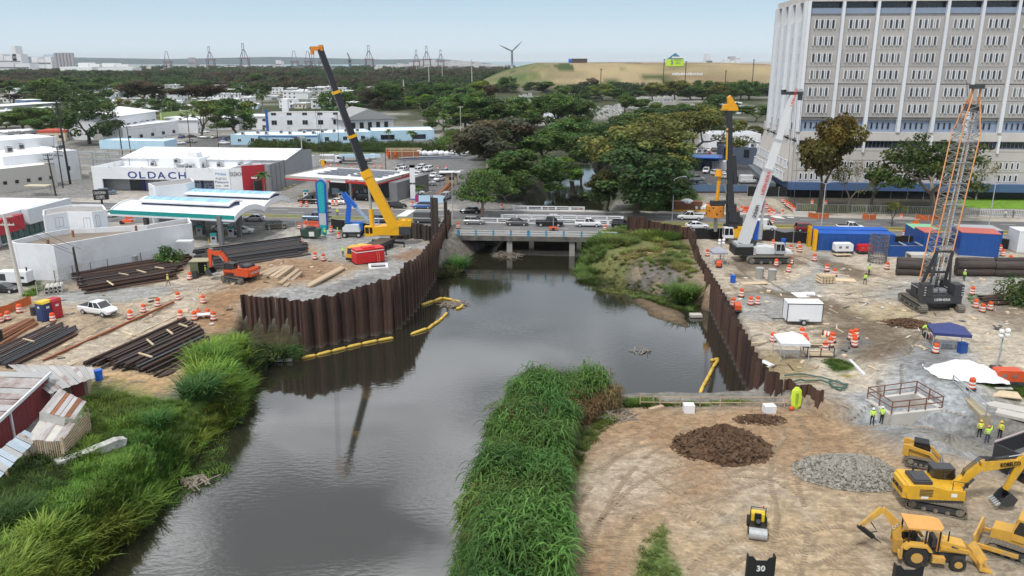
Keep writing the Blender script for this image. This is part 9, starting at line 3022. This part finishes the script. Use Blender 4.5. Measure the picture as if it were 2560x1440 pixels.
gp=np.concatenate([fill(q,n,z) for q,n,z in(([(1400,1440),(1420,1180),(1540,1030),(2060,1030),(2560,1200),(2560,1440)],2600,2.6),([(1780,640),(2500,700),(2560,900),(2100,960),(1900,900)],2600,4),([(60,900),(100,740),(560,700),(560,800),(250,950)],1600,4),([(620,735),(1000,690),(1060,620),(800,620)],900,4.7))])
ss=np.random.default_rng(3).uniform(.03,.13,len(gp))**1.15
sm=[]
for i in range(3):
 g=np.random.default_rng(i)
 e=[V3(*g.normal(0,1,3)).normalized()*g.uniform(.7,1.3) for _ in range(3)]
 sm.append(MB().add([e[0],-e[0],e[1],-e[1],e[2],-e[2]],[(0,2,4),(2,1,4),(1,3,4),(3,0,4),(2,0,5),(1,2,5),(3,1,5),(0,3,5)]).mesh('stone',mat(('loose_stone','loose_brown_clod','loose_dark_stone')[i],((.40,.36,.30),(.24,.16,.10),(.20,.19,.18))[i],.9,var=.2)))
scatter('loose_stones',gp,np.zeros(len(gp)),np.column_stack([ss,ss,ss*.7]),np.ones((len(gp),3)),sm,'loose stones and clods strewn over the yards')
def track_marks(curves,gauge,w_,m,z0,pitch=.32):
 mb=MB()
 for cv in curves:
  ps=[P(a,b,z0) for a,b in cv]
  fine=[]
  for i in range(len(ps)-1):
   p0,p1,p2,p3=ps[max(i-1,0)],ps[i],ps[i+1],ps[min(i+2,len(ps)-1)]
   n=max(2,int((p2-p1).length/pitch))
   for j in range(n):
    t=j/n
    fine.append(.5*(2*p1+(p2-p0)*t+(2*p0-5*p1+4*p2-p3)*t*t+(3*p1-p0-3*p2+p3)*t**3))
  a=np.array([(p.x,p.y) for p in fine])
  d=np.gradient(a,axis=0)
  d/=np.linalg.norm(d,axis=1)[:,None]+1e-9
  nn=np.stack([-d[:,1],d[:,0]],1)
  for s in(-1,1):
   c_=a+nn*gauge/2*s
   zc=ground(c_[:,0],c_[:,1])+.045
   for k in range(len(c_)):
    if vnoise(c_[k,0],c_[k,1],3,9)>.34 and zc[k]>1.8:
     u=d[k]*pitch*.30*rnd.uniform(.6,1)
     v=nn[k]*w_/2*rnd.uniform(.7,1)
     q=[c_[k]-u-v,c_[k]+u-v,c_[k]+u+v,c_[k]-u+v]
     mb.add([(x[0],x[1],zc[k]) for x in q],[(0,1,2,3)])
 return mb
LOTC=[[(1420,1440),(1470,1290),(1560,1160),(1700,1060)],[(1480,1440),(1540,1300),(1680,1190),(1900,1180),(2040,1240)],[(1560,1280),(1720,1240),(1900,1180),(1990,1100),(1960,1040)],[(1760,1440),(1830,1380),(1960,1360),(2140,1330)],[(1960,1440),(1980,1300),(1960,1190),(1990,1100)],[(2060,1440),(2140,1400),(2260,1330)],[(1440,1180),(1540,1120),(1640,1090)],[(2330,1290),(2440,1300),(2560,1290)],[(2120,1060),(2280,1060),(2440,1100),(2560,1210)],[(1580,1180),(1660,1240),(1800,1300)]]
UPC=[[(1850,660),(1960,730),(2120,740),(2280,720)],[(1800,700),(1900,790),(2050,830),(2200,800),(2300,780)],[(1990,640),(2100,690),(2250,720),(2400,720)],[(2100,900),(2200,850),(2330,820),(2460,850)],[(1860,860),(2000,820),(2160,780)],[(2230,1000),(2230,900),(2300,800)]]
LFC=[[(120,880),(280,800),(420,730),(600,700),(760,680)],[(200,760),(360,730),(520,720),(640,720)],[(300,820),(420,760),(560,720)],[(270,970),(330,945),(400,950),(430,985)]]
for cv,z0 in((LOTC,2.5),(UPC,4),(LFC,4)):
 tag(obj('track_marks',track_marks(cv,2.3,.55,None,z0),mat('damp_pressed_soil',(.29,.22,.145) if z0<3 else(.20,.17,.125),.95,var=.25,scale=2) if z0<3 else mat('damp_yard_soil',(.25,.215,.165),.95,var=.25,scale=2)),kind='structure')
g=random.Random(21)
for lab,q,z0,n in(('offcuts, sticks and rags scattered over the right yard',[(1790,660),(1990,640),(2240,700),(2560,700),(2560,900),(2400,860),(2150,940),(1920,920)],4,130),('scraps and offcuts scattered over the left yard',[(70,880),(100,745),(480,715),(880,620),(1040,620),(980,700),(640,735),(560,830),(430,960)],4,90)):
 mb=MB()
 for p in fill(q,n,z0):
  k=g.random()
  L_=g.uniform(.4,2.2)
  d=(L_,g.uniform(.05,.3),.06) if k<.6 else(g.uniform(.3,.9),g.uniform(.2,.6),g.uniform(.04,.3))
  mb.bc((p[0],p[1],p[2]+d[2]/2+.02),d,g.uniform(0,3.14),g.choice((0,0,1,2,3)),g.uniform(-.05,.05))
 tag(obj('debris',mb,[PWOOD,WOOD,LCONC,DGREY]),lab,None,None,'stuff')
for px,lab,num in((1906,'black sheet pile numbered 30 at the lower edge','30'),(2276,'unnumbered black sheet pile at the lower right edge','')):
 c=atY(px,1392 if num else 1415,41)
 r=thing('upright_pile',lab,'sheet pile',c)
 mb=MB()
 w2=33*mpp(c)
 mb.ext([(-w2,0),(-w2*.6,0),(-w2*.45,-.22),(w2*.45,-.22),(w2*.6,0),(w2,0),(w2,.25),(w2*.5,-.14),(-w2*.5,-.14),(-w2,.25)][::-1] and[(-w2,-14),(w2,-14),(w2,0),(w2*.55,-.1),(w2*.4,-.28),(-w2*.4,-.26),(-w2*.6,-.08),(-w2*.7,.02),(-w2,.02)],0,.05)
 obj('plate',mb,BLACK,r)
 for s in(-1,1):
  obj('flange',MB().bx(s*w2-.04,s*w2+.04,-.02,.35,-14,.02),BLACK,r)
 if num:
  text(num,.5,r,(-.3,-.03,-.95),BAND,width=.5,bold=.01)
a=P(860,405)
T('flatbed_truck','white flatbed truck with a cream box roof in the far yard','truck',P(830,408),R(2),[('cab',WHITE,[(1.2,3.2,-1,1,.6,2.6),(3.2,4.4,-.8,.8,.6,1.7)]),('windows',CGLASS,(2.0,3.22,-1.02,1.02,1.6,2.3)),('box',WHITE,(-4,.8,-1.1,1.1,2.6,2.9)),('bed',WHITE,(-4,.8,-1.1,1.1,.9,1.3)),('wheel',RUBBER,MB().cyl((-2.6,-1.1,.5),(-2.6,1.1,.5),.5,n=10).cyl((3,-1.1,.5),(3,1.1,.5),.5,n=10)),('post',LGREY,[(-4,-3.9,-1,-.9,1.3,2.6),(.6,.7,-1,-.9,1.3,2.6),(-1.6,-1.5,-1,-.9,1.3,2.6)])])
T('flatbed_trailer','black trailer with a long pale blue beam right of the white truck','trailer',P(892,410),0,[('bed',BLACK,(-4.5,5,-1.2,1.2,.9,1.2)),('load',LBLUE,(-6,8,.6,1.4,2.2,3.2)),('frame',DGREY,[(-4.5,-4.3,-1.2,1.2,1.2,2.6),(0,.2,-1.2,1.2,1.2,2.6)]),('wheel',RUBBER,MB().cyl((3,-1.1,.45),(3,1.1,.45),.45,n=10))])
T('timber_rack','brown timber rack with orange nets in the far yard','timber rack',P(1005,398),0,[('stack',RUST,(-5,6,0,2,0,2.6)),('pole',PWOOD,[(-6,7,.2,.4,2.7,2.9),(-6,7,1.2,1.4,3.1,3.3),(-6,7,2.2,2.4,3.5,3.7)]),('post',PWOOD,[(-4,-3.8,-.2,0,0,4),(0,.2,-.2,0,0,4),(4,4.2,-.2,0,0,4)]),('net',SIGNO,[(-5.5,-4.6,-.3,-.1,1,3),(-2.6,-1.9,-.3,-.1,1.4,2.8)])])
for i,px in enumerate(range(1048,1176,14)):
 T('white_bag',f'white bulk bag, {ordinal(i, 10)} from the left in the far yard row','bulk bag',P(px,388+(i%3)),i,[('bag',WHITE,MB().ball((0,0,.9),1.3,7,5,sz=.8)),('tie',LGREY,MB().cyl((0,0,1.7),(0,0,2.1),.3,.1,6))],'white bags in the far yard')
for i,(px,py) in enumerate(((932,402),(915,404),(900,401))):
 T('white_bag',f'white bulk bag on the ground, {ordinal(i, 3)} from the left by the black trailer','bulk bag',P(px,py-4),i,[('bag',WHITE,MB().ball((0,0,.9),1.5,7,5,sz=.8)),('tie',LGREY,MB().cyl((0,0,1.7),(0,0,2.1),.3,.1,6))],'white bags in the far yard')
T('guard_hut','tan guard hut with a wide white roof in the station yard','hut',P(1128,462),0,[('walls',mat('tan_hut',(.36,.30,.22),.8),(-1.6,1.6,0,2.6,0,3)),('roof',WHITE,(-3.4,2.6,-.6,3,3.4,3.6)),('window',GLASS,(-.6,.8,-.03,0,1.4,2.2)),('post',DGREY,(-3.2,-3.1,0,.1,0,3.4))])
T('skip','rusty brown skip with a white load on the far side left of the rig','skip',P(1718,528),-.05,[('body',RUST,MB().ext([(-3.2,.3),(3.2,.3),(3.5,2.2),(-3.5,2.2)],0,2.4)),('load',WHITE,MB().ball((0,1.2,2.1),1.6,8,5,sz=.4)),('skid',YELLOW,(-3.4,5,0,2.4,0,.3))])
T('white_bag','pile of white bags right of the rusty skip','bulk bag',P(1752,527),0,[('bag',WHITE,MB().ball((x,0,.8),.8,7,5)) for x in(-1.2,0,1.3)])
T('solar_light','small solar light trailer with orange chassis on the bridge lane','light trailer',P(1383,577,4.03),0,[('chassis',SIGNO,(-.9,.9,-.5,.5,.4,.8)),('mast',LGREY,MB().cyl((0,0,.8),(0,0,3.4),.07)),('panel',LGREY,(-.8,.8,-.4,.4,3.4,3.5)),('wheel',RUBBER,MB().cyl((0,-.6,.35),(0,.6,.35),.35,n=10))])
T('solar_light','orange arrow trailer on the forecourt left of the wavy canopy','light trailer',P(318,560),0,[('chassis',SIGNO,(-1,1.2,-.5,.5,.4,.9)),('board',SIGNO,(-.2,1.4,-.1,.1,1.2,2.2)),('mast',SIGNO,MB().cyl((0,0,.8),(0,0,2.6),.1)),('wheel',RUBBER,MB().cyl((-1,-.6,.4),(-1,.6,.4),.4,n=10))])
# ================================================================ SKYLINE
def gantry(px,top,y,label,up=True):
 b=atY(px,165,y)
 b.z=4
 H=topz(b,top)-4
 K=mat('harbour_crane_steel',(.11,.13,.19),.7,var=.1)
 w_,k=H*.17,H*.45
 r=thing('container_crane',label,'harbour crane',b,0,'container cranes in the harbour')
 for x in(-w_,w_):
  obj('leg',MB().beam((x,0,0),(x*.8,0,k),H*.03).beam((x,16,0),(x*.8,16,k),H*.03),K,r)
 obj('portal',MB().bx(-w_-2,w_+2,-2,18,k-3,k+1).bx(-w_*1.1,w_*1.1,0,14,k*.45,k*.45+2),mat('crane_rust',(.22,.12,.11),.7),r)
 if up:
  obj('boom',MB().beam((-w_*.25,0,k),(-w_*.2,0,H),H*.018).beam((w_*.25,0,k),(w_*.2,0,H),H*.018).bx(-w_*.25,w_*.25,0,2,H-2,H).bx(-w_*.25,w_*.25,0,2,H*.75,H*.75+2),K,r)
 obj('a_frame',MB().beam((-w_*.9,4,k),(-w_*.25,4,H*(.75 if up else 1)),H*.022).beam((w_*.9,4,k),(w_*.25,4,H*(.75 if up else 1)),H*.022).bx(-w_*.3,w_*.3,3,5,H*(.73 if up else .98),H*(.75 if up else 1)),K,r)
for i,(px,top,up) in enumerate(((418,128,0),(526,116,1),(611,108,1),(736,127,0),(770,127,0),(804,130,0),(923,113,1),(1041,125,1),(1067,115,1),(1102,124,1))):
 gantry(px,top,2900,f'harbour container crane, {ordinal(i, 10)} from the left on the skyline',up)
b=atY(876,163,2900)
b.z=4
T('harbour_crane','slim leaning jib crane left of the isolated container crane','harbour crane',b,0,[('tower',MATS['harbour_crane_steel'],MB().beam((0,0,0),(-2,0,40),8).beam((-2,0,40),(-8,0,58),4)),('cab',MATS['harbour_crane_steel'],(-6,4,-4,4,26,33))])
b=atY(1280,165,1900)
b.z=4
H=topz(b,128)-4
r=T('wind_turbine','white wind turbine rising behind the landfill hill','wind turbine',b,0,[('tower',LGREY,MB().cyl((0,0,0),(0,0,H),4.2,2.2,12)),('nacelle',LGREY,MB().bx(-2.2,2.2,-5,4,H-2,H+2.5))])
for a in(R(43),R(155),R(270)):
 obj('blade',MB().tube([(0,-6,H),(14*math.cos(a),-6,H+14*math.sin(a)),(32*math.cos(a),-6,H+32*math.sin(a))],[1.2,1.8,.4],6),MGREY,r)
FW,FG=mat('far_white_building',(.66,.67,.69),.7,var=.1),mat('far_grey_silo',(.36,.36,.38),.8,var=.1)
def far_box(name,label,px0,px1,bot,top,y,m,n=1):
 a,b=atY(px0,bot,y),atY(px1,bot,y)
 z1=topz(a,top)
 r=thing(name,label,'far building',(a.x,y,4),0,'buildings on the skyline')
 w_=(b.x-a.x)/n
 for i in range(n):
  if name=='silo_block':
   obj('silo',MB().cyl((w_*(i+.5),0,0),(w_*(i+.5),0,z1-4),w_*.52,n=10),m,r)
  else:
   obj('wall',MB().bx(i*w_,(i+.94)*w_,0,40,0,(z1-4)*(1-.12*(i%2))),m,r)
 if name!='silo_block':
  obj('window_band',MB().bx(0,w_*n*.93,-.4,0,(z1-4)*.5,(z1-4)*.6),MGREY,r)
 return r
for nm,lab,x0,x1,bo,to,y,m,n in(('silo_block','row of grey concrete silos at the left skyline',138,188,160,132,2600,FG,6),('factory','pale factory with a stepped roof left of the silos',80,130,158,142,2600,FW,3),('factory','blue and white factory wall next to the silos',112,142,158,136,2620,mat('far_blue_wall',(.40,.48,.60),.7),1),('tower_block','slim white tower at the left skyline',34,44,158,115,2700,FW,1),('factory','long pale works building at the left edge of the skyline',-10,56,158,135,2700,FW,3),('warehouse','white and blue terminal building before the slim tower',0,78,172,155,2000,FW,2),('warehouse','long white shed roof, nearest on the left skyline',245,338,175,169,1700,WHITE2,1),('warehouse','white shed roof left of the long one',150,235,173,167,1750,WHITE2,1),('warehouse','row of white sheds behind, far left',195,250,163,157,2300,WHITE2,2),('warehouse','white sheds behind, right of the silos',255,322,163,158,2300,WHITE2,2),('tower_block','white twin tower right of the hill house',1765,1781,165,134,2600,FW,2),('tower_block','pale grey block with roof towers right of the hill',1812,1852,165,148,2500,FW,3),('tower_block','roof towers of the pale grey block',1826,1850,165,141,2520,FG,2),('factory','small grey block between the left cranes',472,490,165,144,3000,FG,2),('ship','white ship superstructure between the cranes',690,704,165,150,3000,FW,2)):
 far_box(nm,lab,x0,x1,bo,to,y,m,n)
g=random.Random(9)
mb=MB()
for i in range(420):
 u=g.random()
 px=940+330*u if i<230 else(g.uniform(1690,1920) if i<320 else g.uniform(330,700))
 y=g.uniform(2950,3600)
 p=atY(px,160,y)
 hh=g.uniform(5,16)+(22*math.sin(PI*min(1,max(0,(px-960)/300)))*g.random() if i<230 else 0)
 s=g.uniform(7,18)
 mb.bx(p.x-s,p.x+s,y,y+s,3,4+hh)
tag(obj('distant_city',mb,mat('far_city_walls',(.52,.52,.52),.8,var=.25,scale=.02)),'pale houses of the old city across the harbour',None,None,'stuff')
mb=MB()
for i in range(60):
 p=atY(g.choice((g.uniform(700,840),g.uniform(1000,1240))),165,g.uniform(2700,2900))
 mb.bx(p.x,p.x+26,p.y,p.y+6,4,4+g.choice((6,9,13)))
tag(obj('shipping_containers',mb,mat('far_containers',(.20,.19,.20),.8,var=.3,scale=.05,rv=.3)),'stacked containers at the harbour',None,None,'stuff')
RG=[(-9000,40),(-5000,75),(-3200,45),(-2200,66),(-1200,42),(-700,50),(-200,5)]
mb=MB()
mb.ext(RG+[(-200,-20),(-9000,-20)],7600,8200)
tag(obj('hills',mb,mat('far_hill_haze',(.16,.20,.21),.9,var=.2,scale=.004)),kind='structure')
b=atY(1688,163,1020)
b.z=gz(b.x,b.y)
w_=42*mpp(b)
z0,z1,z2=topz(b,162)-b.z,topz(b,148)-b.z,topz(b,132)-b.z
LM,TB=mat('lime_wrap',(.52,.74,.06),.6,var=.04),mat('teal_blue_wrap',(.02,.13,.22),.6,var=.05)
r=T('billboard_house','house shaped lime green billboard with a dark blue pyramid roof on the hill','billboard',b,0,[('wall',LM,(-w_/2,w_/2,0,8,z0-1.5,z1)),('roof',TB,MB().add([(-w_*.46,0,z1),(w_*.5,0,z1),(w_*.5,8,z1),(-w_*.46,8,z1),(0,4,z2)],[(0,1,4),(1,2,4),(2,3,4),(3,0,4)])),('roof_sign',BAND,(-w_*.22,w_*.42,-.6,-.3,z1+1.2,z1+3))])
text('5',7.0,r,(-w_*.28,-.3,z0+.6),TB,bold=.1)
text('OR A',3.4,r,(w_*.0,-.3,z0+1.0),TB,width=w_*.3)
text('MARSHALLS',2.2,r,(-w_*.05,-.3,z0+4.6),TB,width=w_*.45)
b=atY(1445,156,1080)
b.z=gz(b.x,b.y)
T('hill_hut','long dark hut with a bright blue end on the hill top','hut',b,0,[('wall',mat('hut_brown',(.10,.075,.065),.8),(-8,12,0,8,0,5)),('blue_end',BLUE2,(-12,-8,-.2,8,0,4.6)),('roof',DGREY,(-12,12.5,-.5,8.5,5,5.4))])
for i,(px,top) in enumerate(((1503,171),(1660,147),(1715,152),(1816,175),(1884,148))):
 b=atY(px,165,900)
 b.z=gz(b.x,b.y)
 H=max(6,topz(b,top)-b.z)
 T('utility_pole',f'thin dark pole on the landfill slope, {ordinal(i, 5)} from the left','pole',b,0,[('shaft',DW,MB().cyl((0,0,-1),(0,0,H),.45,n=5)),('cross_arm',DW,(-1.6,1.6,-.2,.2,H-1.2,H-.9))],'poles on the landfill slope')
b=atY(1720,170,960)
b.z=gz(b.x,b.y)
T('hill_letters','row of low white letters standing on the slope below the lime billboard','letters',b,0,[('letter',WHITE,(-18+2.6*i,-16.2+2.6*i,0,.6,0,2.2+(i%3)*.3)) for i in range(14)])
hz=D.materials.new('pale_air')
hz.use_nodes=True
hz.node_tree.nodes.clear()
vo=N(hz.node_tree,'ShaderNodeVolumePrincipled',ins={'Color':(.88,.93,.98,1),'Density':.00004,'Anisotropy':0.0})
ho=N(hz.node_tree,'ShaderNodeOutputMaterial')
hz.node_tree.links.new(vo.outputs[0],ho.inputs['Volume'])
tag(obj('haze',MB().bx(-16000,16000,-900,21000,-12,150),hz),'thin bluish haze over the whole scene',None,None,'stuff')
